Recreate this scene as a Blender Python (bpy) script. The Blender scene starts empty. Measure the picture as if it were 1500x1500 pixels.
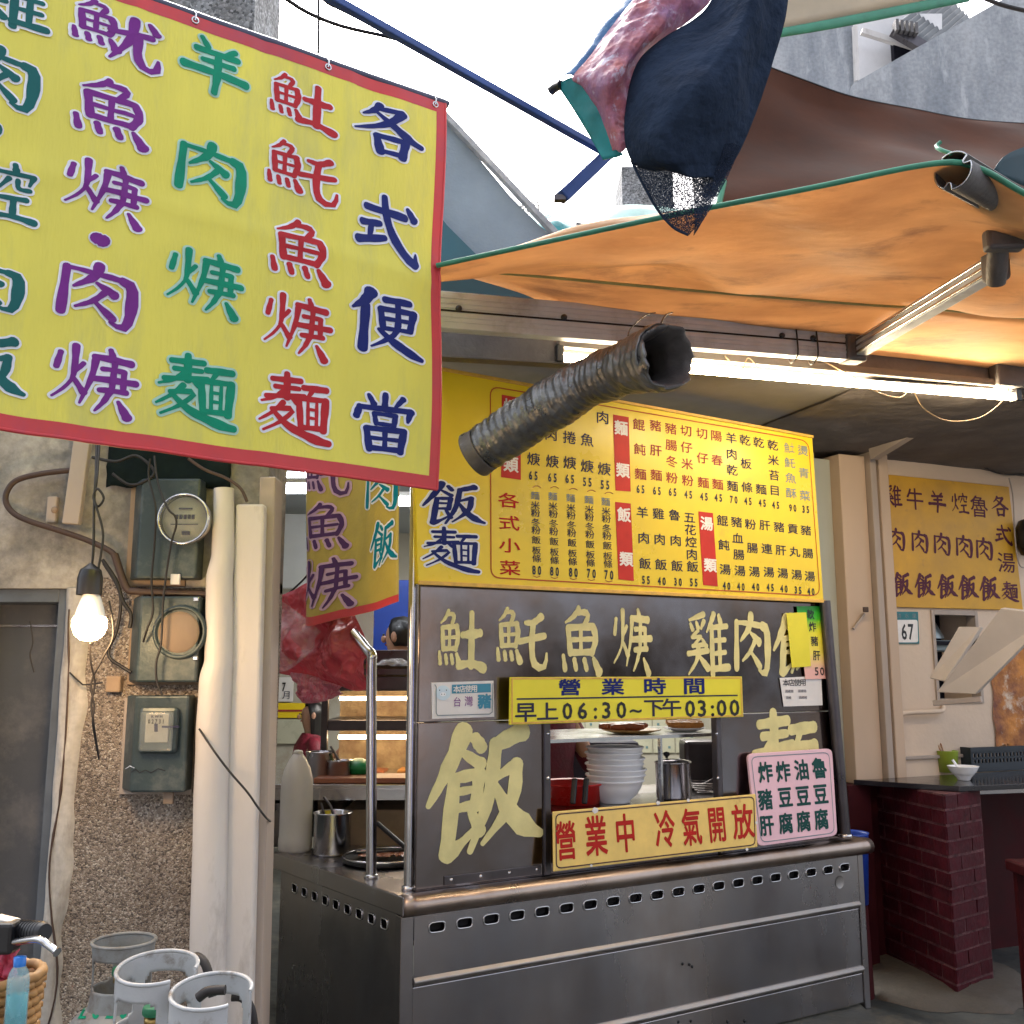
import bpy, bmesh, math, random
from math import sin, cos, pi, sqrt, atan2, radians
from mathutils import Vector, Matrix, noise
random.seed(7)
S = bpy.context.scene
COL = S.collection
# ------------------------------------------------------------ camera
PITCH = math.atan(235/1450.0)
EYE = Vector((0, 0, 1.62))
cam = bpy.data.cameras.new('camera'); camo = bpy.data.objects.new('camera', cam); COL.objects.link(camo)
camo.location = EYE; camo.rotation_euler = (pi/2+PITCH, 0, 0)
cam.sensor_width = 36; cam.lens = 36*1450/1500.0; cam.clip_start = .05; cam.clip_end = 500
S.camera = camo
# ------------------------------------------------------------ sky, sun, exposure
w = bpy.data.worlds.new("World"); S.world = w; w.use_nodes = True
nt = w.node_tree; bg = nt.nodes['Background']
sky = nt.nodes.new('ShaderNodeTexSky'); sky.sky_type = 'NISHITA'; sky.sun_disc = False
sky.sun_elevation = radians(50); sky.sun_rotation = radians(348); sky.dust_density = 6; sky.air_density = .8; sky.ozone_density = .6
hs = nt.nodes.new('ShaderNodeHueSaturation'); hs.inputs['Saturation'].default_value = .35; hs.inputs['Value'].default_value = 1.25
nt.links.new(sky.outputs[0], hs.inputs['Color']); nt.links.new(hs.outputs[0], bg.inputs[0]); bg.inputs[1].default_value = .15
sl = bpy.data.lights.new('sun', 'SUN'); sl.energy = .8; sl.angle = radians(25); sl.color = (1, .97, .93)
so = bpy.data.objects.new('sun', sl); COL.objects.link(so)
_az = radians(348)
_sd = Vector((sin(_az)*cos(radians(50)), cos(_az)*cos(radians(50)), sin(radians(50))))
so.rotation_euler = _sd.to_track_quat('Z', 'Y').to_euler(); so.location = (0, 0, 12)
S.view_settings.view_transform = 'Standard'; S.view_settings.look = 'None'; S.view_settings.gamma = 1
S.view_settings.use_curve_mapping = False; S.view_settings.exposure = 1.8
S.cycles.max_bounces = 8

# ------------------------------------------------------------ geometry of the view: where things stand
_f = Vector((0, cos(PITCH), sin(PITCH))); _u = Vector((0, -sin(PITCH), cos(PITCH)))
def ray(px, py): return _f + Vector((1, 0, 0))*((px-750)/1450.0) - _u*((py-750)/1450.0)
def P(px, py, Y):
    d = ray(px, py); return EYE + d*(Y/d.y)
def onz(px, py, z):
    d = ray(px, py); return EYE + d*((z-EYE.z)/d.z)
class Plane:
    """vertical (or leaning) plane with horizontal axis u, up axis v, normal n towards the street"""
    def __init__(s, o, u, v=Vector((0, 0, 1)), disp=None):
        s.o = Vector(o); s.u = Vector(u).normalized(); s.v = Vector(v).normalized(); s.n = s.u.cross(s.v).normalized(); s.disp = disp
    def sz(s, px, py):
        d = ray(px, py); t = (s.o-EYE).dot(s.n)/d.dot(s.n); q = EYE+d*t-s.o
        return q.dot(s.u), q.dot(s.v)
    def at(s, a, b, d=0.0):
        if s.disp: d += s.disp(a, b)
        return s.o+s.u*a+s.v*b+s.n*d
    def px(s, x, y, d=0.0):
        if s.disp: return s.at(*s.sz(x, y), d)
        r = ray(x, y); return EYE+r*((s.o+s.n*d-EYE).dot(s.n)/r.dot(s.n))
    def shift(s, d): return Plane(s.o+s.n*d, s.u, s.v, s.disp)

# ------------------------------------------------------------ object helpers
def tag(o, label=None, cat=None, group=None, kind=None):
    if label: o['label'] = label
    if cat: o['category'] = cat
    if group: o['group'] = group
    if kind: o['kind'] = kind
    return o
def thing(name, loc, label, cat, group=None):
    o = bpy.data.objects.new(name, None); COL.objects.link(o); o.location = loc; o.empty_display_size = .1
    return tag(o, label, cat, group)
def wloc(o):
    l = Vector((0, 0, 0))
    while o is not None: l = l+Vector(o.location); o = o.parent
    return l
class MB:
    def __init__(s): s.v = []; s.f = []; s.m = []; s.sm = []
    def add(s, vs, fs, mi=0, smooth=False):
        b = len(s.v); s.v += [Vector(x) for x in vs]
        for f in fs: s.f.append([b+i for i in f]); s.m.append(mi); s.sm.append(smooth)
        return s
    def hexa(s, p, mi=0):   # 8 points: bottom 4, top 4
        return s.add(p, [(0,3,2,1),(4,5,6,7),(0,1,5,4),(1,2,6,5),(2,3,7,6),(3,0,4,7)], mi)
    def box(s, c, size, ax=None, mi=0):
        c = Vector(c); a = ax or (Vector((1,0,0)), Vector((0,1,0)), Vector((0,0,1)))
        x, y, z = [Vector(a[i])*size[i]/2 for i in range(3)]
        return s.hexa([c-x-y-z, c+x-y-z, c+x+y-z, c-x+y-z, c-x-y+z, c+x-y+z, c+x+y+z, c-x+y+z], mi)
    def bar(s, a, b, wd, h, up=Vector((0,0,1)), mi=0):  # rectangular bar from a to b
        a = Vector(a); b = Vector(b); d = (b-a); L = d.length; d = d/L
        sd = d.cross(up).normalized(); u2 = sd.cross(d).normalized()
        return s.box((a+b)/2, (wd, L, h), (sd, d, u2), mi)
    def pbox(s, pl, s0, z0, s1, z1, d0, d1, mi=0):  # box on a plane between depths d0 (back), d1 (front)
        q = lambda a, b, d: pl.o+pl.u*a+pl.v*b+pl.n*d
        return s.hexa([q(s0,z0,d1), q(s1,z0,d1), q(s1,z0,d0), q(s0,z0,d0), q(s0,z1,d1), q(s1,z1,d1), q(s1,z1,d0), q(s0,z1,d0)], mi)
    def slab(s, quad, n, t, mi=0):  # quad (BL,BR,TR,TL) extruded by -n*t
        a = [Vector(q) for q in quad]; b = [q-Vector(n)*t for q in a]
        return s.add(a+b, [(0,1,2,3),(7,6,5,4),(0,4,5,1),(1,5,6,2),(2,6,7,3),(3,7,4,0)], mi)
    def tube(s, path, r, n=10, mi=0, caps=True, closed=False):
        path = [Vector(p) for p in path]; N = len(path)
        rr = r if isinstance(r, (list, tuple)) else [r]*N
        T = [((path[(i+1) % N] if closed else path[min(i+1, N-1)])-(path[(i-1) % N] if closed else path[max(i-1, 0)])).normalized() for i in range(N)]
        ref = Vector((0, 0, 1)) if abs(T[0].z) < .9 else Vector((1, 0, 0))
        nrm = (ref-T[0]*ref.dot(T[0])).normalized(); vs = []
        for i in range(N):
            nrm = (nrm-T[i]*nrm.dot(T[i])).normalized(); bi = T[i].cross(nrm)
            for k in range(n):
                a = 2*pi*k/n; vs.append(path[i]+(nrm*cos(a)+bi*sin(a))*rr[i])
        fs = []
        for i in range(N if closed else N-1):
            j = (i+1) % N
            for k in range(n): fs.append((i*n+k, i*n+(k+1) % n, j*n+(k+1) % n, j*n+k))
        s.add(vs, fs, mi, True)
        if caps and not closed: s.add(vs[:n], [tuple(reversed(range(n)))], mi); s.add(vs[-n:], [tuple(range(n))], mi)
        return s
    def lathe(s, prof, c=(0,0,0), n=24, mi=0, axis=Vector((0,0,1)), a0=0, a1=2*pi):
        c = Vector(c); axis = Vector(axis).normalized(); ref = Vector((1,0,0)) if abs(axis.x) < .9 else Vector((0,1,0))
        x = (ref-axis*ref.dot(axis)).normalized(); y = axis.cross(x); vs = []
        full = abs(a1-a0-2*pi) < 1e-6; m = n if full else n+1
        for (r, h) in prof:
            for k in range(m):
                a = a0+(a1-a0)*k/n; vs.append(c+axis*h+(x*cos(a)+y*sin(a))*r)
        fs = []
        for i in range(len(prof)-1):
            for k in range(n):
                k2 = (k+1) % m; fs.append((i*m+k, i*m+k2, (i+1)*m+k2, (i+1)*m+k))
        return s.add(vs, fs, mi, True)
    def prism(s, pts, d, mi=0):  # planar polygon pts extruded by vector d
        n = len(pts); a = [Vector(p) for p in pts]; b = [p+Vector(d) for p in a]
        return s.add(a+b, [tuple(range(n)), tuple(reversed(range(n, 2*n)))]+[(i, n+i, n+(i+1) % n, (i+1) % n) for i in range(n)], mi)
    def grid(s, fn, nu, nv, mi=0, smooth=True):
        vs = [fn(i/nu, j/nv) for j in range(nv+1) for i in range(nu+1)]
        fs = [(j*(nu+1)+i, j*(nu+1)+i+1, (j+1)*(nu+1)+i+1, (j+1)*(nu+1)+i) for j in range(nv) for i in range(nu)]
        return s.add(vs, fs, mi, smooth)
    def build(s, name, mats, parent=None, bev=0, solid=0, sub=0, fixn=True):
        L = wloc(parent) if parent is not None else Vector((0, 0, 0))
        if parent is None and s.v:
            L = Vector(s.v[0])
        me = bpy.data.meshes.new(name); me.from_pydata([v-L for v in s.v], [], s.f)
        if not isinstance(mats, (list, tuple)): mats = [mats]
        for m in mats: me.materials.append(m)
        me.polygons.foreach_set('material_index', s.m); me.polygons.foreach_set('use_smooth', s.sm); me.update()
        if fixn:
            bm = bmesh.new(); bm.from_mesh(me); bmesh.ops.recalc_face_normals(bm, faces=bm.faces); bm.to_mesh(me); bm.free()
        o = bpy.data.objects.new(name, me); COL.objects.link(o)
        if parent is not None: o.parent = parent
        else: o.location = L
        if solid: md = o.modifiers.new('solid', 'SOLIDIFY'); md.thickness = solid; md.offset = 0
        if bev: md = o.modifiers.new('bev', 'BEVEL'); md.width = bev; md.segments = 2; md.limit_method = 'ANGLE'; md.angle_limit = radians(35)
        if sub: md = o.modifiers.new('sub', 'SUBSURF'); md.levels = sub; md.render_levels = sub
        return o
def crv(pts, n=8):  # catmull-rom through points
    pts = [Vector(p) for p in pts]; out = []
    if len(pts) < 3: return [pts[0].lerp(pts[-1], i/n) for i in range(n+1)]
    for i in range(len(pts)-1):
        p0 = pts[max(i-1, 0)]; p1 = pts[i]; p2 = pts[i+1]; p3 = pts[min(i+2, len(pts)-1)]
        for k in range(n):
            t = k/n
            out.append(.5*((2*p1)+(p2-p0)*t+(2*p0-5*p1+4*p2-p3)*t*t+(3*p1-p0-3*p2+p3)*t*t*t))
    out.append(pts[-1]); return out
def lerpline(pts, t):
    t = max(0, min(1, t))*(len(pts)-1); i = min(int(t), len(pts)-2); return pts[i].lerp(pts[i+1], t-i)
def arcs(pts):
    L = [0]
    for i in range(1, len(pts)): L.append(L[-1]+(pts[i]-pts[i-1]).length)
    return L
def even(pts, n):
    L = arcs(pts); out = []; j = 0
    for i in range(n+1):
        d = L[-1]*i/n
        while j < len(L)-2 and L[j+1] < d: j += 1
        seg = L[j+1]-L[j]; out.append(pts[j].lerp(pts[j+1], (d-L[j])/seg if seg else 0))
    return out
def ridge(p):
    s = 0; w_ = 1
    for k in range(4):
        s += w_*(1-2.4*abs(noise.noise(p+Vector((k*7, 3, 1))))); p = p*2.05; w_ *= .55
    return s*.6
def patch(rows, nu, nv, amp=0.0, sc=2.0, mb=None, mi=0, smoothrows=True, nd=Vector((.1, -.7, .7)), soft=True, rg=0.0):
    rr = [even(crv(r, 10) if soft else [Vector(p) for p in r], nu) for r in rows]
    def fn(u, v):
        i = round(u*nu); c = [r[i] for r in rr]
        cc = crv(c, 6) if (smoothrows and len(c) > 2) else c
        p = lerpline(cc, v)
        e_ = min(1, 6*v, 6*(1-v))
        if amp: p = p+nd*amp*e_*(noise.noise(p*sc)+.5*noise.noise(p*sc*2.3))
        if rg: p = p+nd*rg*(.3+.7*e_)*ridge(p*sc*Vector((1, 1, 1)).x)
        return p
    mb = mb or MB(); mb.grid(fn, nu, nv, mi); return mb
def wob(p, a, s): return a*noise.noise(Vector(p)*s)
# ------------------------------------------------------------ materials
def mat(name, col, rough=.6, metal=0.0, var=.2, scale=6, col2=None, streak=0, bump=0.0, bscale=60, spec=.5, trans=0.0, alpha=1.0, emit=None, es=0.0, lo=.35, hi=.65, fine=.0, rvar=.12, dirt_or_sheen=None, dscale=3, dlo=.5, dhi=.75, aniso=None, transl=0.0):
    m = bpy.data.materials.new(name); m.use_nodes = True; n = m.node_tree.nodes; l = m.node_tree.links
    b = n['Principled BSDF']; b.inputs['Roughness'].default_value = rough; b.inputs['Metallic'].default_value = metal
    b.inputs['Specular IOR Level'].default_value = spec; b.inputs['Alpha'].default_value = alpha
    if trans: b.inputs['Transmission Weight'].default_value = trans
    c = (*col, 1)
    if emit is not None:
        b.inputs['Base Color'].default_value = c; b.inputs['Emission Color'].default_value = (*emit, 1); b.inputs['Emission Strength'].default_value = es; return m
    tc = n.new('ShaderNodeTexCoord'); mp = n.new('ShaderNodeMapping'); l.new(tc.outputs['Object'], mp.inputs[0])
    if aniso: mp.inputs['Scale'].default_value = aniso
    elif streak: mp.inputs['Scale'].default_value = (1, 1, 1.0/streak)
    no = n.new('ShaderNodeTexNoise'); no.inputs['Scale'].default_value = scale; no.inputs['Detail'].default_value = 8; no.inputs['Roughness'].default_value = .62
    l.new(mp.outputs[0], no.inputs[0])
    cr = n.new('ShaderNodeValToRGB'); cr.color_ramp.elements[0].position = lo; cr.color_ramp.elements[1].position = hi
    c2 = (*col2, 1) if col2 else (*[x*(1-var) for x in col], 1)
    cr.color_ramp.elements[0].color = c2; cr.color_ramp.elements[1].color = c; l.new(no.outputs[0], cr.inputs[0])
    out = cr.outputs[0]
    if fine:
        n2 = n.new('ShaderNodeTexNoise'); n2.inputs['Scale'].default_value = scale*14; n2.inputs['Detail'].default_value = 3; l.new(tc.outputs['Object'], n2.inputs[0])
        mx = n.new('ShaderNodeMix'); mx.data_type = 'RGBA'; mx.blend_type = 'OVERLAY'; mx.inputs[0].default_value = fine; l.new(out, mx.inputs[6]); l.new(n2.outputs[0], mx.inputs[7]); out = mx.outputs[2]
    if dirt_or_sheen:
        n3 = n.new('ShaderNodeTexNoise'); n3.inputs['Scale'].default_value = dscale; n3.inputs['Detail'].default_value = 9; n3.inputs['Roughness'].default_value = .7; l.new(mp.outputs[0], n3.inputs[0])
        r3 = n.new('ShaderNodeValToRGB'); r3.color_ramp.elements[0].position = dlo; r3.color_ramp.elements[1].position = dhi; l.new(n3.outputs[0], r3.inputs[0])
        mx = n.new('ShaderNodeMix'); mx.data_type = 'RGBA'; l.new(r3.outputs[0], mx.inputs[0]); l.new(out, mx.inputs[6]); mx.inputs[7].default_value = (*dirt_or_sheen, 1); out = mx.outputs[2]
    l.new(out, b.inputs['Base Color'])
    if rvar:
        mr = n.new('ShaderNodeMapRange'); mr.inputs[3].default_value = max(.02, rough-rvar); mr.inputs[4].default_value = min(1, rough+rvar); mr.inputs[1].default_value = .3; mr.inputs[2].default_value = .7
        l.new(no.outputs[0], mr.inputs[0]); l.new(mr.outputs[0], b.inputs['Roughness'])
    if bump:
        nb = n.new('ShaderNodeTexNoise'); nb.inputs['Scale'].default_value = bscale; nb.inputs['Detail'].default_value = 6; l.new(mp.outputs[0], nb.inputs[0])
        bp = n.new('ShaderNodeBump'); bp.inputs['Strength'].default_value = bump; bp.inputs['Distance'].default_value = .02; l.new(nb.outputs[0], bp.inputs['Height']); l.new(bp.outputs[0], b.inputs['Normal'])
    if transl:
        tr = n.new('ShaderNodeBsdfTranslucent'); l.new(out, tr.inputs[0]); ms = n.new('ShaderNodeMixShader'); ms.inputs[0].default_value = transl
        l.new(b.outputs[0], ms.inputs[1]); l.new(tr.outputs[0], ms.inputs[2]); l.new(ms.outputs[0], n['Material Output'].inputs[0])
    return m
def speckle(name, base, dark, light, scale=90, rough=.85, stain=None):
    m = bpy.data.materials.new(name); m.use_nodes = True; n = m.node_tree.nodes; l = m.node_tree.links; b = n['Principled BSDF']; b.inputs['Roughness'].default_value = rough
    tc = n.new('ShaderNodeTexCoord'); vo = n.new('ShaderNodeTexVoronoi'); vo.inputs['Scale'].default_value = scale; l.new(tc.outputs['Object'], vo.inputs[0])
    sp = n.new('ShaderNodeSeparateColor'); l.new(vo.outputs['Color'], sp.inputs[0])
    cr = n.new('ShaderNodeValToRGB'); e = cr.color_ramp.elements; e[0].color = (*dark, 1); e[1].color = (*light, 1); e.new(.35).color = (*[x*.8 for x in base], 1); e.new(.7).color = (*base, 1); l.new(sp.outputs[0], cr.inputs[0])
    no = n.new('ShaderNodeTexNoise'); no.inputs['Scale'].default_value = 3; no.inputs['Detail'].default_value = 6; l.new(tc.outputs['Object'], no.inputs[0])
    r2 = n.new('ShaderNodeValToRGB'); r2.color_ramp.elements[0].position = .4; r2.color_ramp.elements[1].position = .7; r2.color_ramp.elements[0].color = (1, 1, 1, 1); r2.color_ramp.elements[1].color = (.62, .58, .55, 1); l.new(no.outputs[0], r2.inputs[0])
    mx = n.new('ShaderNodeMix'); mx.data_type = 'RGBA'; mx.blend_type = 'MULTIPLY'; mx.inputs[0].default_value = 1; l.new(cr.outputs[0], mx.inputs[6]); l.new(r2.outputs[0], mx.inputs[7]); l.new(mx.outputs[2], b.inputs['Base Color'])
    bp = n.new('ShaderNodeBump'); bp.inputs['Strength'].default_value = .8; bp.inputs['Distance'].default_value = .006; bp.invert = True; l.new(vo.outputs['Distance'], bp.inputs['Height']); l.new(bp.outputs[0], b.inputs['Normal'])
    return m
M = {}
M['banner'] = mat('banner_yellow', (.84, .77, .12), .55, var=.12, scale=3, streak=5, bump=.12, bscale=120, dirt_or_sheen=(.46, .46, .20), dscale=4, dlo=.48, dhi=.85, transl=.15)
M['banner_red'] = mat('banner_red', (.62, .045, .05), .5, var=.2, scale=4, dirt_or_sheen=(.35, .05, .10), dlo=.5, dhi=.8)
M['banner2'] = mat('banner_yellow_aged', (.58, .43, .075), .5, var=.2, scale=4, bump=.1, dirt_or_sheen=(.45, .33, .1), dlo=.55, dhi=.85, transl=.1)
def ink(n, c, r=.5): M[n] = mat('ink_'+n, c, r, var=.18, scale=9, rvar=.05, spec=.2)
ink('blue', (.008, .018, .16)); ink('red', (.48, .022, .03)); ink('green', (0, .27, .15)); ink('purple', (.19, .025, .25)); ink('teal', (.01, .12, .12))
ink('white', (.84, .86, .92)); ink('purple_dark', (.09, .03, .12)); ink('cyan', (0, .20, .28)); ink('black', (.012, .012, .02)); ink('navy', (.03, .03, .07)); ink('brown_red', (.34, .05, .04)); ink('slate', (.22, .27, .30)); ink('halo_green', (.45, .72, .60)); ink('pink_halo', (.65, .42, .55)); ink('gold', (.74, .67, .32), .45); ink('pure_white', (.85, .82, .8)); ink('sign_red', (.55, .04, .03)); ink('orange_line', (.50, .12, .03)); ink('vermilion', (.46, .014, .008)); ink('dteal', (.005, .06, .055)); ink('sky_blue', (.07, .28, .42)); ink('maroon_ink', (.10, .02, .04))
M['menu'] = mat('menu_yellow', (.80, .59, .015), .35, var=.1, scale=3, dirt_or_sheen=(.5, .35, .05), dscale=7, dlo=.6, dhi=.9)
M['menu_edge'] = mat('menu_edge', (.75, .45, .08), .4, var=.25, scale=20)
M['sign_hours'] = mat('hours_yellow', (.78, .70, .03), .4, var=.1, scale=4)
M['sign_open'] = mat('open_sign_cream', (.82, .58, .16), .45, var=.14, scale=10, dirt_or_sheen=(.45, .22, .05), dscale=11, dlo=.62, dhi=.8)
M['sign_dim'] = mat('wall_sign_yellow', (.68, .36, .02), .5, var=.25, scale=3, dirt_or_sheen=(.36, .19, .04), dscale=14, dlo=.6, dhi=.85)
M['pink'] = mat('pink_board', (.78, .50, .58), .4, var=.07, scale=4)
M['paper'] = mat('white_paper', (.72, .70, .70), .6, var=.08, scale=8)
M['steel'] = mat('brushed_steel', (.45, .46, .50), .27, 1, scale=1.0, col2=(.32, .32, .36), bump=.05, bscale=3, aniso=(1, 1, .45), dirt_or_sheen=(.36, .27, .20), dscale=.9, dlo=.32, dhi=.85, rvar=.17, fine=.1)  # broad warm-brown patches stand in for warm reflections on the counter steel
M['steel_panel'] = mat('steel_panel', (.25, .245, .28), .17, 1, scale=1.5, col2=(.16, .13, .12), dirt_or_sheen=(.20, .13, .10), dscale=1.1, dlo=.45, dhi=.7, rvar=.10, bump=.06, bscale=2.2)  # broad brown patches imitate the surroundings reflected in the board
M['steel_bright'] = mat('polished_steel', (.62, .62, .64), .18, 1, var=.15, scale=8, rvar=.06)
M['steel_warm'] = mat('bullnose_steel', (.38, .31, .27), .34, 1, var=.25, scale=4, rvar=.1, dirt_or_sheen=(.25, .17, .12), dlo=.5, dhi=.8)  # warm brown base puts reflected warm light into the rim's colour
M['steel_lip'] = mat('ledge_steel', (.42, .40, .39), .5, 1, var=.3, scale=6, dirt_or_sheen=(.3, .2, .15), dlo=.5, dhi=.8)
M['steel_dark'] = mat('dark_steel', (.12, .11, .12), .35, .9, var=.3, scale=5)
M['alu'] = mat('aluminium', (.52, .56, .62), .45, .15, var=.22, scale=5, bump=.05, bscale=200, dirt_or_sheen=(.2, .18, .17), dlo=.5, dhi=.75)
M['alu_dark'] = mat('dusty_metal', (.15, .14, .14), .6, .4, var=.35, scale=12, bump=.15, bscale=60)
M['duct'] = mat('duct_foil', (.25, .26, .27), .34, .75, var=.5, scale=14, bump=.25, bscale=50, dirt_or_sheen=(.08, .08, .08), dlo=.5, dhi=.75)
M['black'] = mat('black_plastic', (.012, .012, .015), .35, var=.3)
M['rubber'] = mat('cable_black', (.018, .015, .016), .55, var=.3)
M['brown_cable'] = mat('cable_brown', (.07, .04, .03), .6, var=.3)
M['hole'] = mat('dark_cavity', (.008, .008, .01), .9, var=.2)
M['orange'] = mat('tarp_orange', (.76, .50, .27), .6, col2=(.60, .37, .20), scale=2.2, bump=.15, bscale=12, dirt_or_sheen=(.30, .18, .13), dscale=1.6, dlo=.52, dhi=.74, transl=.45, spec=.1, aniso=(1, 2.2, 2.2))
M['brown_tarp'] = mat('tarp_brown', (.085, .032, .018), .75, var=.5, scale=1.8, bump=.1, bscale=8, transl=.06, spec=.1)
M['hem'] = mat('green_hem', (.05, .26, .16), .5, var=.3, scale=12)
M['teal_tarp'] = mat('teal_tarp', (.02, .30, .32), .5, var=.4, scale=7, bump=.2, bscale=20, transl=.25)
M['pale_tarp'] = mat('pale_green_tarp', (.42, .66, .62), .5, var=.25, scale=7, transl=.3)
M['beige_tarp'] = mat('beige_tarp', (.52, .46, .36), .5, var=.2, scale=3, transl=.35)
M['navy_tarp'] = mat('dark_teal_tarp', (.012, .05, .07), .6, var=.4, scale=4)
M['blue_pole'] = mat('blue_pole_paint', (.045, .10, .32), .4, .2, var=.3, scale=9)
M['concrete'] = mat('stained_concrete', (.42, .43, .45), .85, scale=2.2, col2=(.20, .22, .25), streak=3.5, bump=.35, bscale=25, dirt_or_sheen=(.60, .61, .63), dscale=6, dlo=.55, dhi=.8, fine=.35)
M['slab_blue'] = mat('grey_blue_slab', (.26, .32, .38), .8, var=.2, scale=3, bump=.15)
M['plaster'] = mat('old_plaster', (.41, .38, .34), .85, scale=3, col2=(.24, .215, .19), bump=.5, bscale=14, dirt_or_sheen=(.085, .08, .075), dscale=2.2, dlo=.46, dhi=.66, fine=.3)
M['lintel'] = mat('pale_plaster', (.55, .52, .48), .8, scale=3, col2=(.33, .31, .28), streak=4, bump=.4, bscale=20, dirt_or_sheen=(.17, .14, .12), dscale=4, dlo=.52, dhi=.7, fine=.3)
M['pebble'] = speckle('pebble_dash', (.33, .27, .22), (.09, .075, .07), (.54, .49, .43), 170)
M['pebble_grey'] = speckle('pebble_dash_grey', (.25, .26, .27), (.07, .075, .08), (.42, .43, .45), 60)
M['door'] = mat('grey_door', (.105, .11, .125), .7, var=.3, scale=2, dirt_or_sheen=(.18, .17, .17), dscale=3, dlo=.48, dhi=.7, bump=.05)
M['pipe_white'] = mat('cream_painted_pipe', (.64, .60, .57), .55, var=.1, scale=3, streak=3, bump=.15, bscale=25, dirt_or_sheen=(.34, .30, .27), dscale=6, dlo=.55, dhi=.75)
M['meter_green'] = mat('meter_box_paint', (.045, .068, .075), .45, .2, var=.3, scale=4, dirt_or_sheen=(.16, .17, .16), dscale=7, dlo=.5, dhi=.8, bump=.06)
M['wood'] = mat('bare_board', (.26, .19, .14), .7, var=.3, scale=6, streak=4)
M['wood_back'] = mat('backing_board', (.34, .24, .16), .75, var=.35, scale=5)
M['dial'] = mat('meter_dial', (.33, .33, .30), .5, var=.15, scale=20)
M['glass'] = mat('clear_glass', (.5, .55, .55), .06, trans=.0, alpha=.12, var=.05)
M['bulb'] = mat('lit_bulb', (1, .9, .7), .4, emit=(1, .66, .32), es=22)
M['tube'] = mat('lit_tube', (1, .95, .85), .4, emit=(1, .80, .52), es=26)
M['tube_cool'] = mat('lit_tube_cool', (1, 1, 1), .4, emit=(.88, .94, 1), es=9)
M['tube_housing'] = mat('lamp_housing', (.16, .14, .12), .5, var=.2)
M['gas'] = mat('cylinder_grey_paint', (.52, .54, .56), .42, .1, var=.15, scale=5, dirt_or_sheen=(.20, .17, .14), dscale=9, dlo=.54, dhi=.66, bump=.08, bscale=30)
M['gas_dull'] = mat('cylinder_dull_paint', (.27, .28, .28), .55, .1, var=.25, scale=7, dirt_or_sheen=(.15, .12, .10), dscale=9, dlo=.5, dhi=.7, bump=.1)
M['valve'] = mat('green_valve', (.02, .20, .10), .5, var=.2)
M['brass'] = mat('brass', (.45, .32, .12), .35, .9, var=.2)
M['basket'] = mat('bamboo', (.42, .22, .075), .55, var=.4, scale=30)
M['bottle'] = mat('clear_bottle', (.35, .62, .70), .08, alpha=.4, var=.1)
M['water_teal'] = mat('teal_liquid', (.02, .34, .38), .2, var=.2)
M['cap'] = mat('blue_cap', (.01, .17, .60), .35, var=.1)
M['pinkbag'] = mat('pink_bag', (.75, .12, .22), .4, var=.3, scale=15, bump=.4, transl=.3)
M['redbag'] = mat('red_plastic_bag', (.56, .10, .13), .3, scale=4, col2=(.46, .075, .10), bump=.5, bscale=22, transl=.35, alpha=.88, spec=.6, rvar=.1)
M['baghandles'] = mat('bag_stripes', (.62, .10, .18), .3, scale=12, col2=(.65, .42, .48), aniso=(22, 22, .4), transl=.3, rvar=0, bump=.3, bscale=8)
M['clearbag'] = mat('clear_film', (.70, .66, .66), .2, alpha=.28, var=.2, bump=.6, bscale=12)
M['jug'] = mat('white_jug_plastic', (.78, .74, .68), .45, var=.06, transl=.15)
M['room_wall'] = mat('room_wall_paint', (.42, .40, .34), .7, var=.12, scale=2, dirt_or_sheen=(.25, .20, .14), dscale=4, dlo=.55, dhi=.8)
M['ceiling'] = mat('room_ceiling', (.36, .40, .44), .6, var=.12, scale=2)
M['soffit'] = mat('sooty_soffit', (.30, .28, .28), .75, scale=.8, col2=(.20, .19, .19), bump=.1, bscale=6, fine=.1, spec=.2)
M['soffit_rough'] = mat('peeling_soffit', (.19, .165, .155), .85, scale=3, col2=(.12, .105, .10), bump=.5, bscale=14, spec=.2)
M['right_wall'] = mat('cream_wall', (.66, .52, .40), .75, var=.08, scale=3, bump=.12, bscale=25, dirt_or_sheen=(.42, .29, .20), dscale=5, dlo=.66, dhi=.85)
M['pilaster'] = mat('beige_pilaster', (.55, .41, .30), .7, var=.1, scale=3, streak=4, dirt_or_sheen=(.30, .2, .14), dscale=9, dlo=.66, dhi=.8)
M['pale_green'] = mat('pale_green_strip', (.44, .46, .41), .65, var=.1, scale=3, streak=4)
M['frame_grey'] = mat('grey_beige_frame', (.40, .33, .28), .6, var=.15, scale=5, streak=5)
M['rust'] = mat('rust_poster_wall', (.58, .24, .06), .75, scale=7, col2=(.16, .05, .03), bump=.5, bscale=20, dirt_or_sheen=(.62, .52, .42), dscale=8, dlo=.55, dhi=.68)
M['board_white'] = mat('insulation_board', (.62, .55, .49), .6, var=.1, scale=5)
M['dark_window'] = mat('window_dark', (.012, .012, .018), .7, var=.3, spec=.1)
M['fan'] = mat('fan_hood_metal', (.26, .30, .31), .4, .7, var=.25)
M['table'] = mat('black_table_top', (.022, .02, .026), .14, var=.3, rvar=.08)
M['brick'] = mat('maroon_brick', (.075, .008, .015), .5, spec=.16, var=.45, scale=9, bump=.25, bscale=25, dirt_or_sheen=(.035, .008, .014), dscale=6, fine=.2)
M['mortar'] = mat('painted_mortar', (.17, .08, .085), .8, var=.6, scale=15, bump=.5, spec=.1)
M['dark_red'] = mat('dark_red_board', (.05, .007, .010), .6, var=.35, spec=.15)
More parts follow.
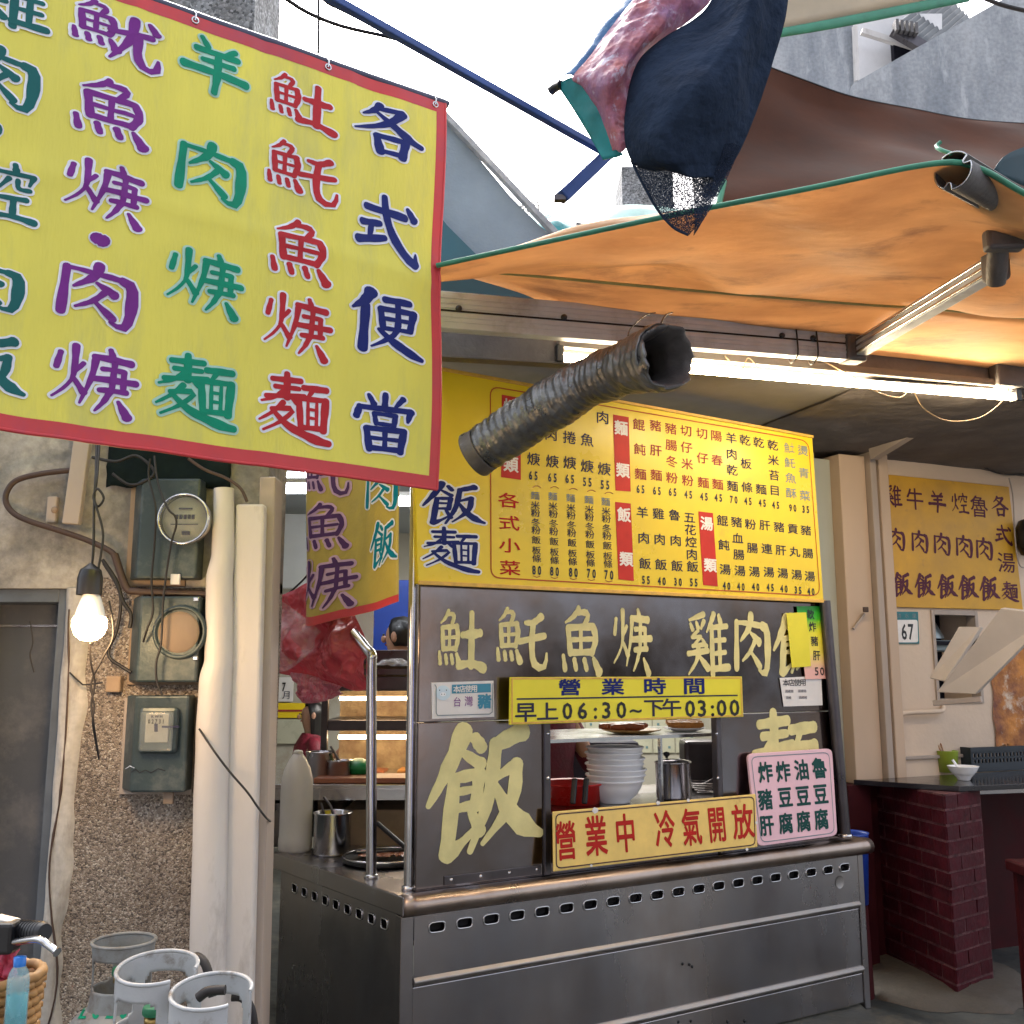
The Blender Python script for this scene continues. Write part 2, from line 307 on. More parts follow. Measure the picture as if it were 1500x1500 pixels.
M['ground'] = mat('wet_concrete', (.075, .078, .072), .65, scale=1.3, col2=(.030, .036, .038), bump=.5, bscale=9, dirt_or_sheen=(.17, .155, .12), dscale=2, dlo=.5, dhi=.75, fine=.4, rvar=.2)
M['apron'] = mat('sandy_concrete', (.060, .050, .040), .7, scale=5, col2=(.06, .05, .04), bump=.6, bscale=10, fine=.3)
M['cup'] = mat('lime_cup', (.32, .42, .05), .4, var=.1)
M['jar'] = mat('tan_jar', (.55, .33, .12), .35, var=.3, scale=30)
M['ceramic'] = mat('white_ceramic', (.86, .87, .90), .18, var=.03, rvar=.03)
M['bamboo'] = mat('chopstick_wood', (.45, .22, .12), .6, var=.2)
M['crate'] = mat('dark_crate', (.02, .03, .045), .4, var=.3)
M['stool'] = mat('red_stool', (.045, .002, .004), .5, var=.3, spec=.15)
M['jacket'] = mat('red_jacket', (.24, .015, .035), .6, var=.35, scale=18, bump=.4, bscale=30)
M['maroon_cloth'] = mat('maroon_sleeve', (.16, .02, .04), .7, var=.35, scale=14, bump=.3)
M['dark_cloth'] = mat('dark_clothes', (.03, .03, .05), .8, var=.3)
M['skin'] = mat('skin', (.48, .26, .17), .5, var=.1)
M['hair'] = mat('black_hair', (.012, .010, .010), .4, var=.4, scale=30, aniso=(9, 9, 1))
M['blue_board'] = mat('blue_board', (.01, .05, .34), .4, var=.15)
M['red_plastic'] = mat('red_basin', (.55, .02, .015), .3, var=.1)
M['green_plastic'] = mat('green_lid', (.01, .26, .08), .35, var=.2)
M['meat'] = mat('braised_meat', (.35, .10, .035), .35, var=.5, scale=22, bump=.6, bscale=30)
M['bread'] = mat('fried_dough', (.55, .23, .045), .45, var=.4, scale=20, bump=.4)
M['tile'] = mat('pale_tile', (.46, .46, .36), .3, var=.08)
M['tile_dot'] = mat('tile_pattern', (.12, .22, .25), .4, var=.1)
M['wood_top'] = mat('chopping_board', (.34, .12, .06), .45, var=.3, scale=5, streak=.2)
M['lit_case'] = mat('case_back', (.62, .46, .26), .5, scale=9, col2=(.33, .20, .11), bump=.3)
M['hanger'] = mat('clear_tape', (.6, .6, .6), .3, var=.1)
M['net'] = mat('shade_net', (.028, .042, .075), .9, spec=.03, var=.4, scale=9, bump=.6, bscale=40, dirt_or_sheen=(.07, .11, .19), dscale=7, dlo=.6, dhi=.8)
M['net_thin'] = mat('shade_net_single', (.02, .035, .075), .8, spec=.12, var=.3, scale=9, alpha=.72)
M['wetpink'] = mat('printed_tarp', (.48, .17, .17), .5, scale=9, col2=(.30, .16, .30), bump=.6, bscale=14, dirt_or_sheen=(.55, .50, .62), dscale=22, dlo=.56, dhi=.64, fine=.3, spec=.25, transl=.2)
M['wetblue'] = mat('printed_tarp_blue', (.05, .17, .36), .5, scale=7, col2=(.03, .08, .22), bump=.9, bscale=9, dirt_or_sheen=(.25, .45, .6), dscale=10, dlo=.58, dhi=.7)
M['opp_wall'] = mat('alley_wall', (.30, .29, .28), .85, var=.3, scale=1, bump=.2)
M['grass'] = mat('dry_weeds', (.14, .13, .10), .8, var=.3)
M['tinroof'] = mat('corrugated_tin', (.13, .14, .15), .6, .3, var=.4, scale=8)
M['pig'] = mat('pig_print', (.55, .68, .78), .5, var=.05)

# ------------------------------------------------------------ brush glyphs (100 x 100, y down): (widths, points)
HUO = [((6, 7), [(9, 15), (5, 38)]), ((8, 7, 4, 3), [(26, 2), (25, 46), (16, 66), (2, 82)]), ((6, 4), [(36, 26), (26, 42)]), ((5, 8), [(25, 50), (38, 70)])]
GENG = [((6, 8), [(66, 0), (70, 12)]), ((8, 10), [(48, 13), (92, 15)]), ((8, 6, 3), [(50, 13), (46, 45), (34, 86)]), ((6, 7), [(58, 30), (84, 29)]), ((7, 7), [(84, 29), (84, 58)]),
        ((8, 9), [(48, 46), (99, 44)]), ((7, 7), [(56, 62), (88, 60)]), ((7, 7), [(72, 20), (70, 60)]), ((8, 6, 3), [(69, 60), (62, 78), (52, 94)]), ((5, 12), [(79, 76), (91, 98)])]
YU = [((8, 7, 3), [(46, 0), (34, 12), (14, 22)]), ((6, 8, 9, 5), [(38, 7), (62, 6), (68, 13), (56, 27)]), ((9, 10), [(20, 30), (25, 68)]), ((8, 9), [(20, 30), (80, 27)]), ((11, 10, 9), [(80, 27), (86, 46), (76, 68)]),
      ((6, 6), [(26, 48), (78, 46)]), ((8, 8), [(25, 67), (76, 66)]), ((7, 7), [(50, 28), (50, 66)]), ((6, 9), [(8, 72), (12, 92)]), ((8, 8), [(34, 78), (38, 92)]), ((8, 8), [(58, 78), (63, 92)]), ((7, 14), [(80, 76), (93, 96)])]
def sq(st, x0, x1, y0=0, y1=100, wk=1.0):
    return [(tuple(a*wk for a in w_), [(x0+(x1-x0)*x/100, y0+(y1-y0)*y/100) for x, y in p]) for w_, p in st]
TU = [((10, 15, 13), [(18, 38), (60, 36), (84, 34)]), ((11, 15), [(52, 2), (50, 88)]), ((13, 11, 17), [(2, 88), (50, 84), (97, 92)])]
TUO = [((13, 11, 8), [(80, 5), (54, 15), (26, 16)]), ((10, 12), [(6, 47), (90, 37)]), ((12, 12, 12, 13, 11, 4), [(52, 16), (47, 50), (52, 80), (72, 90), (92, 86), (97, 66)])]
YOU = [((9, 12), [(0, 40), (80, 27)]), ((13, 11, 4), [(46, 4), (38, 48), (2, 94)]), ((11, 12, 13, 12, 4), [(56, 34), (54, 68), (66, 90), (92, 90), (96, 68)]), ((8, 12), [(76, 2), (90, 17)])]
KONG = [((7, 10), [(50, 0), (53, 10)]), ((8, 9), [(12, 16), (7, 31)]), ((7, 8), [(12, 16), (90, 14)]), ((9, 4), [(90, 14), (82, 30)]), ((8, 3), [(40, 24), (18, 46)]), ((7, 7, 8), [(58, 24), (61, 38), (84, 38)]), ((8, 9), [(26, 58), (78, 55)]), ((9, 9), [(52, 57), (52, 86)]), ((9, 8, 12), [(4, 90), (50, 87), (97, 90)])]
G = {
 '魚': YU, '焿': HUO+GENG, '焢': sq(HUO, 0, 92, 4, 104)+sq(KONG, 40, 100, wk=.82),
 '鮏': sq(YU, 0, 50, 5, 90, .72)+sq(TU, 42, 100, 6, 98, .78), '魠': sq(YU, 0, 50, 0, 85, .72)+sq(TUO, 42, 100, 6, 100, .74), '魷': sq(YU, 0, 54, 0, 82, .74)+sq(YOU, 42, 100, 6, 100, .8),
 '羊': [((7, 9), [(28, 2), (38, 17)]), ((9, 6), [(80, 9), (62, 23)]), ((9, 10), [(20, 25), (84, 23)]), ((8, 9), [(30, 42), (78, 40)]), ((12, 10, 13), [(2, 61), (50, 60), (98, 63)]), ((10, 11, 8), [(54, 24), (53, 62), (49, 98)])],
 '肉': [((9, 12), [(8, 12), (4, 86)]), ((6, 7, 9), [(8, 13), (30, 13), (82, 17)]), ((12, 16, 14, 12, 4), [(82, 17), (96, 26), (95, 74), (86, 95), (68, 89)]), ((13, 10, 4), [(50, 0), (44, 20), (18, 42)]), ((5, 13), [(48, 29), (72, 44)]), ((8, 7, 4), [(58, 44), (44, 60), (22, 74)]), ((5, 11), [(46, 59), (72, 84)])],
 '各': [((10, 8, 3), [(38, 2), (30, 16), (14, 30)]), ((7, 9), [(36, 10), (70, 5)]), ((12, 9, 3), [(70, 7), (48, 36), (2, 64)]), ((5, 10, 14, 9), [(34, 18), (60, 38), (84, 54), (99, 60)]), ((9, 12), [(34, 64), (40, 95)]), ((9, 9), [(34, 64), (76, 61)]), ((11, 11), [(76, 61), (71, 95)]), ((8, 8), [(40, 92), (72, 90)])],
 '式': [((9, 11), [(14, 23), (76, 25)]), ((7, 12), [(80, 10), (91, 24)]), ((9, 9), [(8, 49), (36, 45)]), ((8, 7), [(23, 48), (20, 72)]), ((11, 9), [(2, 78), (44, 66)]), ((9, 10, 11, 13, 12), [(42, 1), (46, 32), (58, 62), (78, 86), (94, 96)]), ((11, 3), [(95, 94), (95, 78)])],
 '便': [((16, 11, 4), [(26, 3), (18, 18), (1, 34)]), ((11, 12), [(19, 26), (16, 96)]), ((9, 10), [(46, 10), (82, 7)]), ((8, 8), [(40, 26), (44, 58)]), ((8, 8), [(40, 26), (88, 22)]), ((10, 8), [(88, 22), (82, 54)]), ((6, 6), [(44, 41), (84, 38)]), ((6, 6), [(44, 57), (82, 54)]), ((7, 8, 7, 3), [(64, 9), (64, 54), (50, 74), (28, 90)]), ((5, 10, 13, 7), [(38, 60), (60, 78), (84, 92), (99, 98)])],
 '當': [((8, 9), [(50, 0), (49, 24)]), ((6, 9), [(24, 5), (32, 20)]), ((9, 5), [(78, 4), (66, 20)]), ((9, 10), [(10, 27), (5, 45)]), ((8, 9), [(10, 28), (90, 24)]), ((12, 5), [(90, 25), (86, 43)]), ((7, 7), [(33, 36), (36, 54)]), ((6, 7), [(33, 36), (66, 35)]), ((8, 7), [(66, 35), (64, 54)]), ((6, 6), [(36, 53), (64, 52)]),
        ((9, 10), [(21, 63), (26, 99)]), ((8, 9), [(21, 63), (80, 60)]), ((11, 10), [(80, 60), (75, 97)]), ((8, 8), [(26, 96), (75, 94)]), ((6, 6), [(26, 79), (76, 77)]), ((7, 7), [(50, 62), (50, 95)])],
 '麵': [((8, 9), [(36, 0), (37, 36)]), ((7, 8), [(16, 11), (56, 8)]), ((6, 6), [(20, 22), (54, 20)]), ((7, 5, 3), [(34, 24), (20, 38), (2, 46)]), ((6, 7), [(8, 38), (62, 30)]), ((5, 7), [(38, 30), (52, 42)]), ((7, 5, 3), [(32, 44), (18, 60), (0, 74)]), ((6, 7, 5, 3), [(16, 56), (46, 52), (30, 72), (6, 88)]), ((5, 9, 10, 12, 9), [(20, 60), (38, 76), (62, 87), (84, 94), (99, 96)]),
        ((8, 9), [(60, 17), (94, 15)]), ((6, 5), [(74, 18), (66, 32)]), ((8, 8), [(54, 34), (58, 79)]), ((7, 7), [(54, 34), (93, 31)]), ((10, 9), [(93, 31), (90, 78)]), ((7, 7), [(58, 77), (90, 75)]), ((4, 5), [(67, 34), (68, 75)]), ((4, 5), [(80, 34), (80, 75)]), ((4, 4), [(67, 48), (80, 48)]), ((4, 4), [(67, 61), (80, 61)])],
 '飯': [((13, 10, 4), [(31, 1), (21, 24), (1, 58)]), ((5, 9), [(30, 18), (46, 28)]), ((8, 9), [(41, 7), (47, 15)]), ((9, 11), [(23, 38), (17, 96)]), ((7, 8), [(23, 38), (45, 35)]), ((9, 8), [(45, 35), (42, 61)]), ((5, 5), [(23, 49), (42, 47)]), ((6, 6), [(21, 62), (42, 59)]), ((12, 5, 4), [(17, 96), (32, 86), (46, 73)]), ((5, 9), [(37, 62), (45, 80)]),
        ((13, 9), [(84, 3), (60, 13)]), ((10, 9, 4), [(60, 12), (53, 56), (37, 95)]), ((5, 8), [(58, 40), (78, 30)]), ((10, 9, 3), [(79, 29), (74, 60), (48, 90)]), ((5, 11, 15, 6), [(58, 44), (72, 66), (88, 80), (101, 86)])],
 '雞': [((9, 4), [(42, 2), (8, 12)]), ((5, 7), [(10, 18), (15, 27)]), ((5, 7), [(24, 15), (28, 24)]), ((8, 4), [(42, 13), (35, 25)]), ((5, 5), [(28, 28), (13, 39)]), ((5, 5), [(13, 39), (34, 38)]), ((5, 4), [(34, 38), (14, 54)]), ((5, 6), [(14, 53), (44, 50)]), ((4, 7), [(37, 42), (46, 53)]), ((7, 8), [(3, 65), (50, 60)]), ((8, 6, 3), [(27, 54), (22, 76), (3, 97)]), ((5, 11), [(28, 68), (49, 88)]),
        ((9, 7, 3), [(66, 1), (58, 16), (48, 30)]), ((8, 9), [(60, 20), (60, 98)]), ((6, 9), [(78, 3), (82, 15)]), ((7, 8), [(60, 23), (97, 20)]), ((6, 7), [(60, 44), (92, 42)]), ((6, 7), [(60, 65), (92, 62)]), ((7, 7), [(78, 22), (78, 86)]), ((8, 10), [(58, 89), (99, 86)])],
 '・': [((70, 76), [(38, 46), (62, 54)])],
}
def stroke_polys(ch, extra=0.0, wk=1.0, wx=1.0):
    """-> list of convex-ish polys (unit box, y up), one list per stroke"""
    out = []
    for w_, p in G[ch]:
        pts = [Vector((x, 100-y, 0)) for x, y in p]
        c = even(crv(pts, 6) if len(pts) > 2 else pts, 10 if len(pts) > 2 else 5); n = len(c)-1; L = []; R = []
        rr = []
        for i, q in enumerate(c):
            t = i/n*(len(w_)-1); k = min(int(t), len(w_)-2) if len(w_) > 1 else 0
            r = (w_[k]+(w_[k+1]-w_[k])*(t-k))/2*wk if len(w_) > 1 else w_[0]/2*wk
            r *= 1+.09*sin(i*1.7+p[0][0])  # hand-pressed edge
            rr.append(r+extra)
            T = (c[min(i+1, n)]-c[max(i-1, 0)]).normalized(); N = Vector((-T.y, T.x, 0)); L.append(q+N*(r+extra)); R.append(q-N*(r+extra))
        polys = [[R[i], R[i+1], L[i+1], L[i]] for i in range(n)]
        for e in (0, n):
            T = (c[1]-c[0] if e == 0 else c[n]-c[n-1]).normalized(); s_ = -1 if e == 0 else 1; N = Vector((-T.y, T.x, 0)); r = rr[e]
            arc = [c[e]+N*r*cos(a)+T*s_*r*.85*sin(a) for a in [pi*k/6 for k in range(7)]]
            polys.append(arc if e else list(reversed(arc)))
        out.append([[(q.x/100, q.y/100) for q in po] for po in polys])
    return out
_gc = {}
def font_polys(ch):
    if ch in _gc: return _gc[ch]
    cu = bpy.data.curves.new('t', 'FONT'); cu.body = ch; cu.resolution_u = 2; cu.size = 1
    o = bpy.data.objects.new('t', cu); COL.objects.link(o); bpy.context.view_layer.update()
    m = o.evaluated_get(bpy.context.evaluated_depsgraph_get()).to_mesh()
    vs = [(v.co.x, v.co.y) for v in m.vertices]; fs = [list(p.vertices) for p in m.polygons]
    o.evaluated_get(bpy.context.evaluated_depsgraph_get()).to_mesh_clear()
    bpy.data.objects.remove(o); bpy.data.curves.remove(cu)
    if ord(ch) > 0x2000: r = ([((x-.05)/.9, (y+.08)/.92) for x, y in vs], fs)
    else:
        xs = [v[0] for v in vs] or [0]; x0, x1 = min(xs), max(xs); wd = max(x1-x0, .3)
        mx = (x0+x1)/2; r = ([((x-mx)/.72+.5, (y)/.72) for x, y in vs], fs)   # digits: cap height = 1, centred
    _gc[ch] = r; return r
class Sign:
    """collects print on a plane; boxes are given where they sit in the view and turned into plane coordinates"""
    def __init__(s, pl, d=.002): s.pl = pl; s.d = d; s.mb = MB(); s.mats = []; s.k = 0
    def mi(s, m):
        if m not in s.mats: s.mats.append(m)
        return s.mats.index(m)
    def frame(s, cx, cy, wpx, hpx):
        a = s.pl.sz(cx, cy); l_ = s.pl.sz(cx-wpx/2, cy); r_ = s.pl.sz(cx+wpx/2, cy); t_ = s.pl.sz(cx, cy-hpx/2); b_ = s.pl.sz(cx, cy+hpx/2)
        return a, r_[0]-l_[0], t_[1]-b_[1]
    def put(s, polys, a, W, H, m, d):
        mi = s.mi(m)
        for po in polys:
            vs = [s.pl.at(a[0]+(x-.5)*W, a[1]+(y-.5)*H, d) for x, y in po]
            s.mb.add(vs, [tuple(range(len(vs)))], mi)
    def char(s, ch, cx, cy, wpx, hpx, m, bold=0.0, brush=False, halo=None, hw=5.0, wk=1.0, comp=None):
        if ch == ' ': return
        a, W, H = s.frame(cx, cy, wpx, hpx)
        if brush and ch in G:
            if halo:
                for i, st in enumerate(stroke_polys(ch, hw, wk)): s.put(st, a, W, H, halo, s.d+.00006*i)
            d0 = s.d+(.0016 if halo else 0)
            for i, st in enumerate(stroke_polys(ch, 0, wk)): s.put(st, a, W, H, m, d0+.00006*i)
            return
        if ch == '鮏':   # fish + earth, squeezed side by side
            s.char('魚', cx-wpx*.24, cy, wpx*.52, hpx, m, bold); s.char('土', cx+wpx*.27, cy, wpx*.46, hpx, m, bold); return
        vs, fs = font_polys(ch)
        def lay(dx, dy, d, mm):
            mi = s.mi(mm)
            q = [s.pl.at(a[0]+(x+dx-.5)*W, a[1]+(y+dy-.5)*H, d) for x, y in vs]; s.mb.add(q, fs, mi)
        if halo:
            for k in range(8): lay(.06*cos(k*pi/4), .06*sin(k*pi/4), s.d+.00005*k, halo)
        d0 = s.d+(.0012 if halo else 0)
        if bold:
            for k, (dx, dy) in enumerate([(-1, 0), (1, 0), (0, 1), (0, -1), (.7, .7), (-.7, -.7), (.7, -.7), (-.7, .7)]): lay(dx*bold, dy*bold, d0+.00005*k, m)
        else: lay(0, 0, d0, m)
    def col(s, txt, x0, y0, x1, y1, wpx, hpx, m, **k):
        n = len(txt)
        for i, ch in enumerate(txt):
            t = i/(n-1) if n > 1 else 0; s.char(ch, x0+(x1-x0)*t, y0+(y1-y0)*t, wpx, hpx, m, **k)
    def quad(s, pts, m, d=None):
        s.mb.add([s.pl.px(x, y, s.d if d is None else d) for x, y in pts], [tuple(range(len(pts)))], s.mi(m))
    def line(s, pts, wpx, m, closed=False, d=None):
        q = [Vector((*s.pl.sz(x, y), 0)) for x, y in pts]
        if closed: q = q+[q[0]]
        a, W, H = s.frame(pts[0][0], pts[0][1], wpx, wpx); r = W/2; dd = s.d if d is None else d
        for i in range(len(q)-1):
            T = (q[i+1]-q[i]).normalized(); N = Vector((-T.y, T.x, 0))*r
            s.mb.add([s.pl.at(p.x, p.y, dd+.00004*(i % 2)) for p in (q[i]-N-T*r*.5, q[i+1]-N+T*r*.5, q[i+1]+N+T*r*.5, q[i]+N-T*r*.5)], [(0, 1, 2, 3)], s.mi(m))
    def build(s, name, parent): return s.mb.build(name, s.mats, parent, fixn=False)
def rrect(c, r, n=5):  # rounded corners in px space; c = TL,TR,BR,BL
    out = []; N = len(c)
    for i in range(N):
        p = Vector((*c[i], 0)); a = Vector((*c[i-1], 0)); b = Vector((*c[(i+1) % N], 0))
        pa = p+(a-p).normalized()*r; pb = p+(b-p).normalized()*r
        for k in range(n+1):
            t = k/n; q = pa*(1-t)**2+p*2*t*(1-t)+pb*t*t; out.append((q.x, q.y))
    return out

M['deep_shade'] = mat('shade_sheet', (.012, .020, .022), .9, var=.5, scale=8, spec=.1)  # near-black colour painting deep shade above the meters
def netmat(name, col, lo, hi):   # knitted shade net: fine open holes
    m = mat(name, col, .9, spec=.03, var=.4, scale=9, bump=.5, bscale=40); n = m.node_tree.nodes; l = m.node_tree.links
    tc = n.new('ShaderNodeTexCoord'); no = n.new('ShaderNodeTexNoise'); no.inputs['Scale'].default_value = 420; no.inputs['Detail'].default_value = 1; l.new(tc.outputs['Object'], no.inputs[0])
    r = n.new('ShaderNodeMapRange'); r.inputs[1].default_value = lo; r.inputs[2].default_value = hi; l.new(no.outputs[0], r.inputs[0]); l.new(r.outputs[0], n['Principled BSDF'].inputs['Alpha']); return m
M['net'] = netmat('shade_net', (.026, .040, .072), .10, .20)
M['net_thin'] = netmat('shade_net_single', (.024, .034, .060), .25, .50)
Z = Vector((0, 0, 1))
# ============================================================ THE SETTING
gmb = MB(); gmb.grid(lambda u, v: Vector((-60+120*u, -50+120*v, 0)), 2, 2, smooth=False)
tag(gmb.build('ground', M['ground']), kind='structure')
def sky_none(): pass

# planes of the place
ZT = .80
A = onz(592, 1314, ZT); B = onz(1272, 1228, ZT); Cc = onz(400, 1248, ZT)
uF = (B-A).normalized(); uS = (A-Cc).normalized(); LF = (B-A).length; LS = (A-Cc).length
FP = Plane((A.x, A.y, 0), uF); SP = Plane((Cc.x, Cc.y, 0), uS); nF = FP.n; nS = SP.n; Z = Vector((0, 0, 1))
LW = Plane((0, 3.7, 0), (1, 0, 0))
RWo = P(1300, 1131, 5.95); RW = Plane((RWo.x, RWo.y, 0), (.922, .387, 0))
PP = FP.shift(-.055)

# ---- alley opposite (behind the camera): only ever seen as a reflection
def opposite():
    t = thing('house', (0, -4.2, 0), 'rendered house with shutters and shopfronts across the alley facing the food stall', 'house')
    mb = MB(); mb.box((0, -4.7, 2.6), (26, .8, 5.2)); mb.build('wall', M['opp_wall'], t)
    for i, (x, w_, m) in enumerate(((-9, 2.4, 'steel_dark'), (-6, 2.2, 'hole'), (-3.2, 1.3, 'paper'), (-1.4, 1.5, 'hole'), (.6, 1.2, 'wood_back'), (2.4, 1.6, 'dark_window'), (4.6, 1.7, 'blue_board'), (7.2, 2.2, 'hole'), (10, 2.0, 'right_wall'))):
        mb = MB(); mb.box((x, -4.28, 1.25), (w_, .06, 2.3)); mb.build('shopfront', M[m], t)
        mb = MB(); mb.box((x, -4.28, 3.9), (w_*.6, .06, 1.1)); mb.build('window', M['dark_window'], t)
    for x, m in ((-6, 'brown_tarp'), (2.4, 'navy_tarp')):
        mb = MB(); mb.slab([Vector((x-1.4, -3.3, 2.45)), Vector((x+1.4, -3.3, 2.45)), Vector((x+1.4, -4.3, 2.9)), Vector((x-1.4, -4.3, 2.9))], Z, .03); mb.build('canopy', M[m], t)
opposite()

# ---- left house front: plaster, pebble-dash, door, lintel
def left_house():
    t = thing('building', (-1.5, 3.7, 0), 'old rendered house front with pebble-dash strip and grey steel door behind the gas cylinders', 'building')
    sx = lambda x, y: LW.sz(x, y)[0]; zz = lambda x, y: LW.sz(x, y)[1]
    x_r = sx(379, 1100); x_peb = sx(122, 1100); zdoor = zz(50, 862); xd0 = sx(-60, 1000); xd1 = sx(84, 1100)
    ztop = zz(200, -40)
    def wallbox(x0, z0, x1, z1, m, d=0, nm='wall'):
        mb = MB(); mb.pbox(LW, x0, z0, x1, z1, -.28, d); return mb.build(nm, m, t)
    # plaster field (uneven sheet)
    x_l = -6.5
    mb = MB()
    def pf(u, v):
        x = x_l+(x_r-x_l)*u; z = zdoor+(3.3-zdoor)*v
        return LW.at(x, z, .012+.012*noise.noise(Vector((x*3, z*3, 0)))+.006*noise.noise(Vector((x*11, z*11, 3))))
    mb.grid(pf, 150, 60); mb.build('plaster', M['plaster'], t)
    wallbox(x_l, zdoor, x_r, 3.6, M['plaster'])
    wallbox(x_l, 0, xd0, zdoor, M['plaster'])
    # ragged lintel post beside the door
    mb = MB()
    def lf(u, v):
        z = zdoor*v; x0 = xd1-.002+.004*noise.noise(Vector((0, z*6, 1))); x1 = x_peb+.028*noise.noise(Vector((z*2.3, 7, 1)))+.012*noise.noise(Vector((z*9, 7, 1)))
        x = x0+(x1-x0)*u
        return LW.at(x, z, .03*sin(pi*min(1, u*1.05+.03))**.5+.006*noise.noise(Vector((x*20, z*9, 2))))
    mb.grid(lf, 14, 110); mb.pbox(LW, xd1, 0, x_peb-.03, zdoor, -.28, .004); mb.build('door_post', M['lintel'], t)
    mb = MB(); xc = sx(100, 1100)
    mb.tube([LW.at(xc+.05*noise.noise(Vector((z*.12, 1, 4)))-.004, z*.05+.35, .031) for z in range(0, 31)], [.003+.006*abs(noise.noise(Vector((i*.9, 2, 2)))) for i in range(31)], 6); mb.build('crack_filler', M['brown_cable'], t)
    # pebble dash
    mb = MB(); mb.pbox(LW, x_peb-.05, 0, x_r, zdoor+.04, -.28, .008); mb.build('pebble_dash', M['pebble'], t)
    # door
    mb = MB(); mb.pbox(LW, xd0, 0, xd1, zdoor, -.28, -.16); dr_ = mb.build('door', M['door'], t, bev=.004)
    mb = MB()
    for a, b in ((xd0, xd0+.05), (xd1-.045, xd1)): mb.pbox(LW, a, 0, b, zdoor, -.16, -.02)
    mb.pbox(LW, xd0+.05, zdoor-.05, xd1-.045, zdoor, -.16, -.02); mb.build('door_frame', mat('door_frame', (.12, .14, .17), .5, var=.3), t, bev=.003)
    hz = zz(60, 965); hx = sx(66, 965)
    mb = MB(); mb.pbox(LW, hx-.03, hz-.06, hx+.03, hz+.06, -.16, -.14); mb.tube([LW.at(hx, hz, -.15), LW.at(hx, hz, -.10), LW.at(hx+.05, hz, -.10)], .01, 8); mb.build('door_handle', M['alu_dark'], dr_)
    zb = zz(40, 914); mb = MB(); mb.pbox(LW, xd0+.05, zb-.004, xd1-.09, zb+.004, -.159, -.150); mb.build('door_rail', M['steel_bright'], dr_)
    # upper storey seen above the big banner
    mb = MB(); p0 = P(372, 36, 5.5); mb.box((p0.x-2.5, 5.8, 4.6), (5.0, .6, 3.4)); mb.build('upper_wall', M['pebble_grey'], t)
left_house()

# ---- kitchen room behind the stall
def room():
    t = thing('room', (-.8, 7, 0), 'tiled kitchen room open to the alley behind the steel food stall', 'room')
    def bx(nm, c, s, m): mb = MB(); mb.box(c, s); mb.build(nm, M[m], t)
    bx('back_wall', (-.8, 9.55, 1.5), (5.0, .1, 3.0), 'room_wall')
    bx('floor', (-.8, 6.9, .012), (5.0, 5.2, .02), 'ground')
    bx('wall', (-3.35, 6.85, 1.5), (.1, 5.3, 3.0), 'room_wall')
    bx('wall', (1.76, 7.65, 1.5), (.1, 3.7, 3.0), 'room_wall')
    bx('ceiling', (-.8, 7.3, 2.99), (5.0, 4.4, .08), 'ceiling')
    # tiles with a small print on the back wall
    for i in range(14):
        for j in range(5):
            x = -1.1+.21*i; z = .98+.21*j
            mb = MB(); mb.box((x, 9.49, z), (.2, .02, .2)); o = mb.build('tile', M['tile'], t)
    mb = MB()
    for i in range(14):
        for j in range(5):
            x = -1.1+.21*i; z = .98+.21*j
            for a in (-.05, .05):
                for b in (-.05, .05): mb.box((x+a, 9.478, z+b), (.022, .004, .022))
    o = mb.build('tile_print', M['tile_dot'], t)
    # white posters and yellow strip on the back wall, left
    for (x0, y0, x1, y1, m) in ((398, 992, 428, 1028, 'paper'), (400, 1030, 452, 1052, 'menu'), (398, 1054, 446, 1090, 'tile')):
        p = P(x0, y1, 9.4); q = P(x1, y0, 9.4); mb = MB(); mb.box(((p.x+q.x)/2, 9.47, (p.z+q.z)/2), (q.x-p.x, .01, q.z-p.z)); o = mb.build('poster', M[m], t)
    sg = Sign(Plane((0, 9.462, 0), (1, 0, 0)), .002); sg.col('27', 403, 1003, 416, 1006, 8, 13, M['black'], bold=.03); sg.char('月', 420, 1018, 12, 12, M['navy']); sg.line([(402, 1041), (448, 1041)], 3, M['brown_red']); sg.build('poster_print', t)
    # panelled white board wall that shows above the red bags
    p = P(408, 862, 8.0); q = P(456, 752, 8.0); mb = MB(); mb.box(((p.x+q.x)/2-.1, 8.05, (p.z+q.z)/2), (q.x-p.x+.5, .06, q.z-p.z)); mb.build('cupboard', mat('white_cupboard', (.55, .56, .55), .4, var=.1, scale=3), t, bev=.01)
room()
def soffit():
    t = thing('canopy', (1, 4.6, 2.93), 'sooty concrete canopy slab over the stall and its tube lamp', 'canopy')
    f0 = P(560, 480, 3.72); f1 = P(1560, 505, 4.75); f0.z = f1.z = 2.93
    b1 = RW.at(2.6, 2.93, -.4); b0 = Vector((-.95, 5.4, 2.93))
    m2 = RW.at(-1.05, 2.93, -.4)
    mb = MB(); mb.slab([b0, m2, f1.lerp(f0, .35), f0], Vector((0, 0, -1)), .12); mb.build('slab', M['soffit'], t)
    mb = MB()
    L1 = m2; L0 = f1.lerp(f0, .35)
    R1 = b1; R0 = f1
    def fn(u, v):
        p = L0.lerp(R0, u).lerp(L1.lerp(R1, u), v)
        return p+Vector((0, 0, -.005-.05*max(0, noise.noise(p*1.6))*u-.012*abs(noise.noise(p*5))))
    mb.grid(fn, 60, 40); mb.slab([L1, R1, R0, L0], Vector((0, 0, -1)), .12); mb.build('peeling_ceiling', M['soffit_rough'], t)
soffit()
# dark fascia cloth between the tarp and the beam
mb = MB(); rows = [[P(560, 372, 3.8), P(760, 400, 3.9), P(905, 440, 4.0), P(1050, 462, 4.12)], [P(560, 500, 3.8), P(760, 505, 3.9), P(905, 512, 4.0), P(1050, 520, 4.12)]]
patch(rows, 20, 6, .01, 3, mb, smoothrows=False)
tag(mb.build('dark_tarp', M['navy_tarp'], solid=.003), 'dark teal tarp hanging behind the left end of the aluminium beam', 'tarp')

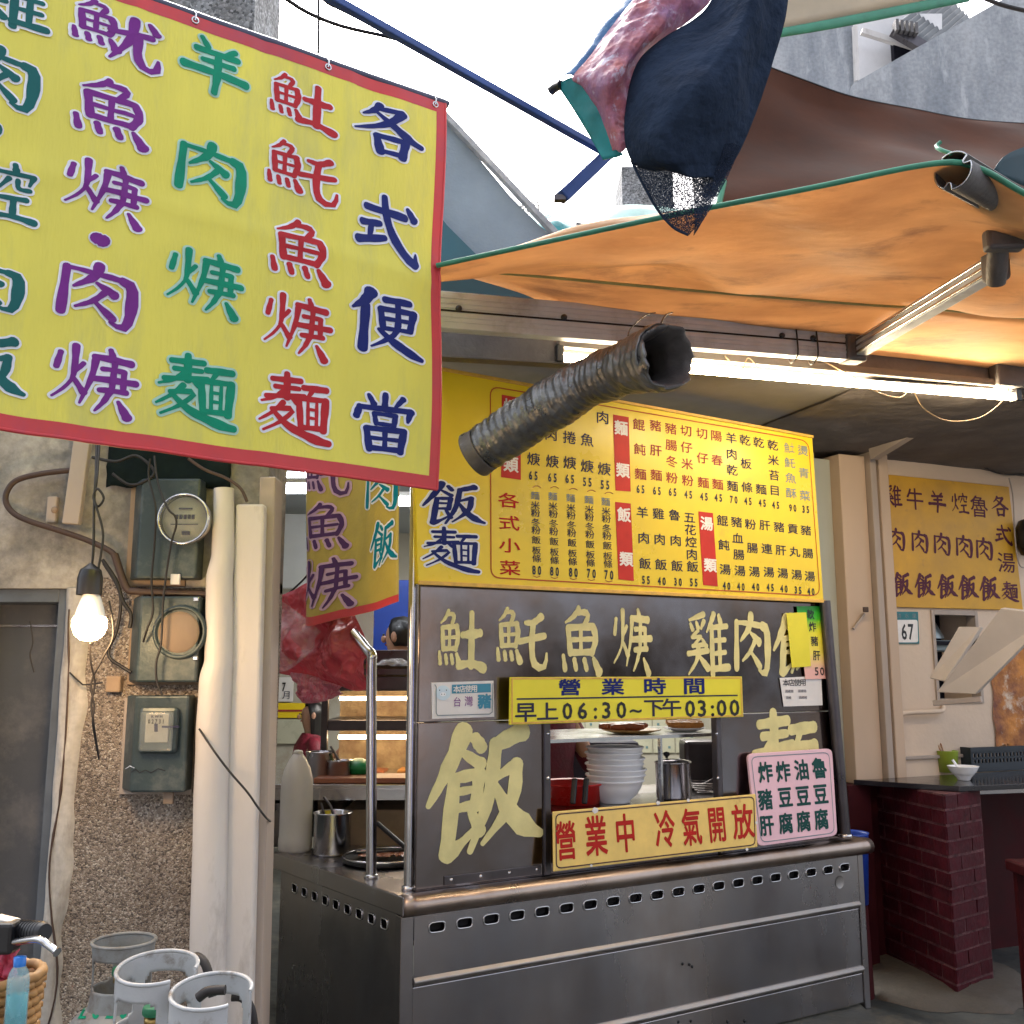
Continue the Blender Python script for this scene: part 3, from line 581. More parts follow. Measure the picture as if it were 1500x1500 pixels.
# ---- right house front
def right_house():
    t = thing('building', (RWo.x, RWo.y, 0), 'cream-painted house front with pilasters, house number and small window right of the stall', 'building')
    s_ = lambda x, y: RW.sz(x, y)
    xs = [s_(1194, 900)[0], s_(1224, 900)[0], s_(1262, 900)[0], s_(1278, 900)[0], s_(1302, 900)[0]]
    L = []
    def bx(nm, a, b, z0, z1, d0, d1, m, bev=.006): mb = MB(); mb.pbox(RW, a, z0, b, z1, d0, d1); return mb.build(nm, M[m], t, bev=bev)
    bx('pilaster', xs[0], xs[1], 1.0, 2.88, -.35, .02, 'pale_green')
    bx('pilaster', xs[1], xs[2], 1.0, 2.90, -.35, .10, 'pilaster')
    bx('frame_strip', xs[2]+.003, xs[2]+.05, 1.0, 2.93, -.30, .14, 'frame_grey')
    bx('frame_strip', xs[2]+.055, xs[3]+.03, 1.0, 2.93, -.30, .05, 'frame_grey')
    bx('frame_strip', xs[3]+.033, xs[4]-.02, 1.0, 2.93, -.30, .09, 'pilaster')
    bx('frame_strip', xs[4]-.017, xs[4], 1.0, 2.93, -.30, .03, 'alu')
    # wall with a window opening
    w0, zw1 = s_(1362, 893); w1, zw0 = s_(1440, 1030); xe = xs[4]+6
    for a, b, z0, z1 in ((xs[4], w0, .2, 2.93), (w1, xe, .2, 2.93), (w0, w1, .2, zw0), (w0, w1, zw1, 2.93)):
        bx('wall', a, b, z0, z1, -.3, 0, 'right_wall', 0)
    for i, (a, b, z0, z1) in enumerate(((w0, w0+.025, zw0, zw1), (w1-.025, w1, zw0, zw1), (w0+.025, w1-.025, zw0, zw0+.03), (w0+.025, w1-.025, zw1-.03, zw1))):
        bx('window_frame', a, b, z0, z1, -.06, .012, 'frame_grey', .003)
    bx('window_back', w0, w1, zw0, zw1, -.32, -.30, 'dark_window', 0)
    zm = s_(1400, 942)[1]; bx('window_bar', w0+.025, w1-.025, zm-.012, zm+.012, -.05, 0, 'dark_window', 0)
    # exhaust hood seen in the window
    c, zc = s_(1378, 930); mb = MB(); mb.lathe([(.001, .12), (.06, .115), (.12, .08), (.16, .0), (.165, -.02)], RW.at(c, zc, -.2), 28); mb.build('exhaust_hood', M['fan'], t)
    mb = MB(); mb.pbox(RW, w0+.03, zc-.10, c+.17, zc-.03, -.35, -.05); mb.build('exhaust_box', M['fan'], t, bev=.01)
    # rusty poster remnants
    p0, q1 = s_(1446, 936); p1, q0 = s_(1580, 1092)
    mb = MB()
    def pf(u, v):
        ed = .03*noise.noise(Vector((v*5, 3, 1))) if u == 0 else 0
        x = p0+(p1-p0)*u+ed; z = q0+(q1-q0)*v+(.05*noise.noise(Vector((u*5, 3, 5))) if v in (0, 1) else 0)
        return RW.at(x, z, .006+.012*abs(noise.noise(Vector((x*9, z*9, 1)))))
    mb.grid(pf, 40, 40); mb.build('peeled_poster', M['rust'], t)
    # low ledge line above the table
    a0, z0 = s_(1316, 1108); bx('ledge', a0, a0+.55, z0-.02, z0, 0, .02, 'frame_grey', .004)
    # dark board below table height
    bx('dado', xs[0], xe, 0, .99, -.3, .02, 'dark_red', 0)
right_house()
def brace():
    t = thing('wall_bracket', RW.px(1280, 670, .1), 'painted angle-steel brace running diagonally from the door frame up to the canopy', 'bracket')
    a = P(1281, 672, 5.70); b = P(1412, 592, 5.05)
    mb = MB(); mb.bar(a, b, .05, .012); mb.build('flange', M['frame_grey'], t, bev=.002)
    mb = MB(); mb.bar(a+Vector((-.025, 0, .03)), b+Vector((-.025, 0, .03)), .006, .06); mb.build('flange', M['frame_grey'], t)
brace()

# ============================================================ THE STALL (counter, posts, boards)
def counter():
    t = thing('food_stall', (A.x, A.y, 0), 'stainless steel stall counter with slotted vents and a rounded front rim', 'food stall')
    D_ = (Cc-A); Bb = B+D_
    mb = MB(); mb.slab([A-Z*.0, B, Bb, Cc], Z, .03)
    # (A,B,Bb,Cc are the outer top corners)
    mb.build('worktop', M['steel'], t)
    # front bullnose
    prof = [(-.03, .002), (.0, .002), (.018, -.004), (.031, -.018), (.036, -.036), (.031, -.055), (.018, -.068), (.0, -.074), (-.03, -.074)]
    N = 60; mb = MB(); vs = []
    for i in range(N+1):
        q = A.lerp(B, i/N); dent = 0.010*math.exp(-((i/N-.115)/.012)**2)
        vs += [q+nF*(a-dent*(1 if a > .01 else 0))+Z*(b-dent*.5*(1 if b > -.03 else 0)) for a, b in prof]
    K = len(prof); fs = [(i*K+k, (i+1)*K+k, (i+1)*K+k+1, i*K+k+1) for i in range(N) for k in range(K-1)]
    fs += [tuple(range(K)), tuple(N*K+k for k in reversed(range(K)))]
    mb.add(vs, fs, 0, True); mb.build('front_rim', M['steel_warm'], t)
    # side apron
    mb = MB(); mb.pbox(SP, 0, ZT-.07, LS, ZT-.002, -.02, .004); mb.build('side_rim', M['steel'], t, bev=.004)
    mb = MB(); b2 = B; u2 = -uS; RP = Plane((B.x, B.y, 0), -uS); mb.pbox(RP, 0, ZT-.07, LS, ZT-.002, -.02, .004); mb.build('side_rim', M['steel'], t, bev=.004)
    body = FP.shift(-.025); side = SP.shift(-.025)
    def band(pl, s0, s1, z0, z1, cs, zc, hw, hh, nm='vent_panel', m='steel'):
        mb = MB(); ed = [s0]+[(cs[i]+cs[i+1])/2 for i in range(len(cs)-1)]+[s1]
        for i, c in enumerate(cs):
            a, b = ed[i], ed[i+1]; ang = sorted([2*pi*k/20+.01 for k in range(20)]+[atan2(z-zc, x-c) % (2*pi) for x in (a, b) for z in (z0, z1)])
            inn = []; out = []; bk = []
            for g in ang:
                cx, sx = cos(g), sin(g); inn.append((c+hw*math.copysign(abs(cx)**.45, cx), zc+hh*math.copysign(abs(sx)**.6, sx)))
                tt = min([( (b-c)/cx if cx > 0 else (a-c)/cx) if abs(cx) > 1e-9 else 1e9, ((z1-zc)/sx if sx > 0 else (z0-zc)/sx) if abs(sx) > 1e-9 else 1e9])
                out.append((c+cx*tt, zc+sx*tt))
            n = len(ang); vs = [pl.at(x, z, 0) for x, z in out]+[pl.at(x, z, 0) for x, z in inn]+[pl.at(x, z, -.025) for x, z in inn]
            mb.add(vs, [(k, (k+1) % n, n+(k+1) % n, n+k) for k in range(n)]+[(n+k, n+(k+1) % n, 2*n+(k+1) % n, 2*n+k) for k in range(n)])
        mb.build(nm, M[m], t, fixn=False)
        for c in cs:
            mb = MB(); mb.tube([pl.at(c+(hw+.003)*math.copysign(abs(cos(g))**.45, cos(g)), zc+(hh+.003)*math.copysign(abs(sin(g))**.6, sin(g)), .001) for g in [2*pi*k/20 for k in range(20)]], .0042, 6, closed=True); mb.build('vent_ring', M['steel_bright'], t)
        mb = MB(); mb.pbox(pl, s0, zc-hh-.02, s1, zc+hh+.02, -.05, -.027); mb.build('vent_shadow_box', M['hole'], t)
    s0 = .055; s1 = LF-.06
    cs = [body.sz(640, 1360)[0]+(body.sz(1237, 1269)[0]-body.sz(640, 1360)[0])*i/19 for i in range(20)]
    zv = body.sz(930, 1310)[1]; zv = (body.sz(640, 1360)[1]+body.sz(1237, 1269)[1])/2
    z1 = .492; z2 = .19
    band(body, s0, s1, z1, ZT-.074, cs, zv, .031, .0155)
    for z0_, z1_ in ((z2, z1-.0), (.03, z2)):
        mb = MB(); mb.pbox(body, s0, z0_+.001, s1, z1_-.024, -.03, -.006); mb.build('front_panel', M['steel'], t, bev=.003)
    for zc in (z1, z2):   # folded ledges
        mb = MB(); q = lambda a, z, d: body.o+body.u*a+Z*z+body.n*d
        pr = [(-.03, .012), (.0, .012), (.012, .0), (.012, -.006), (-.004, -.024), (-.03, -.024)]
        vs = [q(s0, zc+b, a) for a, b in pr]+[q(s1, zc+b, a) for a, b in pr]; K = len(pr)
        mb.add(vs, [(k, K+k, K+(k+1) % K, (k+1) % K) for k in range(K)]+[tuple(range(K)), tuple(reversed(range(K, 2*K)))]); mb.build('ledge', M['steel_lip'], t, bev=.002)
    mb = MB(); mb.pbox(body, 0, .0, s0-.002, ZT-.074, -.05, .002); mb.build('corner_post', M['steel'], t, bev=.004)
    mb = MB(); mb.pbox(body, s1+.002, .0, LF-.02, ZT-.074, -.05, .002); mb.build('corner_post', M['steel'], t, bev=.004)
    # left side
    css = [side.sz(432, 1298)[0]+(side.sz(563, 1357)[0]-side.sz(432, 1298)[0])*i/8 for i in range(9)]
    band(side, .04, LS-.03, .56, ZT-.07, css, (side.sz(432, 1298)[1]+side.sz(563, 1357)[1])/2, .022, .016)
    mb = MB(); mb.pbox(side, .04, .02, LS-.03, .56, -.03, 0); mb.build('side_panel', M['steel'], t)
    # maker's mark, faint ring on the front
    c = body.px(1230, 1292, .001); mb = MB(); mb.lathe([(.0001, .0), (.028, .0), (.03, .001)], c, 20, axis=nF); mb.build('badge', M['steel_lip'], t)
    # drips and marks left on the lower panel
    mb = MB()
    for (x, y) in ((994, 1497), (1012, 1496), (1066, 1497), (1091, 1496), (1010, 1413), (1014, 1416), (1000, 1412)):
        c = body.px(x, y, -.004); mb.lathe([(.0001, .001), (.006, .001), (.007, 0)], c, 8, axis=nF)
    mb.build('paint_specks', M['black'], t)
counter()

def post(name, a, b, r, label, mats='steel_bright', path=None, grp='steel posts of the stall', collar=True):
    t = thing(name, a, label, 'post', grp)
    mb = MB(); mb.tube(path or [a, a.lerp(b, .5), b], r, 20); mb.build('tube', M[mats], t)
    if collar: mb = MB(); mb.lathe([(r+.001, 0), (r+.008, 0), (r+.008, .012), (r+.001, .016)], a, 20); mb.build('collar', M['steel_bright'], t)
    return t
pA = onz(599, 1303, ZT); post('stall_post', pA, Vector((pA.x, pA.y, 2.9)), .021, 'straight steel post at the front left corner of the stall, beside the big 飯 board')
pB = onz(544, 1286, ZT); zb = P(544, 975, pB.y); e1 = P(532, 945, pB.y+.02); e2 = P(488, 905, pB.y+.25)
post('stall_post', pB, pB, .022, 'steel post bent over to the left under the small hanging banner', path=crv([pB, pB.lerp(zb, .5), zb-Z*.02, zb+Z*.04, P(536, 950, pB.y+.03), P(515, 925, pB.y+.12), P(480, 893, pB.y+.3)], 8))
pC = PP.px(1238, 1226, .03); pC2 = PP.px(1208, 880, .03)
post('stall_post', pC, pC2, .028, 'dark leaning steel post at the right end of the lettered board', 'steel_dark')

def board():
    t = thing('lettered_board', PP.px(612, 1300), 'dark stainless board with pale yellow brush characters and a serving hatch', 'sign board')
    s0 = PP.sz(612, 1100)[0]; s1a = PP.sz(800, 1150)[0]; s2a = PP.sz(1056, 1150)[0]; zT = PP.sz(900, 866)[1]+.02; zo1 = PP.sz(930, 1050)[1]; zo0 = PP.sz(930, 1183)[1]
    sB = PP.sz(1238, 1226)[0]; sT = PP.sz(1207, 880)[0]
    sr = lambda z: sB+(sT-sB)*(z-ZT)/(zT-ZT)
    def quad(nm, pts, m='steel_panel', d=0):
        mb = MB(); mb.slab([PP.at(a, z, d) for a, z in pts], PP.n, .018); return mb.build(nm, M[m], t, bev=.003)
    quad('panel', [(s0, ZT), (s1a, ZT), (s1a, zo1), (s0, zo1)])
    quad('panel', [(s0, zo1+.002), (sr(zo1), zo1+.002), (sr(zT), zT), (s0, zT)])
    quad('panel', [(s2a, ZT), (sr(ZT), ZT), (sr(zo1), zo1), (s2a, zo1)])
    quad('panel', [(s1a+.002, ZT), (s2a-.002, ZT), (s2a-.002, zo0), (s1a+.002, zo0)])
    for a, w_ in ((s1a, .035), (s2a-.01, .03)):
        mb = MB(); mb.pbox(PP, a-w_/2, ZT, a+w_/2, zo1+.02, -.03, .012); mb.build('jamb', M['steel_dark'], t, bev=.006)
    mb = MB(); mb.pbox(PP, s1a+.02, zo0-.012, s2a-.025, zo0+.004, -.06, .01); mb.build('sill', M['steel'], t, bev=.003)
    # riveted flashing at the foot
    a0 = PP.sz(650, 1290)[0]; z_ = ZT+.03; mb = MB(); mb.pbox(PP, a0, ZT+.012, s1a-.03, ZT+.045, .0, .006); mb.build('flashing', M['steel_dark'], t, bev=.002)
    for k in range(4): mb = MB(); mb.lathe([(.0001, .004), (.005, .003), (.007, 0)], PP.at(a0+.03+k*(s1a-.08-a0)/3, ZT+.03, .006), 10, axis=PP.n); mb.build('rivet', M['steel_bright'], t)
    for x, y in ((803, 1075), (803, 1140), (1050, 1075), (1052, 1140)): mb = MB(); mb.lathe([(.0001, .004), (.006, .003), (.008, 0)], PP.px(x, y, .012), 10, axis=PP.n); mb.build('rivet', M['steel_bright'], t)
    sg = Sign(PP, .0015)
    for ch, x0, y0, x1, y1 in (('鮏', 641, 890, 710, 988), ('魠', 726, 892, 802, 987), ('魚', 820, 891, 881, 988), ('焿', 898, 893, 954, 988), ('雞', 1006, 898, 1067, 990), ('肉', 1076, 901, 1126, 991), ('飯', 1133, 903, 1200, 989)):
        sg.char(ch, (x0+x1)/2, (y0+y1)/2, x1-x0, y1-y0, M['gold'], brush=True, wk=1.28)
    sg.char('飯', 710, 1160, 163, 187, M['gold'], brush=True, wk=1.28)
    sg.char('麵', 1150, 1122, 104, 160, M['gold'], brush=True, wk=1.35)
    sg.build('lettering', t)
board()

MP = FP.shift(-.02)
def menu():
    TL = (603, 533); TR = (1190, 640); BR = (1207, 882); BL = (612, 855)
    t = thing('menu_board', MP.px(*BL), 'large yellow menu board with red column headings and prices over the serving hatch', 'menu board')
    q = [MP.px(*BL), MP.px(*BR), MP.px(*TR), MP.px(*TL)]
    mb = MB(); mb.slab(q, MP.n, .03); mb.build('panel', M['menu'], t, bev=.004)
    # thin folded edge along the bottom and right
    mb = MB(); mb.bar(q[0]+Z*.004+MP.n*.004, q[1]+Z*.004+MP.n*.004, .012, .016); mb.build('edge_trim', M['menu_edge'], t, bev=.002)
    mb = MB(); mb.bar(q[3]+MP.n*.003, q[2]+MP.n*.003, .012, .014); mb.build('edge_trim', M['menu_edge'], t, bev=.002)
    sg = Sign(MP, .0015); k = M
    sg.line(rrect([(718, 566), (1184, 646), (1201, 873), (719, 846)], 14), 1.8, k['orange_line'], True)
    sg.quad([(735, 578), (763, 583), (763, 703), (734, 699)], k['sign_red'])
    for q_ in ([(898, 607), (921, 611), (924, 720), (901.5, 718.5)], [(901, 735), (924, 737.6), (928.7, 851), (906, 848.6)], [(1023, 749), (1044.4, 751.5), (1051.6, 859), (1030, 857)]): sg.quad(q_, k['sign_red'])
    sg.d = .0022
    sg.col('焿類', 748, 596, 748, 680, 20, 22, k['pure_white'], bold=.03)
    sg.col('麵類', 909.5, 627, 912, 689, 18, 20, k['pure_white'], bold=.035); sg.col('飯類', 913.8, 754, 917, 819, 18, 20, k['pure_white'], bold=.035); sg.col('湯類', 1034.8, 767, 1040, 828, 17, 19, k['pure_white'], bold=.035)
    sg.d = .0015
    sg.col('各式小菜', 745, 733, 747, 832, 29, 21, k['vermilion'], bold=.012)
    for txt, x0, y0, x1, y1, pr, px_, py_ in (('魚焿', 780, 632, 781.5, 672.5, '65', 781, 696), ('肉焿', 807, 636, 809, 676, '65', 809, 699), ('捲焿', 834, 641, 834.5, 678, '65', 834.5, 701), ('魚焿', 859.7, 644.5, 860, 683, '55', 860, 705.5), ('肉焿', 882.5, 611.5, 885, 687, '55', 886, 709.5)):
        sg.col(txt, x0, y0, x1, y1, 18, 18, k['navy'], bold=.014)
        sg.col(pr, px_-4, py_, px_+4, py_+.8, 7.2, 12.5, k['black'], bold=.05)
    for i, (x0, y0, x1, y1, pr, px_, py_) in enumerate(((783.6, 726, 786, 818, '80', 786, 834.7), (809.5, 727, 812.3, 820.7, '80', 812, 836.5), (835.7, 729.5, 838.7, 822.5, '80', 839.6, 838), (862.5, 732, 865, 824.5, '70', 866, 839.5), (887, 735, 890.5, 826, '70', 891.7, 841.5))):
        txt = '麵米粉冬粉飯板條'; ys = [0, .155, .275, .425, .55, .705, .87, 1]
        for c_, t_ in zip(txt, ys): sg.char(c_, x0+(x1-x0)*t_, y0+(y1-y0)*t_, 12.5, 11.5, k['slate' if c_ == '麵' else 'navy'], bold=.008)
        sg.col(pr, px_-4, py_, px_+4, py_+.7, 7.2, 13, k['black'], bold=.05)
        sg.line([(px_-6, y0-12), (px_-2, y0-14), (px_+2, y0-14), (px_+6, y0-11.5)], .8, k['brown_red']); sg.line([(px_-5, py_+9), (px_, py_+11), (px_+5, py_+9.5)], .8, k['brown_red'])
    Cb = k['brown_red']; Cn = k['navy']; Cs = k['slate']
    for txt, x0, y0, x1, y1, pr, px_, py_, c_ in (
      ('餛飩麵', 935.5, 622, 938, 694.5, '65', 938, 716, Cb), ('豬肝麵', 960, 623.5, 961, 696, '65', 962, 718.5, Cb), ('豬腸冬粉', 982.5, 628, 984, 700, '65', 985, 720.3, Cb), ('切仔米粉', 1004.7, 631, 1007, 704, '45', 1008, 724, Cb),
      ('切仔麵', 1028, 635, 1030, 707, '45', 1031, 727, Cb), ('陽春麵', 1049, 638.5, 1051, 709.5, '45', 1052, 728.7, Cb), ('羊肉乾麵', 1071, 641.7, 1072.7, 712, '70', 1074.5, 731.5, Cn), ('乾板條', 1091, 644.6, 1094, 713.8, '45', 1095.4, 733.7, Cn),
      ('乾麵', 1111, 648, 1114.6, 716.7, '45', 1116.4, 736.4, Cn), ('乾米苔目', 1131.6, 652, 1134.6, 718.3, '45', 1136, 739.4, Cn), ('鮏魠魚酥', 1156, 656, 1158.8, 722.4, '90', 1161, 743.7, Cs), ('燙青菜', 1175.8, 660, 1178.8, 726, '35', 1180, 745.7, Cs),
      ('羊肉飯', 940.8, 750.5, 944.6, 825.5, '55', 946, 849, Cn), ('雞肉飯', 964.3, 752.7, 968, 827, '40', 969, 850.7, Cn), ('魯肉飯', 987.7, 754.5, 991.5, 829, '30', 992.7, 852, Cn), ('五花焢肉飯', 1009.7, 758, 1014.4, 830, '55', 1016, 852.7, Cn),
      ('餛飩湯', 1058, 762.5, 1062, 834, '40', 1064, 857.7, Cn), ('豬血腸湯', 1078.8, 764.7, 1083.6, 836, '40', 1085, 858.8, Cn), ('粉腸湯', 1099, 768, 1104.9, 837.3, '40', 1106.7, 859.3, Cn), ('肝連湯', 1120, 769.3, 1126, 838, '45', 1128, 860, Cn),
      ('豬肝湯', 1141, 772, 1146.4, 839.6, '40', 1148, 861.8, Cn), ('貢丸湯', 1161, 774.5, 1166.8, 841.8, '35', 1168.6, 864, Cn), ('豬腸湯', 1180.4, 776.8, 1186, 844, '40', 1187.6, 866, Cn)):
        sc = 1-.12*(x0-935)/250; sg.col(txt, x0, y0, x1, y1, 16.5*sc, 16*sc, c_, bold=.012)
        sg.col(pr, px_-3.6*sc, py_, px_+3.6*sc, py_+.6, 6.6*sc, 11.5*sc, k['black'], bold=.05)
    sg.char('飯', 664, 740, 90, 62, k['blue'], brush=True, halo=k['white'], hw=4); sg.char('麵', 661, 806, 82, 64, k['blue'], brush=True, halo=k['white'], hw=4)
    sg.build('lettering', t)
menu()

def small_signs():
    # opening hours
    HP = FP.shift(.0); c4 = [(747, 1062), (1089, 1050), (1087, 991), (748, 992)]
    t = thing('hours_sign', HP.px(*c4[0]), 'long yellow opening-hours sign with blue characters below the brush lettering', 'sign')
    mb = MB(); mb.slab([HP.px(*p) for p in c4], HP.n, .012); mb.build('panel', M['sign_hours'], t, bev=.002)
    sg = Sign(HP, .0013); b = M['blue']; sg.line([(750, 994), (1085, 993), (1087, 1048), (750, 1059.5)], 2.2, M['menu_edge'], True)
    sg.line([(757, 1024), (1080, 1018.5)], 2, M['navy'])
    for ch, x in (('營', 834.5), ('業', 897.5), ('時', 958.8), ('間', 1016.7)): sg.char(ch, x, 1006.5-.01*(x-834), 31, 23, M['ink_navyblue'] if 'ink_navyblue' in M else b, bold=.028)
    for ch, x, y, w_, h in (('早', 770, 1043, 30, 28), ('上', 802, 1042, 30, 26), ('下', 957.6, 1036.5, 28, 25), ('午', 984, 1036, 27, 25)): sg.char(ch, x, y, w_, h, M['navy'], bold=.02)
    for ch, x in (('0', 831), ('6', 853), (':', 872), ('3', 888), ('0', 910), ('~', 931), ('0', 1010.7), ('3', 1028), (':', 1043.5), ('0', 1056.8), ('0', 1075.7)): sg.char(ch, x, (1041-(x-831)*.02), 22, (24 if ch not in '~' else 20), M['black'], bold=.03)
    sg.build('lettering', t)
    # pork sticker
    q = [(633, 1053), (724, 1050), (723, 997), (632, 1000)]
    t = thing('notice', PP.px(*q[0]), 'white and blue sticker with a pig outline left of the opening-hours sign', 'sticker')
    mb = MB(); mb.slab([PP.px(x, y, .003) for x, y in q], PP.n, .002); mb.build('card', M['paper'], t)
    sg = Sign(PP, .0042); sg.quad([(662, 1003), (719, 1001), (719, 1014), (662, 1016)], M['sky_blue']); sg.d = .0048; sg.col('本店使用', 668, 1009.5, 694, 1008.5, 9, 10, M['pure_white'], bold=.02)
    sg.char('豬', 709, 1027, 18, 20, M['sky_blue'], bold=.05); sg.char('台', 669, 1028, 11, 14, M['purple']); sg.char('灣', 686, 1027, 12, 15, M['purple'])
    cir = [(649+11*cos(2*pi*k/18), 1015+11*sin(2*pi*k/18)) for k in range(18)]; sg.d = .0045; sg.quad(cir, M['pig']); sg.d = .0052
    sg.quad([(649+4.5*cos(2*pi*k/12), 1017+3*sin(2*pi*k/12)) for k in range(12)], M['white'])
    for a in (-2, 2): sg.d = .0058; sg.quad([(649+a+.8*cos(2*pi*k/8), 1017+1*sin(2*pi*k/8)) for k in range(8)], M['slate']); sg.quad([(649+a*2.5+.8*cos(2*pi*k/8), 1011+1*sin(2*pi*k/8)) for k in range(8)], M['navy'])
    sg.line([(636, 1003), (638, 1006), (638, 1044), (640, 1048), (716, 1046), (720, 1043), (721, 1001)], 1.2, M['slate']); sg.build('lettering', t)
    # green/yellow paper, yellow slip, white notice
    mg = bpy.data.materials.new('rainbow_paper'); mg.use_nodes = True; nn = mg.node_tree.nodes; ll = mg.node_tree.links; bb = nn['Principled BSDF']; bb.inputs['Roughness'].default_value = .35
    tc = nn.new('ShaderNodeTexCoord'); sx = nn.new('ShaderNodeSeparateXYZ'); ll.new(tc.outputs['Generated'], sx.inputs[0]); cr = nn.new('ShaderNodeValToRGB'); e = cr.color_ramp.elements
    e[0].position = .12; e[0].color = (.75, .42, .38, 1); e[1].position = 1; e[1].color = (.0, .28, .02, 1); e.new(.35).color = (.80, .66, .10, 1); e.new(.62).color = (.75, .70, .03, 1); e.new(.82).color = (.05, .42, .02, 1)
    ll.new(sx.outputs[2], cr.inputs[0]); ll.new(cr.outputs[0], bb.inputs[0])
    q = [(1180, 995), (1215, 994), (1206, 888), (1167, 888)]; PX = PP.shift(.012)
    t = thing('price_slip', PX.px(*q[0]), 'green-to-yellow printed paper slip with vertical characters and 50 at the right edge of the board', 'paper slip')
    mb = MB(); mb.slab([PX.px(x, y) for x, y in q], PX.n, .0012); mb.build('paper', mg, t)
    sg = Sign(PX, .0012); sg.col('炸豬肝', 1190, 918, 1196, 960, 10, 14, M['black'], bold=.02); sg.char('軟', 1187, 900, 10, 14, M['black'], bold=.02); sg.col('50', 1196, 983, 1204, 983, 9, 12, M['black'], bold=.02); sg.build('lettering', t)
    q = [(1160, 978), (1188, 976), (1181, 897), (1152, 898)]; PX = PP.shift(.016); mb = MB(); mb.slab([PX.px(x, y) for x, y in q], PX.n, .001)
    tag(mb.build('paper_slip', M['sign_hours']), 'blank yellow paper strip taped over the last brush character', 'paper slip')
    q = [(1148, 1035), (1205, 1033), (1203, 990), (1142, 993)]; PX = PP.shift(.006)
    t = thing('notice', PX.px(*q[0]), 'small white printed notice under the green and yellow slip', 'notice')
    mb = MB(); mb.slab([PX.px(x, y) for x, y in q], PX.n, .001); mb.build('paper', M['paper'], t)
    sg = Sign(PX, .0012); sg.col('本店使用', 1151, 1000, 1176, 999.5, 9, 10, M['black'], bold=.01)
    for x, y, n in ((1152, 1012.5, 3), (1171, 1012.2, 3), (1153, 1022, 2), (1172, 1021.5, 3)):
        for i in range(n): sg.char('國產豬'[i], x+4*i, y, 4, 4.2, M['navy'])
    sg.build('lettering', t)
    # OPEN sign leaning on the rim
    o = FP.px(811, 1277, .03); lean = (Z-nF*.10).normalized(); OP = Plane(o, uF, lean)
    c4 = [(811, 1277), (1110, 1241), (1107, 1163), (810, 1189)]
    t = thing('open_sign', o, 'chipped cream-yellow metal sign with red characters leaning on the counter rim under the hatch', 'sign')
    mb = MB(); mb.slab([OP.px(*p) for p in rrect(c4, 6, 3)][:0] or [OP.px(*p) for p in c4], OP.n, .008); mb.build('plate', M['sign_open'], t, bev=.004)
    sg = Sign(OP, .0013); dk = mat('sign_line_brown', (.07, .02, .015), .5, var=.3)
    sg.line(rrect([(814, 1193), (1104, 1167), (1106, 1237.5), (815, 1272)], 7, 3), 1.6, dk, True)
    for ch, x, y, w_, h in (('營', 829, 1231, 32, 58), ('業', 873, 1224, 34, 60), ('中', 916, 1220, 32, 58), ('冷', 974, 1214, 32, 56), ('氣', 1013, 1211, 30, 56), ('開', 1050, 1207, 28, 54), ('放', 1088, 1203, 33, 52)): sg.char(ch, x, y, w_*.88, h*.95, M['vermilion'], bold=.022)
    sg.build('lettering', t)
    mb = MB()
    for x, y, a in ((872, 1187, 7), (964, 1176, 5), (1008, 1172, 4), (866, 1268, 3), (1094, 1244, 4), (1108, 1205, 4)):
        p = OP.sz(x, y); mb.add([OP.at(p[0]+a*.0028*cos(k*1.05)*(.7+.3*(k % 2)), p[1]+a*.0022*sin(k*1.05)*(.6+.4*((k+1) % 2)), .0026) for k in range(6)], [tuple(range(6))])
    mb.build('paint_chips', M['paper'], t, fixn=False)
    # pink sign
    o = FP.px(1110, 1240, .02); KP = Plane(o, uF, lean)
    c4 = [(1110, 1240), (1227, 1224), (1219, 1096), (1095, 1104)]
    t = thing('pink_sign', o, 'pink board with dark green characters leaning at the right end of the counter', 'sign')
    mb = MB(); rr = rrect(c4, 9, 4); mb.prism([KP.px(*p) for p in rr], -KP.n*.014); mb.build('plate', M['pink'], t, bev=.003)
    sg = Sign(KP, .0014); sg.line(rrect([(1115, 1234), (1222, 1220), (1214, 1102), (1100, 1109)], 9, 4), 1.0, M['slate'], True)
    G4 = (('炸', 1121, 1131), ('炸', 1147, 1130), ('油', 1174, 1127.5), ('魯', 1200, 1125), ('豬', 1121, 1171), ('豆', 1150, 1167.5), ('豆', 1176, 1165.5), ('豆', 1202, 1163), ('肝', 1123, 1209), ('腐', 1151, 1206), ('腐', 1177, 1203), ('腐', 1203, 1200))
    for ch, x, y in G4: sg.char(ch, x, y, 19.5, 29, M['dteal'], bold=.035)
    sg.build('lettering', t)
small_signs()
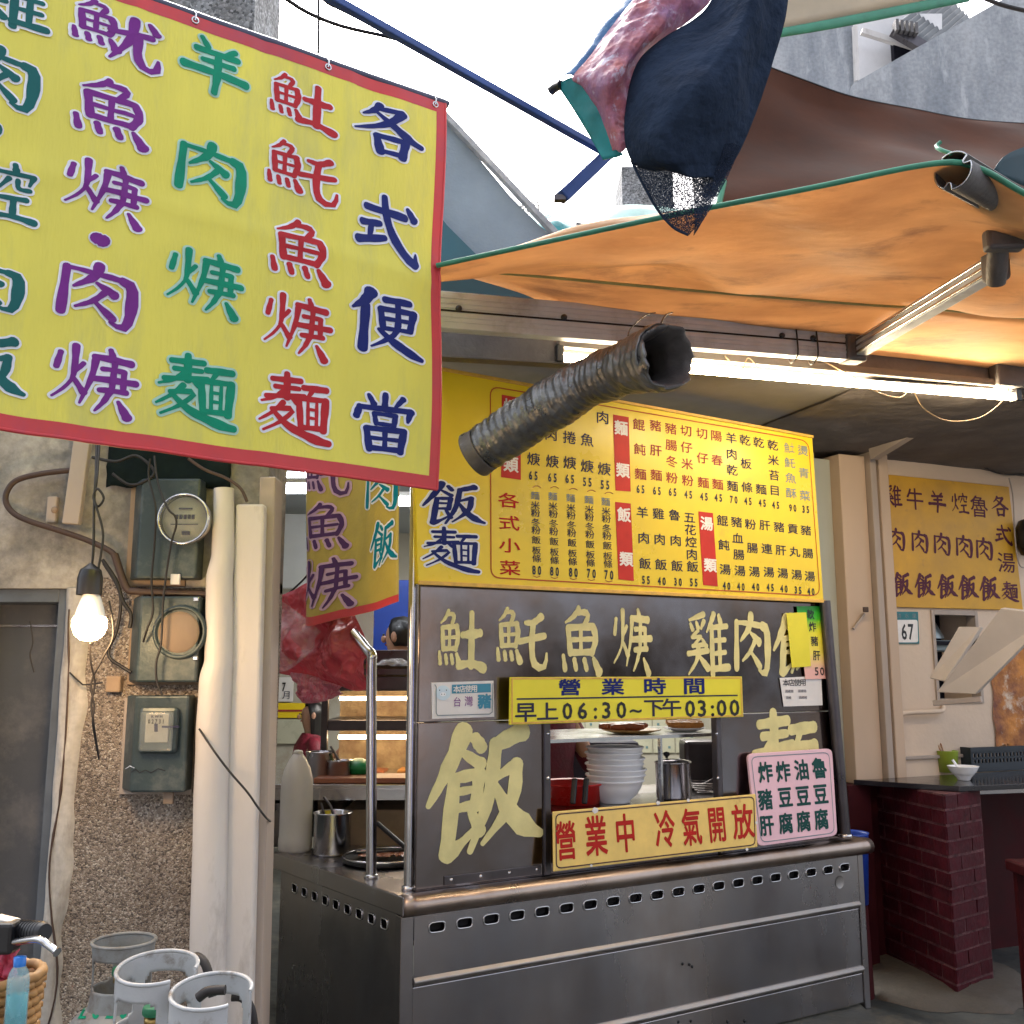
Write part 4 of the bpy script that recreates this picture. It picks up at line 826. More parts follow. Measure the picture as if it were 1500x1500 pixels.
# ============================================================ BIG BANNER
def banner():
    br = P(640, 719, 3.0); BPn = Plane((br.x, br.y, 0), (.8, .6, 0))
    s1b, z1b = BPn.sz(640, 717); s1t, z1t = BPn.sz(652, 152); s0b, z0b = BPn.sz(-130, 610); s0t, z0t = BPn.sz(-130, -122)
    def disp(a, b):
        h = (b-z1b)/(z1t-z1b); r = max(0, 1-(s1b-a)/.35)
        d = .016*noise.noise(Vector((a*2.2, b*1.1, 3)))+.005*noise.noise(Vector((a*10, b*1.0, 9)))*(.4+.9*h)+.004*noise.noise(Vector((a*5-b*4, b*3, 4)))
        d += .012*math.exp(-((h-.93)/.05)**2)*noise.noise(Vector((a*6, 1, 1)))
        for a_, am in ((.34, .004), (.62, -.004), (.98, .005), (1.33, -.004), (1.62, .004)): d += am*math.exp(-((s1b-a-a_+.01*sin(b*4))/.022)**2)
        d += .004*math.exp(-((h-.52)/.02)**2)
        d += .010*r*r*sin(h*9)
        return d
    BP = Plane(BPn.o, BPn.u, disp=disp)
    def uv(u, v, d=0):
        a = (s0b+(s1b-s0b)*u)*(1-v)+(s0t+(s1t-s0t)*u)*v; zb = z0b+(z1b-z0b)*u; zt = z0t+(z1t-z0t)*u
        zb += .004*noise.noise(Vector((u*9, 0, 0))); return BP.at(a, zb+(zt-zb)*v, d)
    t = thing('banner', uv(1, 0), 'large yellow vinyl banner with red border and brush menu characters hanging in the left foreground', 'banner')
    e = .022; ev = .03
    mb = MB(); mb.grid(lambda u, v: uv(u, v), 90, 60); mb.build('cloth', M['banner'], t, solid=.0015)
    mb = MB(); o_ = .0014
    mb.grid(lambda u, v: uv(u, v*ev, o_), 90, 1); mb.grid(lambda u, v: uv(u, 1-ev+v*ev, o_), 90, 1); mb.grid(lambda u, v: uv(1-e+u*e, ev+v*(1-2*ev), o_), 1, 60)
    mb.build('border', M['banner_red'], t, fixn=False)
    # stitched welt that rolls over the edge
    mb = MB(); mb.tube([uv(1, v/40, 0) for v in range(41)], .0045, 6); mb.tube([uv(u/60, 0, 0) for u in range(61)], .005, 6); mb.build('hem', M['banner_red'], t)
    mb = MB(); mb.tube([uv(u/8, 1, -.018)+Z*.012 for u in range(9)]+[uv(1, 1, -.018)+Z*.012+BP.u*.02], .014, 12); mb.build('pole', mat('dark_pole', (.05, .055, .11), .4, var=.3), t)
    for u in (.18, .45, .72, .975):
        mb = MB(); c = uv(u, 1-.012, .003); mb.tube([c+(BP.u*cos(a)+Z*sin(a))*.009 for a in [2*pi*k/14 for k in range(14)]], .0025, 6, closed=True); mb.build('eyelet', M['steel_bright'], t)
        mb = MB(); mb.tube([c, c+Z*.02+BP.n*.004, c+Z*.035-BP.n*.02, c+Z*.01-BP.n*.03], .0025, 6); mb.build('tie', M['steel_bright'], t)
    sg = Sign(BP, .003)
    def ch(c, x0, y0, x1, y1, m, halo):
        w_ = x1-x0; y = (y0+y1)/2; sl = .145+.195*max(0, min(1, (690-y)/650)); h = (y1-y0)-.55*sl*w_
        sg.char(c, (x0+x1)/2, y, w_*.97, h, M[m], brush=True, halo=M[halo], hw=3.6, wk=1.18)
    for c, x0, y0, x1, y1 in (('各', 517, 148, 620, 238), ('式', 523, 283, 617, 388), ('便', 514, 425, 620, 527), ('當', 515, 574, 609, 667)): ch(c, x0, y0, x1, y1, 'blue', 'white')
    for c, x0, y0, x1, y1 in (('鮏', 392, 107, 494, 197), ('魠', 388, 208, 498, 305), ('魚', 390, 320, 487, 417), ('焿', 385, 430, 486, 529), ('麵', 379, 545, 485, 653)): ch(c, x0, y0, x1, y1, 'red', 'white')
    for c, x0, y0, x1, y1 in (('羊', 265, 52, 364, 150), ('肉', 257, 207, 358, 305), ('焿', 243, 364, 357, 467), ('麵', 229, 517, 349, 631)): ch(c, x0, y0, x1, y1, 'green', 'halo_green')
    for c, x0, y0, x1, y1 in (('魷', 100, 2, 240, 108), ('魚', 100, 112, 223, 218), ('焿', 92, 233, 218, 335), ('肉', 84, 383, 200, 486), ('焿', 73, 503, 204, 614)): ch(c, x0, y0, x1, y1, 'purple', 'white')
    sg.char('・', 145, 352, 34, 24, M['purple'], brush=True, halo=M['white'], hw=8); sg.char('・', -12, 188, 34, 28, M['teal'], brush=True, halo=M['white'], hw=8)
    for c, x0, y0, x1, y1 in (('雞', -60, -60, 76, 52), ('肉', -62, 62, 56, 166), ('焢', -70, 226, 58, 334), ('肉', -86, 374, 33, 460), ('飯', -92, 484, 39, 590)): ch(c, x0, y0, x1, y1, 'teal', 'white')
    sg.build('lettering', t)
banner()

def banner_small():
    # hangs along the left side of the stall; left edge curls
    rowT = [P(447, 640, 4.55), P(462, 640, 4.35), P(500, 642, 4.15), P(550, 645, 3.95), P(586, 648, 3.84)]
    rowB = [P(451, 908, 4.52), P(456, 917, 4.33), P(500, 905, 4.13), P(548, 894, 3.94), P(586, 881, 3.83)]
    T = even(crv(rowT, 12), 60); Bt = even(crv(rowB, 12), 60)
    t = thing('banner', Bt[-1], 'small ochre banner with purple and turquoise characters hanging beside the steel post', 'banner')
    def uv(u, v, d=0):
        p = lerpline(Bt, u).lerp(lerpline(T, u), v); k = min(59, max(1, int(u*60))); tg = (Bt[k]-Bt[k-1]).normalized(); n = tg.cross(Z).normalized()
        return p+n*(d+.010*sin(u*7)+.006*noise.noise(Vector((u*6, v*2, 1))))
    mb = MB(); mb.grid(lambda u, v: uv(u, v), 40, 20); mb.build('cloth', M['banner2'], t, solid=.0015)
    mb = MB(); mb.grid(lambda u, v: uv(u, .045*v, .0015), 40, 1); mb.build('border', M['banner_red'], t, fixn=False)
    mb = MB(); mats = [M['pink_halo'], M['purple_dark'], M['white'], M['cyan']]
    def put(c, u0, v0, u1, v1, hm, m):
        for lay, ex, dd in ((hm, 4.5, .0030), (m, 0, .0048)):
            for i, st in enumerate(stroke_polys(c, ex)):
                for po in st:
                    vs = [uv(u0+(u1-u0)*x, v0+(v1-v0)*y, dd+.00006*i) for x, y in po if True]; mb.add(vs, [tuple(range(len(vs)))], lay)
    put('魠', .14, .66, .60, .93, 0, 1); put('魚', .13, .38, .60, .63, 0, 1); put('焿', .07, .06, .66, .33, 0, 1)
    put('雞', .74, .84, 1.0, .99, 2, 3); put('肉', .74, .57, .99, .80, 2, 3); put('飯', .78, .24, .99, .50, 2, 3); put('肉', -.01, .38, .10, .55, 2, 3)
    mb.build('lettering', mats, t, fixn=False)
banner_small()

# ============================================================ DUCT, BEAM, LAMP, AWNING ARM
def duct():
    p = [P(693, 668, 3.66), P(735, 640, 3.60), P(800, 597, 3.48), P(860, 562, 3.34), P(905, 543, 3.2), P(940, 532, 3.08), P(972, 522, 2.98)]
    c = even(crv(p, 12), 150); t = thing('flexible_duct', c[0], 'ribbed grey foil exhaust duct sticking out of the menu board up to the beam', 'exhaust duct')
    rr = []
    for i, q in enumerate(c):
        u = i/150; r = .086+.004*sin(u*5)+.002*u
        r += .0016*sin(i*2*pi/5.6+1.5*noise.noise(q*6))*(1 if u > .09 else 0)+.006*noise.noise(q*9)
        if u < .06: r -= .004
        if u > .84: r += .016*(u-.84)/.16+.004*noise.noise(q*30)
        rr.append(r)
    mb = MB(); mb.tube(c, rr, 40, caps=False)
    # dent the skin a little
    mb.v = [v+(v-c[min(150, i//40)]).normalized()*(.008*noise.noise(v*9)+.004*noise.noise(v*28)+(.006*ridge(v*22) if i < 40*14 or i > 40*112 else 0)) for i, v in enumerate(mb.v)]
    mb.build('duct_skin', M['duct'], t, solid=.003)
    # crumpled mouth: inner lining folded back
    end = c[-1]; T = (c[-1]-c[-6]).normalized(); ref = Vector((0, 0, 1)); n1 = (ref-T*ref.dot(T)).normalized(); n2 = T.cross(n1)
    mb = MB(); K = 48
    def fn(u, v):
        a = 2*pi*u; base = .098*(1-.06*cos(a-1))
        r = base*(1.0-.30*min(1, v*1.6))+.006*noise.noise(Vector((cos(a)*3, sin(a)*3, v*4)))
        h = .035-.028*abs(sin(a*1.5+.6))+.030*noise.noise(Vector((cos(a)*3, sin(a)*3, 1)))
        q = end+T*(h*(1-v)-.16*v**1.5)+(n1*cos(a)+n2*sin(a))*r; return q
    mb.grid(fn, K, 10); mb.build('duct_lining', M['alu_dark'], t, solid=.003)
    mb = MB()
    def f2(u, v):
        a = 2*pi*u; h = .035-.028*abs(sin(a*1.5+.6))+.030*noise.noise(Vector((cos(a)*3, sin(a)*3, 1)))
        r = .098*(1-.06*cos(a-1))+.006*noise.noise(Vector((cos(a)*3, sin(a)*3, 0)))+.007*sin(v*pi)+.002*sin(v*16+4*noise.noise(Vector((cos(a)*2, sin(a)*2, 2))))
        return end+T*(h*(1-v)-.055*v)+(n1*cos(a)+n2*sin(a))*r
    mb.grid(f2, K, 14); mb.build('duct_cuff', M['duct'], t, solid=.003)
    mb = MB(); mb.tube(crv([P(920, 492, 3.1), P(925, 480, 3.2), P(945, 462, 3.4), P(960, 458, 3.7)], 6), .0025, 5); mb.build('tie_wire', M['rubber'], t)
    mb = MB(); mb.tube(crv([P(968, 474, 2.97), P(975, 462, 3.1), P(985, 458, 3.5)], 6), .003, 5); mb.build('tie_wire', M['rubber'], t)
    mb = MB(); mb.tube([c[i] for i in range(0, 9)], [.087]*9, 40, caps=False); mb.build('duct_collar', M['alu_dark'], t, solid=.002)
duct()
def beam():
    a = P(560, 449, 3.48); b = P(1239, 505, 4.05)
    t = thing('awning_rail', a, 'ribbed aluminium awning rail running above the tube lamp', 'awning rail')
    d = (b-a).normalized(); up = Z; n = d.cross(Z).normalized(); up = n.cross(d).normalized()
    if n.y > 0: n = -n
    H = .145
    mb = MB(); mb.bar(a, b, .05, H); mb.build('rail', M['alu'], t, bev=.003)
    for k, (h, hh) in enumerate(((.052, .016), (.030, .012), (.012, .012), (-.022, .014), (-.042, .012))):
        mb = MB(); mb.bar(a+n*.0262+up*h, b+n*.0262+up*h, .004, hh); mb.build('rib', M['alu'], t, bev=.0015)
    mb = MB(); mb.bar(a+n*.0256-up*.004, b+n*.0256-up*.004, .003, .007); mb.build('groove', M['hole'], t)
    for x, y in ((674, 455), (826, 468), (1176, 497), (1230, 501)):
        f = (x-560)/(1239-560); f = (P(x, y, 3.7).x-a.x)/(b.x-a.x)*1.0; q = a.lerp(b, f*.985)
        mb = MB(); mb.lathe([(.0001, .01), (.011, .008), (.013, 0)], q+n*.028+up*.006, 12, axis=n); mb.build('bolt', M['black'], t)
    mb = MB(); mb.bar(b-d*.02, b+d*.075, .085, .155); mb.build('end_bracket', M['alu_dark'], t, bev=.012)
    # string tied round the rail
    mb = MB()
    for x in (1158, 1190):
        q = a.lerp(b, (P(x, 497, 4).x-a.x)/(b.x-a.x)); mb.tube(crv([q+n*.03+up*.07, q+n*.036+up*.0, q+n*.03-up*.075, q-n*.03-up*.08, q-n*.03+up*.07, q+n*.03+up*.07], 5), .0035, 6)
    q = a.lerp(b, (P(1175, 497, 4).x-a.x)/(b.x-a.x)); mb.tube(crv([q+n*.03+up*.07-d*.04, q+n*.045+up*.085, q+n*.03+up*.07+d*.10], 6), .004, 6)
    mb.build('string', M['rubber'], t)
beam()
def back_beam():
    a = P(560, 497, 3.68); b = P(1570, 560, 4.66); t = thing('beam', a, 'grimy grey metal beam behind the awning rail carrying the tube lamp', 'beam')
    mb = MB(); mb.bar(a, b, .06, .135); mb.build('web', M['alu_dark'], t, bev=.004)
    n = (b-a).cross(Z).normalized(); n = n if n.y < 0 else -n
    mb = MB(); mb.bar(a-Z*.068+n*.030, b-Z*.068+n*.030, .04, .010); mb.build('flange', M['alu_dark'], t, bev=.002)
    mb = MB(); q = P(1470, 545, 4.5); mb.bar(q-(b-a).normalized()*.09+n*.03, q+(b-a).normalized()*.16+n*.03, .06, .17); mb.build('bracket', M['alu_dark'], t, bev=.01)
back_beam()
def lamp():
    a = P(822, 521, 3.86); b = P(1482, 581, 4.50); a = P(826, 524, 3.86)
    t = thing('tube_lamp', a, 'lit warm white fluorescent tube lamp slung under the beam above the menu board', 'tube lamp')
    d = (b-a).normalized(); n = d.cross(Z).normalized(); n = n if n.y < 0 else -n
    mb = MB(); mb.bar(a+Z*.055-d*.03, b+Z*.055+d*.03, .05, .035); mb.build('housing', M['tube_housing'], t, bev=.006)
    mid = a.lerp(b, .5)
    for k, (p, q) in enumerate(((a, b),)):
        mb = MB(); mb.tube([p, p.lerp(q, .5), q], .019, 16); mb.build('tube', M['tube'], t)
    for p, s_ in ((a, -1), (b, 1)):
        mb = MB(); mb.box(p+d*s_*.022+Z*.012, (.03, .05, .075), (d, n, Z)); mb.build('socket', M['black'], t, bev=.005)
    mb = MB(); L = [a.lerp(b, f)+n*.03+Z*z_ for f, z_ in ((.52, .09), (.60, .02), (.66, -.045), (.71, -.06), (.74, -.02), (.765, -.10), (.82, -.15), (.90, -.125), (.965, -.03), (.985, .05))]
    mb.tube(crv(L, 6), .0028, 5); mb.build('cord', mat('pale_cord', (.5, .36, .2), .5), t)
    mb = MB(); mb.tube(crv([a.lerp(b, .32)+n*.03+Z*.06, a.lerp(b, .35)+n*.04+Z*.0, a.lerp(b, .37)+n*.03+Z*.06, a.lerp(b, .39)+n*.04+Z*.01], 6), .0022, 5); mb.build('cord', mat('pale_cord2', (.5, .36, .2), .5), t)
lamp()
def arm():
    b = P(1262, 508, 4.02); e = P(1452, 393, 3.15); t = thing('folding_arm', b, 'folding aluminium awning arm reaching from the rail up to the roller tube', 'awning arm')
    d = (e-b).normalized(); s_ = d.cross(Z).normalized(); s_ = s_ if s_.y < 0 else -s_; up = d.cross(s_).normalized(); up = up if up.z > 0 else -up
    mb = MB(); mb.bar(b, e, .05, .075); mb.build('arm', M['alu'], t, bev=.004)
    for k in (-.026, .0, .026): mb = MB(); mb.bar(b+s_*.027+up*k, e+s_*.027+up*k, .006, .010); mb.build('rib', M['steel_bright'], t, bev=.002)
    for q in (b+d*.03, b+d*.06): pass
    mb = MB(); mb.bar(e-d*.01, e+d*.055, .075, .11); mb.build('elbow', M['alu_dark'], t, bev=.015)
    j0 = P(1459, 415, 3.08); j1 = P(1464, 335, 2.95)
    mb = MB(); mb.tube([j0, j0.lerp(j1, .3), j0.lerp(j1, .7), j1], [.030, .034, .032, .030], 16); mb.build('joint', M['alu_dark'], t)
    mb = MB(); mb.box(P(1470, 352, 2.94), (.12, .05, .07)); mb.build('clamp', M['alu_dark'], t, bev=.012)
    mb = MB(); mb.tube(crv([P(1450, 340, 2.94), P(1449, 330, 2.94), P(1446, 320, 2.95)], 4), .006, 6); mb.build('hook', M['rubber'], t)
arm()
def roller():
    a = P(1396, 250, 2.55); b = P(1570, 350, 3.15); t = thing('roller_tube', a, 'grooved aluminium awning roller tube with its open keyed end towards the street', 'awning roller')
    d = (b-a).normalized(); x = d.cross(Z).normalized(); y = x.cross(d).normalized(); R = .052; t_ = .004
    # section of the extrusion: circle with three keyways
    pts = []
    for k in range(72):
        g = 2*pi*k/72; r = R
        for c0 in (0.4, 2.3, 4.3):
            dd = abs((g-c0+pi) % (2*pi)-pi)
            if dd < .20: r = R-.019*(1-(dd/.20)**6)
        pts.append((r*cos(g), r*sin(g)))
    mb = MB(); K = 72; vs = []
    for j in range(9):
        q = a.lerp(b, j/8); vs += [q+x*px_+y*py_ for px_, py_ in pts]
    mb.add(vs, [(j*K+k, j*K+(k+1) % K, (j+1)*K+(k+1) % K, (j+1)*K+k) for j in range(8) for k in range(K)]); mb.build('tube', M['alu_dark'], t, solid=.004)
    mb = MB(); mb.tube([a-d*.001+x*px_*.98+y*py_*.98 for px_, py_ in pts], .0024, 5, closed=True); mb.build('cut_edge', M['steel_bright'], t)
    mb = MB(); mb.tube(crv([a+Z*.05, a+Z*.075-x*.03, P(1372, 214, 2.6), P(1378, 208, 2.6)], 6), .006, 6); mb.build('loose_strap', M['hem'], t)
roller()
def tarps():
    # orange tarp, crease and valance
    F_ = [P(640, 389, 3.0), P(820, 350, 2.85), P(1000, 312, 2.72), P(1180, 277, 2.62), P(1365, 240, 2.54), P(1432, 246, 2.55), P(1500, 283, 2.62), P(1580, 325, 2.7)]
    Cr = [P(640, 391, 3.25), P(790, 404, 3.35), P(930, 417, 3.42), P(1080, 430, 3.52), P(1250, 444, 3.65), P(1370, 452, 3.75), P(1500, 465, 3.85), P(1580, 472, 3.9)]
    Bk = [P(640, 393, 3.45), P(760, 428, 3.7), P(850, 462, 3.85), P(1050, 490, 4.05), P(1250, 525, 4.35), P(1370, 540, 4.5), P(1500, 562, 4.7), P(1580, 575, 4.8)]
    t = thing('awning', F_[4], 'translucent orange tarp awning stretched over the rail with green hem', 'awning')
    mid = [f.lerp(c, .5)+Z*(-.03) for f, c in zip(F_, Cr)]
    mb = MB(); patch([F_, mid, Cr], 90, 40, .10, 1.3, mb, rg=.004); mb.build('canopy_cloth', M['orange'], t, solid=.002)
    mb = MB(); patch([Cr, Bk], 70, 10, .010, 2.5, mb, smoothrows=False); mb.build('valance_cloth', M['orange'], t, solid=.002)
    mb = MB(); q = even(crv(Cr, 8), 60); mb.tube([p+Vector((0, -.004, -.004)) for p in q], .006, 6); mb.build('crease_reflection', mat('reflection_green', (.34, .36, .14), .5, var=.3), t)  # greenish line paints the light reflected along the tarp's fold
    mb = MB(); q = even(crv(F_, 8), 80); mb.tube(q, .0085, 8); mb.build('hem', M['hem'], t)
    # brown tarp further up the alley
    T = [P(1105, 90, 3.7), P(1180, 118, 3.75), P(1250, 142, 3.8), P(1340, 160, 3.85), P(1430, 176, 3.9), P(1560, 184, 4.0)]
    M1 = [P(1080, 180, 3.5), P(1170, 195, 3.55), P(1250, 205, 3.6), P(1330, 212, 3.6), P(1430, 225, 3.65), P(1560, 230, 3.7)]
    Bm = [P(1046, 310, 3.2), P(1150, 300, 3.2), P(1250, 285, 3.2), P(1340, 275, 3.2), P(1430, 290, 3.2), P(1560, 330, 3.2)]
    t = thing('awning', T[0], 'dark brown translucent tarp awning higher up behind the roller tube', 'awning')
    mb = MB(); patch([T, M1, Bm], 70, 40, .05, 1.2, mb); mb.build('canopy_cloth', M['brown_tarp'], t, solid=.002)
    mb = MB(); mb.tube(even(crv(T, 8), 50), .004, 6); mb.build('hem', M['black'], t)
    mb = MB(); mb.tube([P(1060, 265, 3.19), P(1052, 300, 3.15)], .012, 6); mb.build('edge_tape', M['hem'], t)
    # dark teal flap right of the roller
    mb = MB(); patch([[P(1455, 250, 2.85), P(1475, 226, 2.86), P(1530, 205, 2.9)], [P(1456, 251, 2.85), P(1490, 268, 2.86), P(1540, 290, 2.9)]], 8, 5, .0, 1, mb, smoothrows=False)
    tag(mb.build('tarp_flap', M['navy_tarp'], solid=.003), 'dark teal tarp flap beside the roller tube at the right edge', 'tarp')
    # pale strip awning with green band at the top
    t = thing('awning', P(1150, 20, 3.0), 'pale beige awning edge with green band in the top right of the sky', 'awning')
    r1 = [P(1130, -30, 3.0), P(1260, -45, 3.0), P(1450, -70, 3.1)]; r2 = [P(1132, 44, 3.0), P(1240, 24, 3.0), P(1420, -12, 3.1)]; r3 = [P(1132, 56, 3.0), P(1240, 38, 3.0), P(1420, 2, 3.1)]
    mb = MB(); patch([r1, r2], 20, 5, .01, 2, mb, smoothrows=False); mb.build('canopy_cloth', M['beige_tarp'], t, solid=.003)
    mb = MB(); patch([r2, r3], 20, 2, .0, 2, mb, smoothrows=False); mb.build('hem', M['hem'], t, solid=.005)
tarps()
def overhead():
    # blue pole and stub arm
    t = thing('awning_pole', P(870, 215, 2.45), 'blue painted steel pole slanting across the sky with a stub arm at its end', 'pole')
    mb = MB(); mb.bar(P(440, -28, 1.9), P(885, 222, 2.45), .019, .019); mb.build('pole', M['blue_pole'], t, bev=.003)
    mb = MB(); mb.bar(P(823, 289, 2.42), P(900, 216, 2.5), .034, .034); mb.build('stub_arm', M['blue_pole'], t, bev=.003)
    mb = MB(); q = P(820, 291, 2.42); mb.box(q, (.03, .02, .014)); mb.build('end_notch', M['steel_dark'], t)
    # cables
    for nm, pts, r, lab in (('cable', [P(410, -8, 1.9), P(450, 18, 1.95), P(500, 38, 2.0), P(560, 52, 2.05), P(590, 60, 2.1)], .0045, 'thin black cable curving under the blue pole'),
                            ('cable', [P(466, -10, 2.6), P(467, 30, 2.6), P(466, 78, 2.6)], .004, 'short vertical cable hanging above the big banner'),
                            ('cable', [P(470, -4, 2.0), P(483, 6, 2.0), P(500, 14, 2.02), P(555, 42, 2.08)], .004, 'looped cable tied along the upper end of the blue pole'),
                            ('cable', [P(1430, -8, 5), P(1470, 8, 5), P(1530, 22, 5)], .012, 'dark cable crossing the sky gap at the top right corner')):
        mb = MB(); mb.tube(crv(pts, 8), r, 6); tag(mb.build(nm, M['rubber']), lab, 'cable')
    # rolled printed tarp (blue strip, pink crumpled print, teal hem)
    t = thing('rolled_tarp', P(890, 230, 2.3), 'crumpled pink and blue printed tarp with teal hem hanging at the top centre', 'tarp')
    r0 = [P(930, -35, 2.35), P(866, 50, 2.34), P(832, 97, 2.33), P(811, 126, 2.32)]
    r1 = [P(962, -35, 2.28), P(900, 45, 2.27), P(868, 88, 2.27), P(840, 118, 2.27)]
    r2 = [P(1000, -35, 2.22), P(945, 50, 2.2), P(900, 110, 2.2), P(872, 132, 2.22)]
    r3 = [P(1052, -35, 2.28), P(1018, 40, 2.26), P(932, 80, 2.24), P(903, 226, 2.24)]
    nd = Vector((.3, -.9, .1))
    mb = MB(); patch([r0, [p+nd*.02 for p in [a.lerp(b, .5) for a, b in zip(r0, r1)]], r1], 60, 20, .02, 9, mb, nd=nd, rg=.012); mb.build('blue_strip', M['wetblue'], t, solid=.002)
    a0 = [P(956, -35, 2.27), P(892, 45, 2.26), P(862, 86, 2.26), P(838, 116, 2.26), P(853, 131, 2.25), P(880, 172, 2.24), P(897, 222, 2.24)]
    a1 = [P(1000, -35, 2.2), P(950, 40, 2.18), P(915, 90, 2.18), P(890, 128, 2.18), P(894, 152, 2.19), P(905, 190, 2.2), P(908, 226, 2.22)]
    a2 = [P(1050, -35, 2.26), P(1034, 10, 2.25), P(965, 62, 2.24), P(936, 88, 2.24), P(926, 130, 2.24), P(924, 185, 2.24), P(916, 218, 2.24)]
    mb = MB(); patch([a0, a1, a2], 130, 60, .03, 9, mb, nd=nd, rg=.022); mb.build('printed_cloth', M['wetpink'], t, solid=.002)
    b0 = [P(816, 124, 2.31), P(840, 160, 2.3), P(862, 196, 2.28), P(883, 234, 2.26)]; b1 = [P(838, 112, 2.27), P(866, 150, 2.25), P(888, 196, 2.24), P(903, 232, 2.25)]
    b2 = [P(852, 122, 2.255), P(876, 160, 2.24), P(896, 200, 2.235), P(912, 228, 2.24)]
    mb = MB(); patch([b0, b1, b2], 24, 8, .012, 10, mb, nd=nd); mb.build('teal_hem', M['teal_tarp'], t, solid=.004)
    mb = MB(); mb.tube([P(806, 134, 2.33), P(813, 128, 2.32), P(822, 124, 2.3)], .012, 8); mb.build('rod_end', M['black'], t)
    # shade net
    t = thing('shade_net', P(1005, 340, 2.2), 'dark blue shade net bundle hanging down to a point over the orange awning', 'net')
    L = [P(1062, -40, 2.22), P(1030, 18, 2.22), P(965, 62, 2.2), P(933, 95, 2.2), P(918, 150, 2.2), P(915, 205, 2.2), P(928, 240, 2.2), P(955, 250, 2.2)]
    Cn = [P(1110, -40, 2.10), P(1090, 30, 2.08), P(1050, 90, 2.06), P(1010, 140, 2.06), P(985, 190, 2.06), P(985, 232, 2.08), P(992, 245, 2.1), P(1006, 262, 2.12)]
    R = [P(1154, -40, 2.2), P(1150, 20, 2.2), P(1133, 85, 2.2), P(1112, 150, 2.2), P(1088, 210, 2.2), P(1072, 240, 2.2), P(1062, 255, 2.2), P(1054, 268, 2.2)]
    mb = MB(); patch([L, Cn, R], 100, 60, .04, 4.5, mb, nd=nd, rg=.012); mb.build('net_bundle', M['net'], t, solid=.004)
    L2 = [P(925, 235, 2.21), P(938, 262, 2.2), P(962, 305, 2.2), P(985, 332, 2.19), P(1008, 344, 2.18)]
    R2 = [P(1075, 225, 2.17), P(1062, 258, 2.17), P(1045, 292, 2.17), P(1028, 322, 2.17), P(1010, 344, 2.175)]
    mb = MB(); patch([L2, [a.lerp(b, .5)+nd*.02 for a, b in zip(L2, R2)], R2], 24, 16, .02, 8, mb, nd=nd); mb.build('net_tail', M['net_thin'], t)
    mb = MB(); mb.tube(crv(L2, 6), .0035, 6); mb.build('net_edge', M['net'], t)
    mb = MB(); patch([[p+nd*.03 for p in R2], [a.lerp(b, .45)+nd*.03 for a, b in zip(R2, L2)]], 16, 6, .02, 8, mb, smoothrows=False); mb.build('net_fold', M['net_thin'], t)
overhead()
